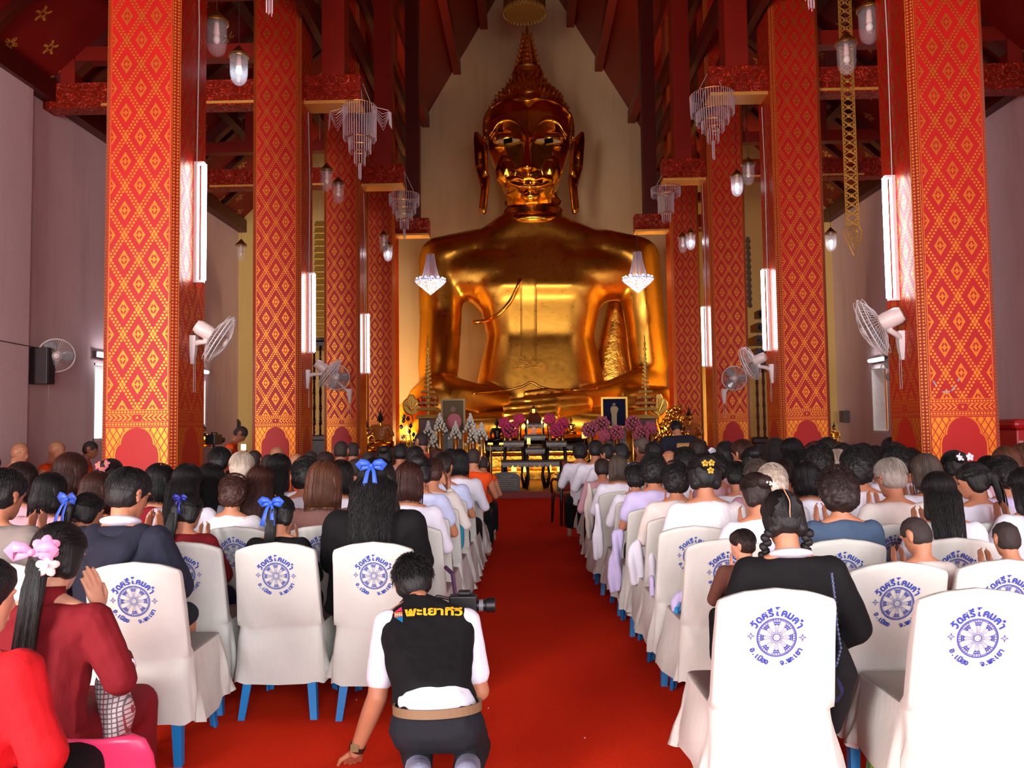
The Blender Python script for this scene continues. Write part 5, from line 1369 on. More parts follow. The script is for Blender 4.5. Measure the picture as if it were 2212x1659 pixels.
# monks on the dais along the left wall, facing the aisle
m = MB(); m.box((-7.1, 8.6, 0), (-5.3, 17.0, .42)); da = m.build('monks_dais', flat('dais_red', (130, 30, 24), .8), bevel=.02); tag(da, 'low red dais along the left wall carrying the row of monks', 'dais')
for i, (px, y, D, hc, lb) in enumerate(((46, 955, 10.1, 'bald', 'monk with a bare right shoulder, second on the dais by the left wall'), (125, 952, 10.9, 'bald', 'monk with a sleeveless orange robe, third on the dais by the left wall'), (197, 951, 11.7, 'stubble', 'monk with a dark head touching the bright red column on the dais'))):
    person(px, y, D, 'crop', hc=hc, top=ORG, label=lb, robe=True, legs='floor', seat=.42, yaw=-PI/2+.15*i, hpitch=.3, arms='lap', group='monks on the dais', seed=3, skin='tan' if i < 2 else 'deep')
person(-14, 985, 9.3, 'crop', hc='stubble', top=ORG, label='monk in orange cut by the left edge on the dais', robe=True, legs='floor', seat=.42, yaw=-PI/2, hpitch=.6, arms='lap', group='monks on the dais', seed=3)
sm, JS, _ = person(520, 925, 12.6, 'crop', hc='stubble', top=ORG, label='monk bending over a small glowing screen before the warm-lit wall', robe=True, seat=.55, legs='floor', yaw=-1.35, lean=.35, hpitch=.9, arms='pray', group='monks on the dais', seed=3, skin='deep')
m = MB(); m.box((-5.0, 12.2, 0), (-3.9, 13.4, .55)); tag(m.build('wooden_platform', flat('dais_red', (130, 30, 24), .8), bevel=.02), 'low wooden platform under the bending monk', 'platform')
# ------------------------------------------------------------------ fans, lamps, chandeliers
M_FANW = flat('fan_plastic', (214, 196, 190), .35); M_FANG = flat('fan_wire', (206, 196, 192), .4)
n = NT('fan_blade'); n.set(color=srgb(150, 150, 156), rough=.15, alpha=.55, spec=.6); M_BLADE = n.m
def fan(center, axis, mount, r, label):
    """axis: the way the fan blows; mount: where the bracket meets the wall"""
    c = Vector(center); ax = Vector(axis).normalized(); mt = Vector(mount)
    o = empty('wall_fan', c, 0, label, 'fan', 'wall fans')
    q = ax.to_track_quat('Z', 'Y').to_matrix(); Q = lambda v: q @ Vector(v)
    m = MB()
    for rr, z in ((1, 0), (.97, .10), (.97, -.10)): m.tube([Q((rr*r*math.cos(a), rr*r*math.sin(a), z*r*1.3)) for a in [2*PI*i/40 for i in range(40)]], .0065 if z == 0 else .004, 5, True)
    for zf in (1, -1):
        for k in range(44):
            a = 2*PI*k/44; m.tube([Q((t*r*math.cos(a+.25*(1-t)), t*r*math.sin(a+.25*(1-t)), zf*r*(.34-.34*t**2.4)*1.0)) for t in (.22, .5, .8, 1.0)], .0019, 3)
        m.tube([Q((.24*r*math.cos(a), .24*r*math.sin(a), zf*r*.335)) for a in [2*PI*i/20 for i in range(20)]], .004, 4, True)
    m.build('grille', M_FANG, o)
    for k in range(3):
        m = MB(); top = []; bot = []
        for i in range(9):
            t = i/8; a0 = 2*PI*k/3; rr = r*(.12+.80*t); w = .30+.36*math.sin(PI*min(1, t*1.05)); 
            top.append([Q((rr*math.cos(a0+w*(u-.5)*1.9), rr*math.sin(a0+w*(u-.5)*1.9), (u-.5)*.16*r)) for u in (0, .33, .66, 1)])
        rings = [row+[p+ax*.003 for p in reversed(row)] for row in top]; m.ring_loft(rings); m.build('blade', M_BLADE, o, smooth=True)
    m = MB(); m.lathe([(.001, .36*r), (.10*r, .35*r), (.20*r, .30*r), (.20*r, .24*r), (.02, .2*r)], 18, (0, 0, 0), q); m.build('hub_cap', M_FANW, o, smooth=True)
    m = MB(); m.lathe([(.03, -.25*r), (.26*r, -.30*r), (.29*r, -.45*r), (.28*r, -.85*r), (.22*r, -.98*r), (.001, -1.0*r)], 20, (0, 0, 0), q); m.build('motor_housing', M_FANW, o, auto=True)
    a = -ax*(.55*r); b = mt-c; mid = (a+b)/2+Vector((0, 0, -.04))
    m = MB(); m.tube([a, a+Vector((0, 0, -.10)), mid, b+(mid-b)*.25, b], [.028, .032, .028, .030, .034], 10); m.build('arm', M_FANW, o, smooth=True)
    m = MB(); d = (c-mt); d.z = 0; d = d.normalized() if abs(d.x) > abs(d.y) else Vector((0, -1, 0)); d = Vector((math.copysign(1, d.x), 0, 0)) if abs(d.x) > .5 else Vector((0, -1, 0))
    side = Vector((-d.y, d.x, 0))
    m.ring_loft([[b+side*w+d*t+Vector((0, 0, z)) for w, t in ((-.05*k_, 0), (.05*k_, 0), (.035*k_, .05*k_), (-.035*k_, .05*k_))] for z, k_ in ((.09, 1.1), (0, 1.0), (-.10, .8), (-.19, .45))]); m.build('bracket', M_FANW, o, auto=True)
    for s in (-.1, .1):
        m = MB(); p0 = b+Vector((0, 0, -.15))+d*.03+side*s*.2; m.tube([p0, p0+Vector((0, 0, -.32))], .0025, 4); m.build('pull_cord', M_WIRE, o)
    return o
cl = CX0-CXH+CW/2+.06; cr = CX0+CXH-CW/2-.06
fan(W(474, 733, 7.75), (.80, .28, -.52), (cl, 7.75, W(410, 745, 7.75).z), .26, 'white wall fan on the nearest left column, seen from behind its motor')
fan(W(712, 806, 11.9), (.74, .22, -.60), (cl, 11.85, W(670, 812, 11.85).z), .26, 'wall fan on the second left column, its cage almost edge-on')
fan(W(727, 815, 15.4), (.15, -.95, -.20), (cl-.2, 15.62, W(748, 850, 15.6).z), .25, 'small wall fan facing forward behind the edge-on fan')
fan(W(1884, 708, 7.75), (-.74, .48, -.38), (cr, 7.75, W(1950, 735, 7.75).z), .30, 'wall fan on the nearest right column with see-through blades')
fan(W(1620, 785, 11.9), (-.70, .52, -.34), (cr, 11.85, W(1660, 800, 11.85).z), .26, 'wall fan on the second right column beside a fluorescent tube')
fan(W(1586, 817, 15.4), (-.12, -.96, -.10), (cr+.2, 15.62, W(1590, 850, 15.6).z), .235, 'small round wall fan in front of the third right column')
fan(W(122, 768, 11.7), (.55, -.80, -.18), (XL, 12.0, W(120, 800, 11.8).z), .25, 'wall fan on the left plaster wall beside the speaker')
fan(W(1928, 800, 16.0), (-.70, -.65, -.1), (XR, 16.3, W(1930, 812, 16.5).z), .24, 'dark wall fan on the right wall half behind the nearest right column')
M_GLASS = NT('clear_glass').set(color=(.9, .85, .85, 1), rough=.06, alpha=.07, spec=1.0).m
M_BRASS = flat('brass', (170, 120, 60), .25, .9); M_SOCK = flat('socket_white', (236, 200, 190), .4); M_BULBON = emit('bulb_on', (226, 236, 255), 60.0); M_BULBOFF = flat('bulb_off', (240, 225, 215), .3)
def lantern(px, py, D, lit, label, s=1.0):
    """py: middle of the glass"""
    p = W(px, py, D); o = empty('glass_lantern', p, 0, label, 'lamp', 'hanging glass lanterns'); o.scale = (s, s, s)
    m = MB(); m.lathe([(.105, .16), (.100, .12), (.098, -.04), (.085, -.11), (.05, -.155), (.012, -.172), (.001, -.18), (.001, -.174), (.012, -.166), (.048, -.149), (.081, -.107), (.094, -.04), (.096, .12), (.101, .16)], 24); m.build('glass_jar', M_GLASS, o, smooth=True)
    m = MB(); m.tube([(.106*math.cos(a), .106*math.sin(a), .16) for a in [2*PI*i/28 for i in range(28)]], .008, 6, True); m.build('rim', M_BRASS, o, smooth=True)
    m = MB(); m.lathe([(.002, .30), (.02, .28), (.075, .215), (.11, .185), (.10, .178), (.002, .19)], 18); m.build('brass_cap', M_BRASS, o, auto=True)
    m = MB(); m.lathe([(.001, .19), (.022, .18), (.026, .10), (.030, .05), (.026, .04), (.001, .04)], 12); m.build('socket', M_SOCK, o, smooth=True)
    m = MB(); m.lathe([(.001, .045), (.022, .035), (.034, -.0), (.026, -.03), (.001, -.042)], 14); m.build('bulb', M_BULBON if lit else M_BULBOFF, o, smooth=True)
    ax_ = abs(p.x-CX0); zt_ = CZ(ax_)-.02 if ax_ < 4.05 else 10.0-(ax_-4.0)/3.5*3.25-.02
    m = MB(); m.tube([(0, 0, .29), (0, 0, (zt_-p.z)/s)], .004, 4); m.build('cord', flat('dark_cord', (60, 40, 34), .6), o)
    return o
lantern(468, 85, 8.2, False, 'unlit glass lantern, larger of the upper left pair', 1.1); lantern(516, 153, 8.9, True, 'glass lantern with a small lit bulb beside the second left column', 1.02)
lantern(706, 391, 12.6, False, 'unlit glass lantern left of its twin before the third left column'); lantern(731, 419, 13.2, False, 'unlit glass lantern, lower of the pair before the third left column')
lantern(829, 527, 16.8, False, 'dark glass lantern overlapping a lit one before the fourth left column'); lantern(838, 548, 17.2, True, 'brightly lit glass lantern before the fourth left column')
lantern(521, 548, 15.5, False, 'dark glass lantern hanging in the left aisle', 1.0)
lantern(1878, 58, 8.2, False, 'unlit glass lantern, highest at the upper right', 1.1); lantern(1829, 128, 8.9, False, 'unlit glass lantern in front of the long golden banner', 1.08)
lantern(1617, 378, 12.6, False, 'unlit glass lantern above the lit one on the right'); lantern(1592, 403, 13.2, True, 'dazzling lit glass lantern left of the second right column')
lantern(1475, 530, 17.2, False, 'faint glass lantern beside the lit one before the fourth right column'); lantern(1492, 523, 16.8, True, 'lit glass lantern before the fourth right column'); lantern(1795, 524, 15.0, True, 'lit glass lantern hanging in the right aisle')
M_CRYS = flat('crystal_beads', (190, 168, 172), .25, spec=.8); M_CRYSL = NT('crystal_lit'); _v = M_CRYSL.voronoi(M_CRYSL.coord(), 34.0, 'F1'); M_CRYSL.set(color=srgb(225, 225, 245), rough=.2, emit=srgb(186, 196, 255), estr=E(M_CRYSL, _v.outputs['Distance'])*-3.4+2.3); M_CRYSL = M_CRYSL.m
def crystal(px, py, D, tiers, label, wires=.55, arms=False):
    """tiers: radius, top, bottom relative to the top ring"""
    p = W(px, py, D); o = empty('crystal_chandelier', p, 0, label, 'chandelier', 'beaded crystal chandeliers')
    for k, (r, a, b) in enumerate(tiers):
        m = MB(); nn = max(6, int(46*r/.28))
        for i in range(nn):
            t = 2*PI*i/nn; x, y = r*math.cos(t), r*math.sin(t); z = a; rr = .0045
            m.tube([(x, y, a), (x*.99, y*.99, (a+b)/2), (x*.97, y*.97, b-.015*math.sin(i*1.7))], rr, 4)
        m.build('bead_tier', M_CRYS, o)
        m = MB(); m.tube([(r*math.cos(t), r*math.sin(t), a) for t in [2*PI*i/30 for i in range(30)]], .007, 5, True); m.build('ring', M_BRASS, o)
    if wires:
        m = MB(); R0 = tiers[0][0]
        for i in range(4): m.tube([(R0*.8*math.cos(i*PI/2+.4), R0*.8*math.sin(i*PI/2+.4), 0), (0, 0, wires)], .004, 4)
        m.tube([(0, 0, 0), (0, 0, 6.37-p.z if D > 8 else 4.5)], .004, 4); m.build('hanging_wires', M_WIRE, o)
    if arms:
        for sg in (-1, 1):
            m = MB(); R0 = tiers[0][0]
            for j in range(6):
                m.tube([(sg*(R0*.75), -.04+.015*j, -.02-.01*j), (sg*(R0+.10), -.04+.015*j, -.14-.045*j), (sg*(R0+.20), -.02+.01*j, -.10-.005*j)], .004, 4)
                m.tube([(sg*(R0+.19+.006*j), -.02+.01*j, -.09), (sg*(R0+.20+.006*j), -.02+.01*j, -.30-.01*j)], .004, 4)
            m.tube([(sg*R0*.7, 0, .0), (sg*(R0+.19), 0, -.07)], .006, 4)
            m.build('bead_swag', M_CRYS, o)
    return o
crystal(777, 230, 11.86, [(.255, 0, -.52), (.17, -.50, -.72), (.085, -.70, -.90), (.02, -.88, -1.12)], 'unlit crystal chandelier with bead swags by the third left column', .48, True)
crystal(873, 421, 15.98, [(.31, 0, -.22), (.24, -.18, -.38), (.17, -.34, -.52), (.09, -.5, -.70), (.02, -.7, -.9)], 'dim tiered crystal chandelier before the fourth left column', .5)
crystal(1538, 206, 11.86, [(.33, 0, -.30), (.25, -.26, -.44), (.17, -.40, -.56), (.09, -.52, -.72), (.018, -.7, -.98)], 'unlit tiered crystal chandelier left of the second right column', .45)
crystal(1438, 407, 15.98, [(.30, 0, -.16), (.16, -.1, -.50), (.09, -.5, -.68)], 'dim crystal chandelier before the fourth right column', .4)
crystal(582, -60, 7.2, [(.12, 0, -.2), (.03, -.05, -.40)], 'white bead tassel hanging into view before the second left column', .3)
crystal(1750, -60, 7.2, [(.12, 0, -.2), (.028, -.05, -.345)], 'white bead tassel hanging into view before the second right column', .3)
def litch(px, py, D, label):
    p = W(px, py, D); o = empty('lit_chandelier', p, 0, label, 'chandelier', 'lit basket chandeliers')
    m = MB()
    for i in range(34):
        t = 2*PI*i/34; c, s_ = math.cos(t), math.sin(t)
        m.tube([(.10*c, .10*s_, .68), (.13*c, .13*s_, .45), (.20*c, .20*s_, .16), (.26*c, .26*s_, .04)], .006, 4)
    m.build('bead_cone', M_CRYS, o)
    m = MB(); m.lathe([(.30, .03), (.39, .02), (.40, -.03), (.34, -.10), (.22, -.20), (.10, -.30), (.02, -.36), (.001, -.38)], 30); m.build('basket', M_CRYSL, o)
    m = MB()
    for i in range(14): t = 2*PI*i/14; m.ell((.36*math.cos(t), .36*math.sin(t), .03), .026, 8)
    m.build('lamps', M_BULBON, o)['kind'] = 'stuff'
    m = MB(); m.tube([(0, 0, -.1), (0, 0, 6.37-p.z)], .006, 5); m.build('hanging_rod', flat('dark_cord', (60, 40, 34), .6), o)
litch(930, 606, 20.16, 'lit basket chandelier hanging before the statue\'s right arm, photo left'); litch(1378, 602, 20.16, 'lit basket chandelier hanging before the statue\'s left arm, photo right')
# long pierced banners
M_GILT = flat('pierced_gilt', (196, 150, 62), .35, .6)
def banner(px, y0, y1, D, w, label):
    a = W(px, y0, D); b = W(px+6, y1, D); o = empty('long_banner', a, 0, label, 'banner', 'long hanging banners'); H_ = a.z-b.z-w*2.2
    m = MB(); step = w*.72; k = int(H_/step)
    for i in range(k):
        z = -i*step; h = step
        m.bar((-w/2, 0, z), (-w/2, 0, z-h), .012, .012); m.bar((w/2, 0, z), (w/2, 0, z-h), .012, .012)
        m.bar((-w/2, 0, z), (w/2, 0, z-h), .014, .014, (0, 1, 0)); m.bar((w/2, 0, z), (-w/2, 0, z-h), .014, .014, (0, 1, 0))
        m.ell((0, -.006, z-h/2), (w*.17, .012, w*.17), 8); m.ell((-w*.38, 0, z-h/2), (w*.08, .01, w*.16), 6); m.ell((w*.38, 0, z-h/2), (w*.08, .01, w*.16), 6)
    m.build('lattice', M_GILT, o)
    m = MB(); z = -k*step; pts = [(-w/2, z), (-w*.72, z-w*.35), (-w*.55, z-w*1.1), (0, z-w*2.3), (w*.55, z-w*1.1), (w*.72, z-w*.35), (w/2, z)]
    m.tube([(x, 0, q) for x, q in pts], .009, 6, True); m.tube([(x*.55, 0, z-w*.6+(q-z+w*.6)*.6) for x, q in pts], .008, 6, True)
    for i in range(9): m.ell((math.sin(i*2.4)*w*.25, -.01, z-w*.3-i*w*.14), (w*.12, .012, w*.1), 8)
    m.build('pendant', M_GILT, o)
banner(1822, -60, 553, 9.8, .155, 'long pierced golden banner hanging between the two nearest right columns')
def cloth_banner(px0, px1, y0, y1, D, label, mat):
    a = W(px0, y0, D); b = W(px1, y1, D); o = empty('tiered_banner', ((a.x+b.x)/2, D, b.z), 0, label, 'banner'); w = b.x-a.x; H_ = a.z-b.z
    m = MB(); z = H_
    while z > .05:
        m.ring_loft([[(-w/2, -.02, z), (w/2, -.02, z), (w/2, .02, z), (-w/2, .02, z)], [(-w/2-.03, -.04, z-.12), (w/2+.03, -.04, z-.12), (w/2+.03, .04, z-.12), (-w/2-.03, .04, z-.12)]])
        for i in range(7): m.ell((-w/2+w*i/6, -.045, z-.13), (.018, .012, .03), 6)
        z -= .145
    m.build('fringe', mat, o)
    m = MB(); ax_ = abs((a.x+b.x)/2-CX0); m.tube([(0, 0, H_), (0, 0, 10.0-max(0, ax_-4.0)/3.5*3.25-b.z)], .006, 4); m.build('cord', M_WIRE, o)
    return o
cloth_banner(682, 700, 478, 720, 17.5, 'tiered olive-gold fringed banner between the second and third left columns', M_GILT)
cloth_banner(1612, 1622, 512, 660, 17.8, 'narrow grey-gold fringed banner right of the third right column', flat('greygold', (120, 104, 80), .6))
# mirror mosaic pulpit on the left, carved shrine on the right
n = NT('mirror_mosaic'); v = n.voronoi(n.coord(), 36.0, 'F1'); n.set(color=n.mix(E(n, v.outputs['Distance']).gt(.35), v.outputs['Color'], srgb(60, 16, 12)), metal=.9, rough=.12); n.bump(v.outputs['Color'], .8, .02); M_MOS = n.m
M_DARKW = flat('dark_carved_wood', (44, 22, 18), .35); M_WOODR = flat('carved_brown_wood', (92, 40, 26), .4)
def shrine(px0, px1, y0, y1, ytop, D, label, post, roofm, nm):
    a = W(px0, y1, D); b = W(px1, y0, D); o = empty(nm, ((a.x+b.x)/2, D, 0), 0, label, 'shrine'); w = (b.x-a.x)/2; zt = b.z; zr = W(px0, ytop, D).z
    m = MB(); m.box((-w-.1, -.5, 0), (w+.1, .5, a.z)); m.box((-w-.16, -.56, a.z-.12), (w+.16, .56, a.z)); m.build('base', roofm, o, bevel=.02)
    for i in range(5):
        m = MB(); x = -w+2*w*i/4; prof = [(.03, a.z)]
        kk = 12
        for j in range(kk): z = a.z+(zt-a.z)*(j+.5)/kk; prof += [(.028, z-.02), (.038 if j % 2 else .026, z)]
        prof.append((.03, zt)); m.lathe(prof, 8, (x, -.45, 0)); m.build('post', post, o)
    m = MB()
    for j in range(5): s_ = 1.15-.22*j; z = zt+(zr-zt)*j/5; m.box((-w*s_-.05, -.55*s_, z), (w*s_+.05, .55*s_, z+(zr-zt)/5*.55)); m.lathe([(.02, z), (.05, z+.05), (.001, z+.2)], 6, (-w*s_, -.5*s_, 0)); m.lathe([(.02, z), (.05, z+.05), (.001, z+.2)], 6, (w*s_, -.5*s_, 0))
    m.build('roof', roofm, o); return o
shrine(664, 716, 752, 940, 690, 18.3, 'mirror-mosaic pulpit glittering between the second and third left columns', M_MOS, M_DARKW, 'mosaic_pulpit')
shrine(1626, 1676, 800, 945, 660, 18.0, 'dark carved shrine with turned posts between the second and third right columns', M_WOODR, M_DARKW, 'carved_shrine')
# speaker, wall medallion, cables
m_ = empty('wall_speaker', (XL, 11.62, W(72, 791, 11.6).z), 0, 'dark box loudspeaker on the left plaster wall beside the fan', 'speaker')
m = MB(); m.box((0, -.12, -.27), (.27, .08, .27)); m.build('cabinet', flat('speaker_black', (54, 40, 42), .5), m_, bevel=.01)
m = MB(); m.box((.27, -.10, -.25), (.28, .06, .25)); m.build('grille', flat('speaker_grille', (36, 30, 32), .8), m_)
def cable(pts, nm='cable', lb='thin cable running along the left plaster wall'):
    m = MB(); m.tube(pts, .006, 4); tag(m.build(nm, flat('dark_cord', (60, 40, 34), .6)), lb, 'cable')
cable([(XL+.14, 11.5, W(55, 752, 11.5).z), (XL+.13, 10.5, W(55, 752, 11.5).z+.02), (XL+.13, 9.0, W(55, 752, 11.5).z+.10)])
p = W(505, 916, 19.8); md = empty('wall_medallion', (p.x, YJ-.04, p.z), 0, 'dark oval medallion with a gold flame on the warm-lit wall', 'medallion')
m = MB(); m.lathe([(.001, -.03), (.13, -.03), (.14, 0), (.13, .03), (.001, .03)], 24, (0, 0, 0), Matrix.Diagonal((.95, 1, 1)) @ Matrix.Rotation(PI/2, 3, 'X')); m.build('disc', M_DARKW, md)
m = MB(); m.ring_loft([[(-.012, -.04, .09), (.012, -.04, .09), (.012, -.05, .09), (-.012, -.05, .09)], [(-.05, -.04, -.01), (.05, -.04, -.01), (.05, -.05, -.01), (-.05, -.05, -.01)], [(-.012, -.04, -.08), (.012, -.04, -.08), (.012, -.05, -.08), (-.012, -.05, -.08)]]); m.build('flame', M_GILT, md)
m = MB(); m.ring_loft([[(-.06, -.03, -.13), (.06, -.03, -.13), (.06, .03, -.13), (-.06, .03, -.13)], [(-.13, -.03, -.24), (.13, -.03, -.24), (.13, .03, -.24), (-.13, .03, -.24)]]); m.build('lotus_foot', M_GILT, md)
# hanging royal umbrella drum above the statue
p = sp(1133, 10, -1.2); ud = empty('hanging_umbrella', p, 0, 'bottom of a round gilt umbrella hanging above the statue\'s spire', 'umbrella')
m = MB(); m.lathe([(.001, -.25), (.55, -.25), (.60, -.18), (.60, .30), (.56, .34), (.001, .36)], 36); m.build('drum', flat('old_gilt', (120, 84, 40), .5, .4), ud)
m = MB()
for i in range(36): t = 2*PI*i/36; m.ell((.60*math.cos(t), .60*math.sin(t), -.24), (.03, .03, .07), 6)
m.build('fringe', M_GILT, ud)['kind'] = 'stuff'
# red box at the right wall
p = W(2200, 950, 9.6); rb = empty('red_cabinet', (p.x+.25, 9.6, 0), 0, 'red cabinet with a rounded top beside the nearest right column', 'cabinet')
zt = W(2190, 905, 9.4).z; MRC = flat('red_cabinet', (176, 20, 28), .4)
m = MB(); m.box((-.45, -.3, 0), (.6, .4, zt-.12)); m.build('body', MRC, rb, bevel=.02)
m = MB(); m.box((-.50, -.35, zt-.12), (.65, .45, zt)); m.build('top', MRC, rb, bevel=.05)
m = MB()
for z in (.30, .42, .55): m.box((-.43, -.306, zt-z), (-.38, -.30, zt-z+.05))
m.build('marks', flat('pale_marks', (190, 150, 150), .6), rb)
# small breaker box on the right wall, tape scraps on the column
p = W(1816, 900, 19.4); bxx = MB(); bxx.box((XR-.14, 19.2, p.z-.14), (XR, 19.5, p.z+.14)); tag(bxx.build('breaker_box', flat('breaker_grey', (90, 80, 76), .5), bevel=.01), 'small grey electrical box on the corner of the right wall', 'box')
bxx = MB(); cxr = CX0+CXH
for dx, dz, w_, r_ in ((-.14, .02, .05, -1.0), (-.04, -.06, .07, .1), (.03, -.03, .06, .9), (.08, .05, .035, 1.0)): bxx.cbox((dx, 0, dz), (w_, .003, .014), R3(0, -r_, 0))
p = W(2052, 832, 7.4); tag(bxx.build('tape_scraps', flat('grey_tape', (150, 140, 138), .6), loc=(p.x, 7.397, p.z)), 'scraps of grey tape stuck on the nearest right column', 'tape')
# ------------------------------------------------------------------ the altar before the statue
PZ = .13
def BZ(x): return .13 if -3.1 < x < 1.28 else 0.0
M_LAC = NT('lacquer_inlay'); _v = M_LAC.voronoi(M_LAC.coord(), 30.0, 'F1'); M_LAC.set(color=M_LAC.mix(M_LAC.math('SINE', E(M_LAC, _v.outputs['Distance'])*46.0).gt(.1), srgb(30, 18, 16), srgb(170, 164, 158)), rough=.4, spec=.4); M_LAC = M_LAC.m
M_LACD = flat('dark_lacquer', (34, 18, 16), .45, spec=.3); M_FLAME = emit('candle_flame', (255, 190, 90), 30.0); M_GLOW = emit('warm_lamp', (255, 176, 60), 7.0)
def inlaid_table(px0, px1, ytop, D, depth, zb, label, name='inlaid_table'):
    a = W(px0, ytop, D); b = W(px1, ytop, D); w = (b.x-a.x)/2; H_ = a.z-zb
    o = empty(name, ((a.x+b.x)/2, D+depth/2, zb), 0, label, 'table', 'inlaid altar tables')
    m = MB(); m.box((-w, -depth/2, H_-.035), (w, depth/2, H_)); m.build('top', M_LACD, o, bevel=.006)
    m = MB(); k = 12; m.box((-w+.01, -depth/2+.005, H_-.085), (w-.01, depth/2-.005, H_-.035))
    for i in range(k): x = -w+.02+(2*w-.04)*(i+.5)/k; m.ell((x, -depth/2+.012, H_-.10), (w/k*.95, .012, .035), 8)
    m.build('apron', M_LAC, o)
    for sx in (-1, 1):
        for sy in (-1, 1):
            m = MB(); x = sx*(w-.05); y = sy*(depth/2-.05)
            m.tube([(x, y, H_-.06), (x+sx*.02, y, H_*.6), (x-sx*.025, y, H_*.25), (x+sx*.03, y, .0)], [.035, .032, .022, .034], 8); m.build('leg', M_LACD, o, smooth=True)
    return o
inlaid_table(1082, 1226, 996, 16.5, .7, PZ, 'long low inlaid offering table in front of the altar steps')
z2 = W(1150, 996, 16.5).z
inlaid_table(1134, 1178, 968, 16.9, .5, PZ, 'middle inlaid table behind the long offering table')
inlaid_table(1131, 1179, 939, 17.5, .5, PZ, 'tall inlaid table carrying the pink marble figure')
inlaid_table(1086, 1133, 953, 17.2, .5, PZ, 'left inlaid side table under pink flowers'); inlaid_table(1179, 1225, 953, 17.2, .5, PZ, 'right inlaid side table under pink flowers')
# backboards / steps behind
def block(px0, px1, y0, y1, D, depth, mat, name, label, cat):
    a = W(px0, y1, D); b = W(px1, y0, D); m = MB(); m.box((a.x, D, max(a.z, PZ)), (b.x, D+depth, b.z)); return tag(m.build(name, mat, bevel=.01), label, cat)
inlaid_table(1048, 1262, 962, 18.2, .8, PZ, 'wide dark wooden altar stage behind the inlaid tables', 'altar_stage')
inlaid_table(1133, 1176, 914, 18.3, .5, W(1150, 962, 18.2).z, 'small inlaid stand with the brown stupa model on it')
# statuettes
def buddha(px, ybase, ytop, D, mat, label, robe=None, facemat=None, name='buddha_statuette', wide=1.0, flame=True, turn=0.0):
    b = W(px, ybase, D); t = W(px, ytop, D); s = (t.z-b.z)
    o = empty(name, (b.x, D, b.z), turn, label, 'statue', 'small Buddha statues')
    w = wide
    hs = [[((0, 0, .06), (.16*w, .12, .04)), ((-.26*w, -.08, .07), (.07, .06, .055))], [((0, 0, .06), (.16*w, .12, .04)), ((.26*w, -.08, .07), (.07, .06, .055))], [((-.24*w, -.12, .09), .045), ((.12*w, -.18, .11), .04)], [((.24*w, -.12, .07), .045), ((-.12*w, -.18, .07), .04)],
          [((0, .0, .16), (.11*w, .08, .06)), ((0, .0, .42), (.15*w, .085, .07))], [((0, 0, .42), (.15*w, .08, .06)), ((-.17*w, 0, .48), .05), ((.17*w, 0, .48), .05)],
          [((-.18*w, 0, .47), .048), ((-.24*w, -.03, .28), .04)], [((-.24*w, -.03, .28), .038), ((-.20*w, -.14, .12), .028)], [((.18*w, 0, .47), .048), ((.24*w, -.02, .28), .04)], [((.24*w, -.02, .28), .038), ((.03*w, -.16, .17), .028)],
          [((0, 0, .50), .05), ((0, -.01, .58), .042)]]
    body = put('body', blob([[((Vector(e[0])*s), tuple(x*s for x in (e[1] if isinstance(e[1], tuple) else (e[1],)*3))) for e in h] for h in hs], .012*max(1, s), 3, 2), mat, o)
    hh = [[((0, -.01, .68), (.072, .078, .085)), ((0, -.035, .63), (.05, .05, .05))], [((-.078, 0, .67), (.010, .02, .03)), ((-.076, 0, .62), (.008, .012, .02))], [((.078, 0, .67), (.010, .02, .03)), ((.076, 0, .62), (.008, .012, .02))], [((0, -.085, .67), (.008, .01, .03)), ((0, -.09, .655), .012)], [((0, -.078, .628), (.025, .012, .007))]]
    put('head', blob([[((Vector(e[0])*s), tuple(x*s for x in (e[1] if isinstance(e[1], tuple) else (e[1],)*3))) for e in h] for h in hh], .007*max(1, s*1.2), 2, 2), facemat or mat, o)
    m = MB(); m.ell((0, .01*s, .715*s), (.079*s, .083*s, .072*s), 14); m.lathe([(.04*s, .77*s), (.045*s, .80*s), (.02*s, .84*s), (.022*s, .87*s), (.006*s, .93*s), (.001*s, 1.0*s)], 10); m.build('hair', MATS.get('hairknob') or flat('hairknob', (30, 22, 18), .5) if facemat or mat is not M_GOLDP else mat, o, smooth=True)
    if robe:
        hs2 = [[((0, .01, .15), (.15*w, .11, .05)), ((0, .01, .43), (.175*w, .10, .07))], [((-.18*w, 0, .48), .058), ((.18*w, 0, .48), .058), ((0, 0, .40), (.16*w, .1, .06))], [((-.19*w, 0, .46), .06), ((-.26*w, -.03, .27), .055)], [((.19*w, 0, .46), .06), ((.27*w, -.03, .27), .055)], [((0, .0, .06), (.20*w, .13, .05)), ((0, 0, .20), (.17*w, .11, .05))]]
        put('robe', blob([[((Vector(e[0])*s), tuple(x*s for x in (e[1] if isinstance(e[1], tuple) else (e[1],)*3))) for e in h] for h in hs2], .014*max(1, s), 3, 2, fold_post(3, .010*s)), robe, o)
    m = MB(); m.lathe([(.34*s*w, -.06*s), (.36*s*w, -.03*s), (.30*s*w, 0), (.33*s*w, .03*s), (.001, .03*s)], 24, (0, -.03*s, 0), Matrix.Diagonal((1, .65, 1))); m.build('pedestal', mat if not facemat else M_GOLDP, o)
    return o
M_BRONZE = flat('black_bronze', (26, 20, 18), .3, .5); M_PINKM = flat('pink_marble', (220, 160, 140), .4); M_SILK = flat('saffron_silk', (176, 92, 22), .4, bump=.4, bscale=14)
buddha(1074, 955, 897, 17.9, M_BRONZE, 'black bronze Buddha statuette left of the altar centre')
buddha(1153, 937, 911, 17.6, M_PINKM, 'tiny pale pink Buddha figure between the two candles')
buddha(822, 962, 878, 18.4, M_GOLDP, 'golden Buddha in a saffron satin robe before the fourth left column', robe=M_SILK, facemat=M_BRONZE, wide=1.15)
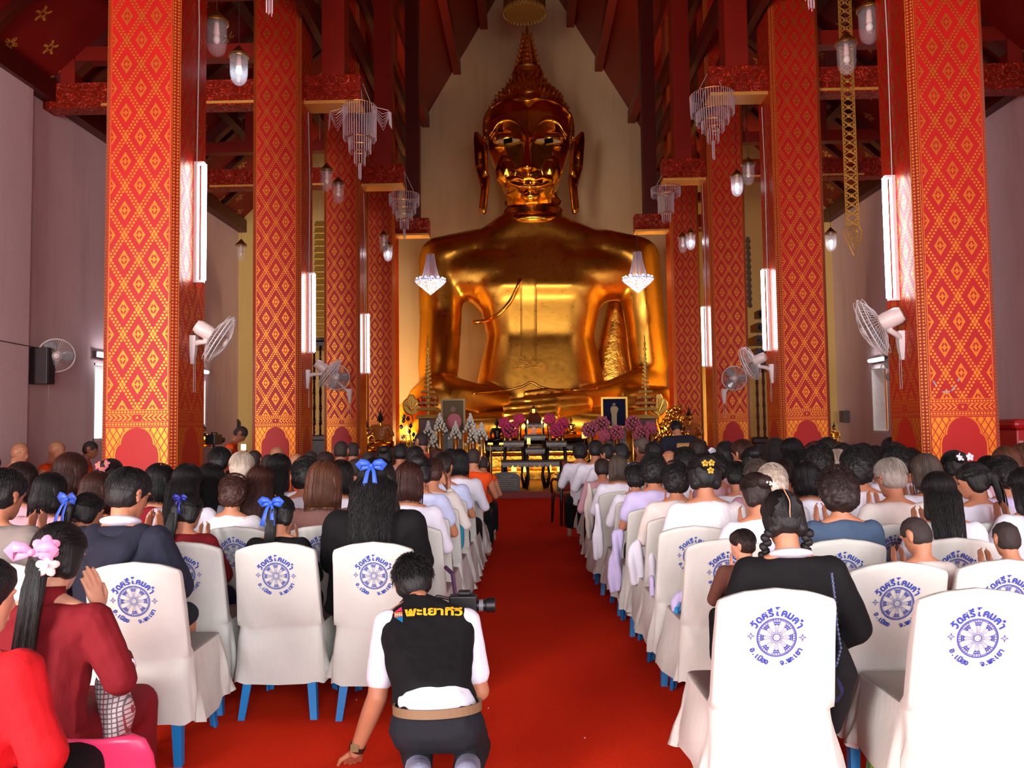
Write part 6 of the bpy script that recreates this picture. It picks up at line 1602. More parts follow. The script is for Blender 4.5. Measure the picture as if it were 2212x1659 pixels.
buddha(1490, 962, 872, 18.4, M_GOLDP, 'golden-faced Buddha in a saffron robe before the fourth right column', robe=M_SILK, facemat=M_GOLDP, wide=1.1)
buddha(793, 972, 905, 17.4, M_GOLDP, 'gold-leafed monk statue left of the saffron-robed Buddha', facemat=M_GOLDP)
buddha(1234, 936, 897, 17.8, M_GOLDP, 'small crowned gilt figure right of the altar centre', facemat=M_GOLDP)
buddha(1803, 958, 908, 17.2, M_GOLDR, 'gilt seated figure by the right wall behind the crowd', facemat=M_GOLDR)
buddha(441, 962, 912, 15.5, M_GOLDP, 'gilt statuette glowing beside the nearest left column', facemat=M_GOLDP)
for px, D, y, lb in ((822, 18.4, 962, 'left'), (1490, 18.4, 962, 'right'), (793, 17.4, 972, 'far left'), (1803, 17.2, 958, 'right wall'), (441, 15.5, 962, 'left aisle')):
    p = W(px, y, D); m = MB(); m.box((-.5, -.35, .42 if px == 441 else 0), (.5, .4, p.z-.04)); tag(m.build('statue_plinth', M_WOODR, loc=(p.x, D, 0), bevel=.02), 'wooden plinth under the %s golden statue' % lb, 'plinth')
# brown stupa model
p = W(1153, 914, 18.4); sm_ = empty('stupa_model', (p.x, 18.5, p.z), 0, 'brown stupa-shaped reliquary at the centre of the altar', 'stupa'); q = .36/.36
m = MB(); m.lathe([(.22, 0), (.24, .03), (.20, .07), (.19, .12), (.13, .18), (.11, .20), (.12, .22), (.085, .25), (.09, .33), (.075, .345), (.03, .36), (.035, .385), (.012, .40), (.001, .45)], 8); m.build('body', M_WOODR, sm_, auto=True)
m = MB(); m.box((-.03, -.095, .245), (.03, -.08, .325)); m.build('niche', M_GLOW, sm_)
# candles
for px in (1140, 1171):
    b = W(px, 939, 17.55); t = W(px, 918, 17.55); c = empty('candle', (b.x, 17.56, b.z), 0, 'lit thin candle %s the pink figure' % ('left of' if px < 1150 else 'right of'), 'candle', 'altar candles')
    m = MB(); m.lathe([(.012, 0), (.011, t.z-b.z+.02), (.001, t.z-b.z+.022)], 8); m.build('wax', flat('wax', (236, 190, 110), .5), c)
    m = MB(); m.lathe([(.001, 0), (.016, .02), (.012, .05), (.001, .085)], 8, (0, 0, t.z-b.z+.03)); m.build('flame', M_FLAME, c)
# oil-lamp trays and warm little lamps; the last is the bending monk's phone screen
for i, (px, py, D, w_, h_, lb) in enumerate(((1059, 958, 17.6, .11, .03, 'under the black bronze Buddha, outer'), (1083, 958, 17.6, .09, .03, 'under the black bronze Buddha, inner'), (1142, 952, 17.0, .07, .11, 'on the middle inlaid table'), (1262, 940, 17.9, .10, .12, 'right of the gilt crowned figure'), (1305, 882+18, 18.9, .05, .1, 'behind the royal portrait'), (1443, 893, 18.9, .08, .12, 'beside the golden leaf carving'), (877, 930, 18.7, .07, .2, 'behind the glass lotus stand'), (955, 925, 18.9, .07, .3, 'behind the framed monk picture'), (1110, 1012, 18.0, .12, .14, 'under the long table, first'), (1134, 1012, 18.0, .07, .16, 'under the long table, second'), (1187, 1012, 18.0, .08, .16, 'under the long table, third'), (1209, 1012, 18.0, .12, .14, 'under the long table, fourth'), (526, 966, 11.9, .07, .09, 'serving as the phone screen held by the bending monk'))):
    p = W(px, py, D); o = empty('warm_lamp', p, 0, 'small glowing amber lamp ' + lb, 'lamp', 'amber lamps around the altar')
    m = MB(); m.box((-w_/2, -.02, -h_/2), (w_/2, .02, h_/2)); m.build('glass', M_GLOW if i != 12 else emit('screen_glow', (255, 220, 150), 6), o, bevel=.01)
    m = MB(); m.box((-w_/2-.008, -.025, -h_/2-.02), (w_/2+.008, .03, -h_/2)); m.build('base', M_BRASS, o)
    if i != 12: m = MB(); m.tube([(0, .005, BZ(p.x)-p.z), (0, .005, -h_/2-.01)], .008, 6); m.build('stem', M_BRASS, o)
# flowers
M_PF = flat('pink_petals', (196, 48, 96), .7); M_PF2 = flat('dusty_pink_petals', (188, 88, 110), .7); M_WF = flat('white_petals', (226, 222, 206), .5); M_LF = flat('leaf_green', (38, 54, 34), .5)
def bouquet(px, py, D, r, mat, label, shape='ball', base_y=None, n=58, seed=1):
    p = W(px, py, D); o = empty('flower_vase', p, 0, label, 'flowers', 'altar flower arrangements'); rnd = random.Random(seed)
    m = MB(); m2 = MB()
    for i in range(n):
        a = i*2.4; z = 1-2*(i+.5)/n
        if shape == 'cone': zz = z; rr = (1-z)*.5; d = Vector((rr*math.cos(a), rr*math.sin(a), zz*1.2))
        else: rr = math.sqrt(1-z*z); d = Vector((rr*math.cos(a), rr*math.sin(a), z))
        c = d*r*rnd.uniform(.8, 1.05)
        if shape == 'cone':
            for k in range(3): m.ell(c+Vector((math.cos(k*2.1)*.010, math.sin(k*2.1)*.010, 0)), (.020, .020, .034), 6)
        else:
            for k in range(5): b = k*1.257+a; m.ell(c+Vector((math.cos(b), rnd.uniform(-.3, .3), math.sin(b)))*.016, (.017, .010, .017), 6)
        if i % 2 == 0:
            e = d*r*1.15+Vector((rnd.uniform(-.02, .02), 0, rnd.uniform(-.02, .02))); m2.ring_loft([[d*r*.5+Vector((0, .002, 0)), d*r*.5+Vector((.012, 0, 0)), d*r*.5+Vector((0, -.002, 0))], [e*.8+Vector((-.012, .002, 0)), e*.8+Vector((.012, 0, 0)), e*.8+Vector((0, -.002, .01))], [e, e+Vector((.002, 0, 0)), e+Vector((0, 0, .002))]])
    m2.ell((0, 0, 0), r*(.40 if shape == 'cone' else .60), 10)
    m.build('blossoms', mat, o, smooth=True)['kind'] = 'stuff'; m2.build('leaves', M_LF, o)['kind'] = 'stuff'
    zb = (W(px, base_y, D).z if base_y else p.z-r*1.9)-p.z
    if base_y == 1010: zb = BZ(p.x)-p.z
    m = MB(); m.lathe([(.05, zb), (.055, zb+.02), (.025, zb+.06), (.05, zb*.6), (.065, -r*.75), (.05, -r*.6)], 12); m.build('vase', M_BRASS, o, smooth=True)
    return o
for i, (px, py, D, r, mat, lb, by) in enumerate(((1102, 928, 17.3, .17, M_PF, 'full pink orchids on the left side table', 953), (1090, 915, 17.7, .12, M_PF, 'smaller pink orchids behind the left bunch', 962), (1121, 906, 18.0, .12, M_PF, 'round pink flowers on a tall bowl, left of the stupa', 962), (1187, 906, 18.0, .12, M_PF, 'round pink flowers on a tall bowl, right of the stupa', 962), (1203, 929, 17.3, .15, M_PF, 'full pink orchids on the right side table', 953), (1215, 915, 17.7, .12, M_PF, 'smaller pink orchids behind the right bunch', 962),
        (1275, 928, 17.4, .18, M_PF2, 'dusty pink lilies at the left foot of the royal portrait', 1010), (1300, 915, 17.6, .16, M_PF2, 'dusty pink lilies below the royal portrait\'s left corner', 1010), (1332, 935, 17.4, .16, M_PF2, 'dusty pink roses in front of the royal portrait', 1010), (1367, 915, 17.6, .17, M_PF2, 'dusty pink lilies right of the royal portrait', 1010), (1385, 938, 17.3, .17, M_PF2, 'dusty pink blossoms, rightmost of the lily bunches', 1010), (1405, 925, 17.5, .13, M_PF2, 'dusty pink lilies at the foot of the tiered umbrella', 1010), (1305, 942, 17.2, .12, M_PF2, 'low dusty pink blossoms under the royal portrait', 1010))):
    bouquet(px, py, D, r, mat, lb, seed=i+1, base_y=by)
for i, (px, py, r, lb) in enumerate(((925, 935, .20, 'leftmost white lotus bunch below the tiered umbrella'), (938, 950, .16, 'low white lotus bunch beside the monk\'s head'), (950, 915, .17, 'white lotus bunch left of the framed monk picture'), (984, 930, .15, 'white lotus bunch in front of the framed monk picture'), (1016, 915, .17, 'white lotus bunch right of the framed monk picture'), (1022, 940, .18, 'lower white lotus bunch right of the framed monk picture'), (1040, 932, .15, 'rightmost white lotus bunch'))):
    bouquet(px, py, 17.4-.05*i, r, M_WF, lb, 'cone', 1010, 40, i+20)
# tiered ceremonial umbrellas
def tiered(px, ytip, ybase, D, label):
    b = W(px, ybase, D); t = W(px, ytip, D); H_ = t.z-b.z; o = empty('tiered_umbrella', (b.x, D, b.z), 0, label, 'umbrella', 'golden tiered umbrellas')
    R0 = [.26, .23, .20, .17, .145, .085, .075, .066, .058, .052, .047, .042, .037]; z = 0; hs = [.22, .17, .16, .15, .14, .12, .115, .11, .11, .10, .10, .10, .10]
    k = H_*.74/sum(hs)
    for r, h in zip(R0, hs):
        h *= k; m = MB(); r = r*1.12
        m.lathe([(r, z), (r*1.10, z+.01), (r*.96, z+h*.45), (r*.9, z+h*.5), (.03, z+h*.52), (.03, z+h)], 20)
        m.build('tier', flat('umbrella_gilt', (206, 164, 84), .4, .3), o, auto=True); z += h
    m = MB(); m.lathe([(.02, z), (.035, z+.05), (.012, z+.12), (.05, z+.16), (.015, z+.22), (.03, z+.30), (.010, z+.36), (.016, z+.45), (.001, H_)], 10); m.build('finial', M_GILT, o, smooth=True)
    m = MB()
    for i in range(6):
        a = i*PI/3; rr = .2; c = Vector((rr*math.cos(a), rr*math.sin(a), .35)); m.ring_loft([[c+Vector((-.03, 0, -.05)), c+Vector((.03, 0, -.05)), c+Vector((.0, .02, -.05))], [c+Vector((-.035*1, 0, .03)), c+Vector((.035, 0, .03)), c+Vector((0, .02, .03))], [c*1.25+Vector((0, 0, .10))]*3])
    m.build('red_leaves', flat('red_lacquer_leaf', (150, 20, 10), .7, spec=.2), o)
    m = MB(); m.box((-.2, -.2, BZ(b.x)-b.z), (.2, .2, 0)); m.build('stand', M_WOODR, o, bevel=.01)
tiered(925, 722, 905, 18.6, 'golden tiered umbrella before the statue\'s right knee, photo left'); tiered(1396, 722, 905, 18.6, 'golden tiered umbrella before the statue\'s left knee, photo right')
# bodhi-leaf fans
def leaf_fan(px, py, D, r, label, sg):
    p = W(px, py, D); o = empty('gilded_leaf_fan', p, 0, label, 'leaf fan', 'gilded leaf fans')
    pts = []
    for i in range(30):
        t = 2*PI*i/30; x = math.sin(t)*r*(.95-.12*math.cos(t)); z = -math.cos(t)*r*.95+(.35*r if abs(t-PI) < .25 else 0); pts.append((x, z))
    m = MB(); m.ring_loft([[(x, 0, z) for x, z in pts], [(x, .02, z) for x, z in pts]]); m.build('leaf', M_GILT, o)
    m = MB(); m.tube([(x, -.004, z) for x, z in pts], .012, 5, True)
    for k in range(9): a = PI/2+(k-4)*.33; m.tube([(0, -.004, -r*.6), (math.cos(a)*r*.5, -.006, -r*.1+math.sin(a)*r*.25), (math.cos(a)*r*.85, -.004, math.sin(a)*r*.8)], .006, 4)
    m.build('veins', M_GOLDP, o)
    m = MB(); m.tube([(0, .01, -r*.8), (sg*.03, .01, -r*1.6), (-sg*.04, .01, -r*2.6), (0, .01, W(px, 1000, D).z-p.z)], .018, 8); m.build('stem', M_GILT, o, smooth=True)
leaf_fan(889, 878, 18.8, .21, 'gilded leaf-shaped fan on a curved stem left of the umbrella', 1); leaf_fan(1423, 877, 18.8, .22, 'gilded leaf-shaped fan on a curved stem right of the umbrella', -1)
# lotus candelabrum of glass buds
p = W(885, 935, 18.2); o = empty('lotus_stand', (p.x, 18.2, PZ), 0, 'stand of glittering glass lotus buds left of the white lotuses', 'stand'); rnd = random.Random(8)
for i in range(11):
    x, z = rnd.uniform(-.22, .24), p.z-PZ+rnd.uniform(-.3, .35); y = rnd.uniform(-.1, .1); m = MB(); m.tube([(0, 0, 0), (x*.4, y, z*.6), (x, y, z)], .007, 4); m.build('stem', M_BRASS, o)
    m = MB(); m.lathe([(.001, -.05), (.045, -.01), (.04, .03), (.001, .07)], 7, (x, y, z+.03)); m.build('bud', M_MOS, o)
# gilded leaf carving at the right
m = MB(); rnd = random.Random(11); p = W(1452, 945, 17.7)
for i in range(120):
    t = rnd.random(); x = rnd.uniform(-.45, .42)*(1-t*.75)+.10*t; z = t*.75-.1; m.ell((x, rnd.uniform(-.05, .05), z), (.045, .03, .075), 6, R3(0, rnd.uniform(-.8, .8), 0))
o = m.build('gilded_carving', M_GOLDR, loc=(p.x, 17.7, p.z), smooth=True); tag(o, 'heap-shaped gilded leaf carving behind the dark-jacketed person', 'carving')
m = MB(); m.box((-.5, -.3, 0), (.5, .3, p.z-.15)); tag(m.build('carving_plinth', M_WOODR, loc=(p.x, 17.7, 0)), 'wooden plinth under the gilded leaf carving', 'plinth')
# framed pictures
def picture(px0, px1, y0, y1, D, label, kind):
    a = W(px0, y1, D); b = W(px1, y0, D); w = (b.x-a.x)/2; h = (b.z-a.z); o = empty('framed_picture', ((a.x+b.x)/2, D, a.z), 0, label, 'picture', 'framed pictures on the altar'); f = .045
    m = MB(); m.box((-w, -.03, 0), (-w+f, .03, h)); m.box((w-f, -.03, 0), (w, .03, h)); m.box((-w+f, -.03, 0), (w-f, .03, f)); m.box((-w+f, -.03, h-f), (w-f, .03, h)); m.build('frame', M_GILT if kind else flat('bronze_frame', (110, 84, 50), .4, .4), o)
    m = MB(); m.box((-w+f, 0, f), (w-f, .01, h-f)); m.build('print', flat('navy_print', (26, 26, 50), .9, spec=.1) if kind else flat('mosaic_print', (110, 92, 66), .9, spec=.1), o)
    if not kind:
        m = MB(); m.lathe([(.001, 0), (w*.62, .0), (w*.60, .004), (.001, .004)], 28, (.02, -.004, h*.36), Matrix.Diagonal((1, 1, 1.05)) @ Matrix.Rotation(PI/2, 3, 'X')); m.build('red_figure', flat('print_red', (172, 30, 52), .4), o)
        m = MB(); m.lathe([(.001, 0), (.06, .0), (.06, .004), (.001, .004)], 20, (0, -.006, h*.70), Matrix.Rotation(PI/2, 3, 'X')); m.build('printed_face', flat('print_skin', (120, 80, 60), .5), o)
    else:
        m = MB(); m.ring_loft([[(x, y, z) for x, z in ((-.07, f), (.05, f), (.055, h*.45), (.095, h*.62), (.05, h*.70), (-.06, h*.70), (-.09, h*.60), (-.06, h*.4))] for y in (-.006, -.002)]); m.build('uniformed_figure', flat('print_uniform', (150, 126, 84), .5), o)
        m = MB(); m.lathe([(.001, 0), (.035, .0), (.035, .004), (.001, .004)], 16, (-.005, -.006, h*.76), Matrix.Rotation(PI/2, 3, 'X')); m.build('printed_face', flat('print_skin', (120, 80, 60), .5), o)
    m = MB(); m.box((-w*.8, -.1, BZ((a.x+b.x)/2)-a.z), (w*.8, .15, -.001)); m.build('stand', M_LAC, o)
    return o
picture(953, 1005, 861, 938, 17.9, 'framed picture of a seated figure in red, left of the altar', 0); picture(1299, 1355, 857, 925, 17.9, 'framed portrait of a standing uniformed figure, right of the altar', 1)
# black plaques with lines of gold writing
def plaque(px0, px1, y0, y1, D, label, seed):
    a = W(px0, y1, D); b = W(px1, y0, D); w = (b.x-a.x)/2; h = b.z-BZ(a.x); o = empty('stone_plaque', ((a.x+b.x)/2, D, BZ(a.x)), 0, label, 'plaque', 'black inscribed plaques'); rnd = random.Random(seed)
    pts = [(-w, 0), (w, 0), (w, h*.72)]+[(w*math.cos(t), h*.72+h*.28*math.sin(t)) for t in (.5, .9, 1.3, PI/2, 1.85, 2.25, 2.65)]+[(-w, h*.72)]
    m = MB(); m.ring_loft([[(x, -.02, z) for x, z in pts], [(x, .03, z) for x, z in pts]]); m.build('slab', flat('black_stone', (28, 20, 18), .3), o)
    m = MB()
    for r in range(8):
        z = h*(.78-.095*r); x = -w*.82; e = w*(.3 if r == 1 else .82 if r else .35)
        if r < 2: x = -e
        while x < e: L = rnd.uniform(.012, .03); m.box((x, -.023, z), (x+L, -.020, z+h*.028*rnd.uniform(.6, 1.3))); x += L+.006
    o2 = m.build('writing', flat('gold_writing', (150, 130, 96), .5), o); o2['kind'] = 'stuff'; return o
plaque(1060, 1123, 1019, 1056, 16.32, 'black plaque with lines of gold writing at the left foot of the altar', 4); plaque(1203, 1222, 1019, 1054, 16.35, 'narrow dark plaque at the right foot of the altar', 6)
# carved wooden armchair with a red back, at the aisle's end
p = W(1230, 1135, 11.7); o = empty('wooden_armchair', (p.x+.05, 12.0, 0), .25, 'dark carved wooden armchair with a red back at the far end of the aisle', 'chair')
for sx in (-1, 1):
    for y, h in ((-.22, .95), (.22, .44)): m = MB(); m.tube([(sx*.22, y, h), (sx*.22, y, .4), (sx*.235, y+(.02 if y > 0 else -.03), 0)], [.022, .026, .02], 8); m.build('leg', M_DARKW, o, smooth=True)
    m = MB(); m.tube([(sx*.23, -.2, .66), (sx*.25, .1, .66), (sx*.25, .22, .60), (sx*.24, .2, .44)], .02, 8); m.build('armrest', M_DARKW, o, smooth=True)
m = MB(); m.box((-.24, -.22, .40), (.24, .24, .46)); m.build('seat', flat('red_leather', (110, 20, 18), .4), o, bevel=.015)
m = MB(); m.box((-.20, -.235, .50), (.20, -.20, .93)); m.build('backrest', flat('red_leather', (110, 20, 18), .4), o, bevel=.015)
# a dark-jacketed photographer bowing before the carving
o, J, s = person(1460, 914, 12.4, 'hood', 'black', NAVY, label='dark-jacketed person bent forward with a tan bag before the gilded carving', seat=.62, legs='floor', lean=.55, hpitch=.9, puff=.03, fat=1.15, seed=3, arms='down')
mq = MB(); mq.box((o.location.x-.55, 12.05, 0), (o.location.x+.55, 13.3, .62)); tag(mq.build('low_platform', flat('dais_red', (130, 30, 24), .8), bevel=.02), 'low red platform under the dark-jacketed person', 'platform')
m = MB(); m.box((-.10, -.20, .62), (.12, -.13, .86)); b = m.build('shoulder_bag', flat('tan_bag', (170, 124, 70), .6), o, bevel=.02)
# video camera on its tripod
p = W(462, 950, 8.6); o = empty('video_camera', p, 0, 'black video camera with a fold-out screen on a tripod beside the nearest left column', 'camera')
m = MB(); m.box((-.07, -.15, -.07), (.07, .15, .08)); m.build('body', flat('camera_black', (18, 18, 20), .4), o, bevel=.01)
m = MB(); m.tube([(0, .15, 0), (0, .30, 0)], [.05, .06], 16); m.build('lens', flat('camera_black', (18, 18, 20), .4), o)
m = MB(); m.box((-.19, -.12, .05), (-.08, -.11, .11)); m.build('screen', flat('screen_dark', (70, 60, 66), .2), o)
o.scale = (.72, .72, .72); m = MB(); m.tube([(-.0, -.1, .08), (0, -.06, .11), (0, .08, .11), (0, .12, .08)], .012, 6); m.build('handle', flat('camera_black', (18, 18, 20), .4), o)
for k in range(3):
    a = k*2*PI/3+.3; m = MB(); m.tube([(0, 0, -.07), (math.cos(a)*.35, math.sin(a)*.35, -p.z/.72)], .014, 6); m.build('tripod_leg', flat('camera_black', (18, 18, 20), .4), o)

# made-up lamp housings, added around the area lights aimed at statue and wall
for x, y, z, tx, w_, lb in ((-3.3, 21.2, .9, -3.2, .5, 'low added lamp housing behind the fourth left column, aimed at the back wall'), (3.7, 21.2, .9, 3.6, .5, 'low added lamp housing behind the fourth right column, aimed at the back wall'), (.2, 19.15, 1.06, .2, 2.4, 'long low added lamp bar behind the altar stage, aimed at the statue')):
    o = empty('added_floodlight', (x, y, 0), 0, lb, 'light', 'added lamp housings around the statue'); d = (Vector((tx, 27.0 if w_ < 1 else 23.0, 5.0 if w_ < 1 else 4.5))-Vector((x, y, z))).normalized(); q = d.to_track_quat('Y', 'Z').to_matrix().to_4x4()
    m = MB(); m.box((-w_/2-.03, -.14, -.28 if w_ < 1 else -.16), (w_/2+.03, -.02, .28 if w_ < 1 else .16), Matrix.Translation((0, 0, z)) @ q); m.build('housing', CAMB if 'CAMB' in globals() else flat('flood_black', (24, 22, 22), .5), o)
    for sx in (-1, 1): m = MB(); m.box((sx*w_*.45-.02, -.12, 0), (sx*w_*.45+.02, -.07, z-.1)); m.build('leg', flat('flood_black', (24, 22, 22), .5), o)
# ------------------------------------------------------------------ the kneeling photographer
J = {}
J['head'] = W(893, 1260, 3.66); J['neck'] = W(906, 1304, 3.56); J['shL'] = W(838, 1350, 3.44); J['shR'] = W(1006, 1344, 3.48)
J['chest'] = W(922, 1405, 3.40); J['waist'] = W(932, 1478, 3.22); J['pelvis'] = W(945, 1552, 3.12)
J['elL'] = W(815, 1505, 3.36); J['wrL'] = W(768, 1624, 3.40); J['hdL'] = Vector((-.25, .75, -.6)); J['hnL'] = Vector((-.1, .5, 1)); J['curlL'] = .02; J['spreadL'] = .12
J['elR'] = W(1036, 1492, 3.46); J['wrR'] = W(1012, 1400, 3.74); J['hdR'] = Vector((0, .5, .8)); J['hnR'] = Vector((1, 0, 0))
J['hipL'] = W(897, 1572, 3.10); J['hipR'] = W(993, 1568, 3.10)
J['knL'] = Vector((J['hipL'].x-.06, 3.52, .085)); J['knR'] = Vector((J['hipR'].x+.03, 3.50, .085))
J['anL'] = W(905, 1655, 2.93); J['anR'] = W(1006, 1652, 2.93); J['anL'].z = max(.17, J['anL'].z-.03); J['anR'].z = max(.17, J['anR'].z-.03)
J['toL'] = Vector((J['anL'].x, 2.98, .03)); J['toR'] = Vector((J['anR'].x, 2.98, .03))
J['hM'] = headframe(J['head'], .10, .42, -.12)
h = xf(head_hulls(), J['hM']); h.append([(J['hM'] @ Vector((0, -.018, -.06)), .05), (J['neck'], .058)])
h.append([(J['neck'], .055), (J['shL'], .05), (J['shR'], .05)]); h.append([(J['shL'], .045), (J['shR'], .045), (J['chest'], (.12, .07, .08))]); h.append([(J['chest'], (.12, .07, .08)), (J['waist'], (.12, .08, .06))])
h.append([(J['waist'], (.12, .08, .06)), (J['pelvis'], (.14, .10, .07))])
for k, s in (('L', -1), ('R', 1)):
    h += [limb(J['sh'+k], J['el'+k], .054, .042), limb(J['el'+k], J['el'+k].lerp(J['wr'+k], .3), .044, .042), limb(J['el'+k].lerp(J['wr'+k], .3), J['wr'+k], .042, .027)]
    h += hand_hulls(J['wr'+k], J['hd'+k], J['hn'+k], s, J.get('curl'+k, .35), J.get('spread'+k, .02))
    h += [limb(J['hip'+k], J['kn'+k], .085, .055), limb(J['kn'+k], J['an'+k], .058, .038), limb(J['an'+k], J['to'+k], .038, .036)]
ph = put('person', blob(h, .0065, 2, 2), SKIN['tan']); tag(ph, 'kneeling photographer in a black vest over a white shirt, leaning on one hand', 'person')
def piece(name, hulls, mat, vox=.009, seed=1, amp=.005, sm=3): return put(name, blob(hulls, vox, sm, 2, fold_post(seed, amp)), mat, ph)
sh = [[(J['sh'+k], .066), (J['sh'+k].lerp(J['el'+k], .74), .060)] for k in 'LR']+[[(J['waist'], (.14, .105, .07)), (J['pelvis']+Vector((0, .01, .045)), (.155, .110, .05))], [(J['shL'], .05), (J['shR'], .05), (J['waist'], (.12, .08, .06))]]
piece('shirt', sh, WHT, seed=3)
v = [[(W(903, 1292, 3.565), (.066, .064, .024)), (W(912, 1322, 3.50), (.12, .085, .04))], [(J['shL']+Vector((.012, 0, 0)), .062), (J['shR']+Vector((-.012, 0, 0)), .062), (J['chest'], (.168, .118, .11)), (J['waist'], (.165, .118, .07))], [(J['neck']+Vector((0, -.008, -.004)), (.076, .074, .060)), (J['shL']+Vector((.03, 0, 0)), .058), (J['shR']+Vector((-.03, 0, 0)), .058)], [(J['shL']+Vector((.022, 0, 0)), .064), (J['shR']+Vector((-.022, 0, 0)), .064), (J['chest'], (.165, .115, .11))],
     [(J['chest'], (.168, .118, .11)), (J['waist'], (.165, .118, .07))], [(J['waist'], (.165, .118, .07)), (W(938, 1520, 3.16)+Vector((0, .03, 0)), (.176, .120, .035))]]
vest = piece('vest', v, BLK, .008, 5, .009, 2)
jn = [[(J['pelvis']+Vector((0, 0, -.035)), (.168, .122, .06)), (J['hipL'], .098), (J['hipR'], .098)]]
for k in 'LR': jn += [[(J['hip'+k], .100), (J['kn'+k], .070)], [(J['kn'+k], .070), (J['kn'+k].lerp(J['an'+k], .75), .058)]]
JEAN = cloth('black_jeans', (24, 25, 31), fold=.6); piece('jeans', jn, JEAN, .009, 7, .006)
SOCK = cloth('grey_sock', (128, 130, 152), fold=.5, weave=400)
for k in 'LR': piece('sock', [[(J['kn'+k].lerp(J['an'+k], .72), .052), (J['an'+k], .046)], [(J['an'+k], .046), (J['to'+k].lerp(J['an'+k], .1), .044), (J['to'+k], .042)]], SOCK, .008, 2, .003)
pv = BVHTree.FromPolygons([q.co[:] for q in vest.data.vertices], [p.vertices[:] for p in vest.data.polygons])
def on(b, px, py, lift=.004):
    o0 = Vector((0, 0, EYE)); dr = (W(px, py, 3.3)-o0).normalized(); loc, nr, _, _ = b.ray_cast(o0, dr)
    return (loc if loc is not None else W(px, py, 3.3))-dr*lift
bl = MB(); c0 = J['pelvis']+Vector((0, 0, .045)); pts = []
for i in range(40):
    t = 2*PI*i/40; pts.append(c0+Vector((.166*math.cos(t), .119*math.sin(t), -.012*math.sin(t)+.006*math.cos(t))))
def belt(pts, w, t, name, mat, par):
    m = MB(); rings = []
    for i, p in enumerate(pts):
        o_ = (p-c0); o_.z = 0; o_.normalize(); rings.append([p+Vector((0, 0, w/2)), p+o_*t+Vector((0, 0, w/2)), p+o_*t-Vector((0, 0, w/2)), p-Vector((0, 0, w/2))])
    rings.append(rings[0]); m.ring_loft(rings, False, False); return m.build(name, mat, par)
belt(pts, .034, .006, 'belt', flat('tan_belt', (122, 96, 68), .6), ph)
m = MB(); m.tube([J['wrL']+(J['elL']-J['wrL']).normalized()*.012, J['wrL']+(J['elL']-J['wrL']).normalized()*.034], [.0335, .0345], 18); wt = m.build('wristwatch', flat('watch_brown', (52, 26, 22), .4), ph)
m = MB(); q = J['wrL']+(J['elL']-J['wrL']).normalized()*.023+Vector((-.004, -.034, .008)); m.cbox(q, (.034, .012, .030), R3(-.4)); m.build('watch_face', flat('watch_gold', (120, 96, 60), .3, .5), wt)
put('hair', hair_mesh('spiky', 24, 2), HAIRC['black'], ph, J['hM'] @ Matrix.Scale(1.04, 4))
# the writing and the sign on his back
def curve_print(name, flat_pts_faces, mat, lift):
    vs, fs = flat_pts_faces; me = bpy.data.meshes.new(name); me.from_pydata([on(pv, x, y, lift) for x, y in vs], [], fs); return link_mesh(name, me, mat, ph)
tv, tf = text_mesh('พะเยาทีวี', 1.0); x0 = min(a[0] for a in tv); x1 = max(a[0] for a in tv)
def tmap(x, y, g=0): u = (x-x0)/(x1-x0); return (874+(999-874)*u, 1331-2*math.sin(u*PI)-1.5*u-y*24*(1+.10*math.sin(u*5)))
curve_print('vest_writing', ([tmap(a, b) for a, b, _ in tv], tf), flat('gold_thread', (236, 176, 40), .5), .0075)
c = bpy.data.curves.new('t', 'FONT'); c.body = 'พะเยาทีวี'; c.size = 1; c.offset = .035; oo = bpy.data.objects.new('t', c); COL.objects.link(oo); dg = bpy.context.evaluated_depsgraph_get(); dg.update(); me = bpy.data.meshes.new_from_object(oo.evaluated_get(dg))
curve_print('writing_outline', ([tmap(a.co.x, a.co.y) for a in me.vertices], [tuple(p.vertices) for p in me.polygons]), flat('orange_thread', (130, 50, 16), .5), .0055); bpy.data.objects.remove(oo)
curve_print('pink_triangle', ([(852, 1322), (869, 1319), (867, 1311)], [(0, 1, 2)]), flat('pink_thread', (236, 50, 100), .5), .006)
curve_print('blue_triangle', ([(853, 1334), (870, 1332), (870, 1345)], [(0, 2, 1)]), flat('blue_thread', (20, 110, 160), .5), .006)
curve_print('round_badge', ([(851, 1323), (869, 1321), (870, 1331), (852, 1334)], [(0, 3, 2, 1)]), flat('orange_badge', (200, 110, 60), .5), .006)
curve_print('badge_letters', ([(854+k*4, 1325+(k % 2)) for k in range(4)]+[(856+k*4, 1325+(k % 2)) for k in range(4)]+[(856+k*4, 1330) for k in range(4)]+[(854+k*4, 1330) for k in range(4)], [(k, 12+k, 8+k, 4+k) for k in range(4)]), WHT, .008)
# his camera
p = W(1003, 1306, 3.78); o = empty('photo_camera', p, 0, 'black photo camera held to the right of the kneeling photographer\'s face', 'camera'); CB = flat('camera_black', (18, 18, 20), .4)
m = MB(); m.box((-.07, -.035, -.05), (.06, .035, .045)); m.box((-.03, -.03, .045), (.03, .03, .065)); m.build('body', CB, o, bevel=.008)
m = MB(); m.tube([(.055, .0, -.005), (.10, .0, -.004), (.105, .0, -.004), (.145, .0, -.003)], [.026, .026, .034, .034], 20); m.build('lens', CB, o, auto=True)
m = MB(); m.tube([(.07, 0, -.004), (.09, 0, -.004)], .0275, 20); m.build('focus_ring', flat('ring_grey', (110, 110, 116), .4), o)
m = MB(); m.tube([(-.06, -.02, .03), (-.12, -.05, .05), (-.17, -.08, .02)], .008, 6); m.build('strap', CB, o)
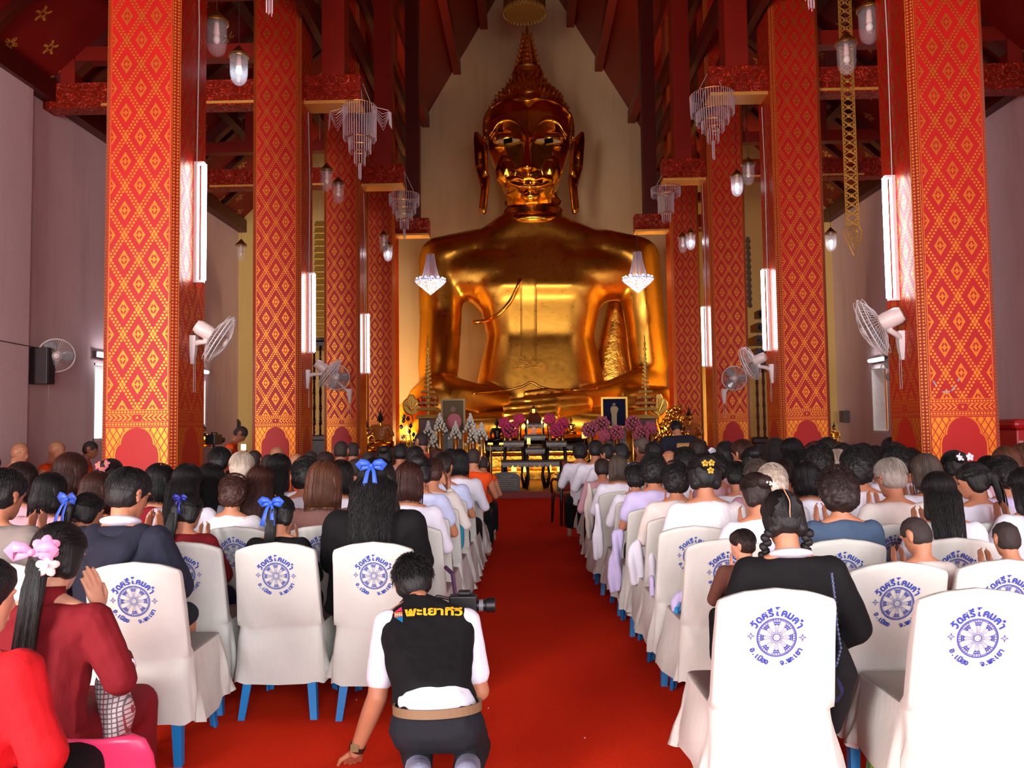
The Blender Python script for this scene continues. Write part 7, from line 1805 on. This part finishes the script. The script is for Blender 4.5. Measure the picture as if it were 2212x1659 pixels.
# ------------------------------------------------------------------ near things
# pink plastic chair of the maroon woman
PKP = flat('pink_plastic', (226, 62, 110), .3); q = W(196, 1578, 2.55)
o = empty('pink_plastic_chair', (q.x-.03, 2.78, 0), .12, 'low pink plastic chair in the lower left corner', 'chair')
m = MB(); rings = []
for z, w_, y in ((.20, .17, -.12), (.30, .175, -.16), (.40, .17, -.19), (.455, .15, -.205), (.475, .11, -.21)):
    rings.append([(w_*math.sin(t), y+(.05*(1-math.cos(t)))-.0, z) for t in [-1.4+2.8*i/12 for i in range(13)]]+[((w_-.012)*math.sin(t), y+.014+(.05*(1-math.cos(t))), z) for t in [1.4-2.8*i/12 for i in range(13)]])
m.ring_loft(rings); m.build('backrest', PKP, o, smooth=True)
m = MB(); m.box((-.17, -.14, .20), (.17, .18, .225)); m.build('seat', PKP, o, bevel=.01)
for sx in (-1, 1):
    for sy in (-1, 1): m = MB(); m.tube([(sx*.14, sy*.13, .20), (sx*.165, sy*.155, 0)], [.022, .016], 8); m.build('leg', PKP, o, smooth=True)
# checked cloth over her hip
n = NT('checked_cloth'); x, y, z = n.xyz(n.coord()); g = ((x+z*.2)*62.0).frac().lt(.28).max(((z-x*.1)*62.0).frac().lt(.28)); g2 = ((x*12.0).frac().lt(.2)); n.set(color=n.mix(g, srgb(206, 190, 190), n.mix(g2, srgb(110, 96, 100), srgb(150, 60, 70))), rough=.9); n.bump(n.noise(n.coord(), 18, 3), .5, .01)
bag = blob([[(W(240, 1470, 3.05), (.055, .06, .05)), (W(255, 1540, 3.0), (.06, .07, .06))], [(W(255, 1540, 3.0), (.06, .07, .06)), (W(250, 1610, 2.95), (.035, .05, .04))]], .009, 3, 2, fold_post(8, .006))
tag(put('checked_bag', bag, n.m), 'checked cloth bag at the hip of the maroon woman', 'bag')
# hanging towels and shawls over the aisle chairs on the right
def drape(px0, px1, y0, y1, D, mat, label, name='hanging_shawl', cat='shawl', seed=1, dx=0):
    a = W((px0+px1)/2, y0, D); b = W((px0+px1)/2+dx, y1, D); w = (px1-px0)/F*D/2
    hs = [[(a, (w*.55, .03, .03)), (a.lerp(b, .45), (w*.9, .03, .05))], [(a.lerp(b, .45), (w*.9, .03, .05)), (b, (w*.75, .022, .02))]]
    def post(co, nr):
        f = np.sin(co[:, 0]*90+co[:, 2]*11+seed)*.008+vnoise(co, 11, seed, .01); return co+nr*f[:, None]
    return tag(put(name, blob(hs, .009, 2, 2, post), mat), label, cat, 'cloths hanging from the chairs')
drape(1395, 1425, 1190, 1262, 5.05, WHT, 'white towel hanging in folds beside the aisle chairs', 'hanging_towel', 'towel', 2)
drape(1318, 1352, 1150, 1275, 5.75, LAV, 'lavender shawl drooping off an aisle chair', seed=3, dx=-8)
drape(1352, 1398, 1175, 1258, 5.3, WHT, 'white knotted towel sagging between two aisle chairs', 'hanging_towel', 'towel', 5)
drape(1280, 1304, 1095, 1205, 6.5, WHT, 'white shawl end beside the small curly-haired woman\'s chair', seed=6)
drape(1398, 1422, 1255, 1365, 4.75, LAV, 'long pale lavender shawl end reaching the carpet', seed=7, dx=2)
drape(1452, 1492, 1285, 1335, 4.35, LAV, 'lavender cloth between the two chairs ahead of the braided girl', seed=8)
drape(1262, 1284, 1050, 1160, 7.6, CRM, 'cream shawl hanging at the far aisle chairs', seed=9)
# blue umbrella in its sleeve, hanging at the chair
a = W(1462, 1312, 4.3); b = W(1458, 1418, 4.3); o = empty('folded_umbrella', a, 0, 'bright blue folded umbrella hanging beside the second chair row', 'umbrella'); d = b-a
m = MB(); m.tube([(0, 0, 0), d*.2, d*.5, d*.85, d], [.010, .020, .022, .028, .014], 12); m.build('sleeve', flat('umbrella_blue', (40, 140, 200), .5, bump=.4), o, smooth=True)
m = MB(); m.tube([(0, 0, .0), (.012, 0, .03), (.02, 0, .0), (.012, 0, -.03)], .004, 6); m.build('loop', flat('umbrella_blue', (40, 140, 200), .5), o)
# teal bag on the left row
a = W(992, 1150, 6.0); put_ = blob([[(a, (.045, .05, .07)), (a+Vector((-.01, 0, -.09)), (.055, .06, .05))]], .010, 3, 1); tag(put('teal_bag', put_, flat('teal_cloth', (36, 128, 156), .6)), 'small teal bag hanging between the left aisle chairs', 'bag')
a = W(972, 1250, 4.55); o = empty('bag_strap', a, 0, 'patterned purple strap hanging off the left aisle chair', 'strap'); m = MB(); m.tube([W(962, 1225, 4.6)-a, W(978, 1240, 4.55)-a, W(984, 1290, 4.5)-a], [.012, .014, .012], 6); m.build('strap_band', flat('purple_strap', (86, 52, 84), .6), o)
# specks of litter on the carpet
rnd = random.Random(2)
for px, py, lb in ((770, 1503, 'speck of white litter left of the kneeling photographer'), (1055, 1518, 'speck of white litter right of the kneeling photographer'), (1263, 1578, 'speck of white litter in the middle of the aisle')):
    D = EYE*F/(py-VPY+.014*(px-VPX)); p = W(px, py, D); m = MB(); m.ell((0, 0, .002), (.004, .003, .002), 6); tag(m.build('paper_speck', WHT, loc=(p.x, p.y, 0)), lb, 'litter', 'specks on the carpet')

# black jacket hem and beaded cord hanging right of the braided girl
jk = blob([[(W(1812, 1405, 2.98), (.03, .04, .05)), (W(1822, 1455, 2.96), (.055, .045, .05))], [(W(1822, 1455, 2.96), (.05, .045, .05)), (W(1800, 1560, 3.0), (.03, .04, .05))]], .009, 3, 2, fold_post(11, .008))
tag(put('draped_jacket', jk, BLK), 'black jacket draped at the right side of the nearest wheel-print chair', 'jacket')
m = MB(); pts = [W(1797, 1240, 2.90), W(1803, 1290, 2.88), W(1808, 1350, 2.88), W(1816, 1400, 2.90), W(1806, 1440, 2.92)]
m.tube(pts, .0035, 6)
for a, b in zip(pts, pts[1:]):
    for i in range(5): m.ell(a.lerp(b, i/5), .006, 6)
tag(m.build('beaded_cord', flat('cord_bluegrey', (60, 70, 104), .4)), 'dark beaded cord hanging off the braided girl\'s right shoulder', 'cord')
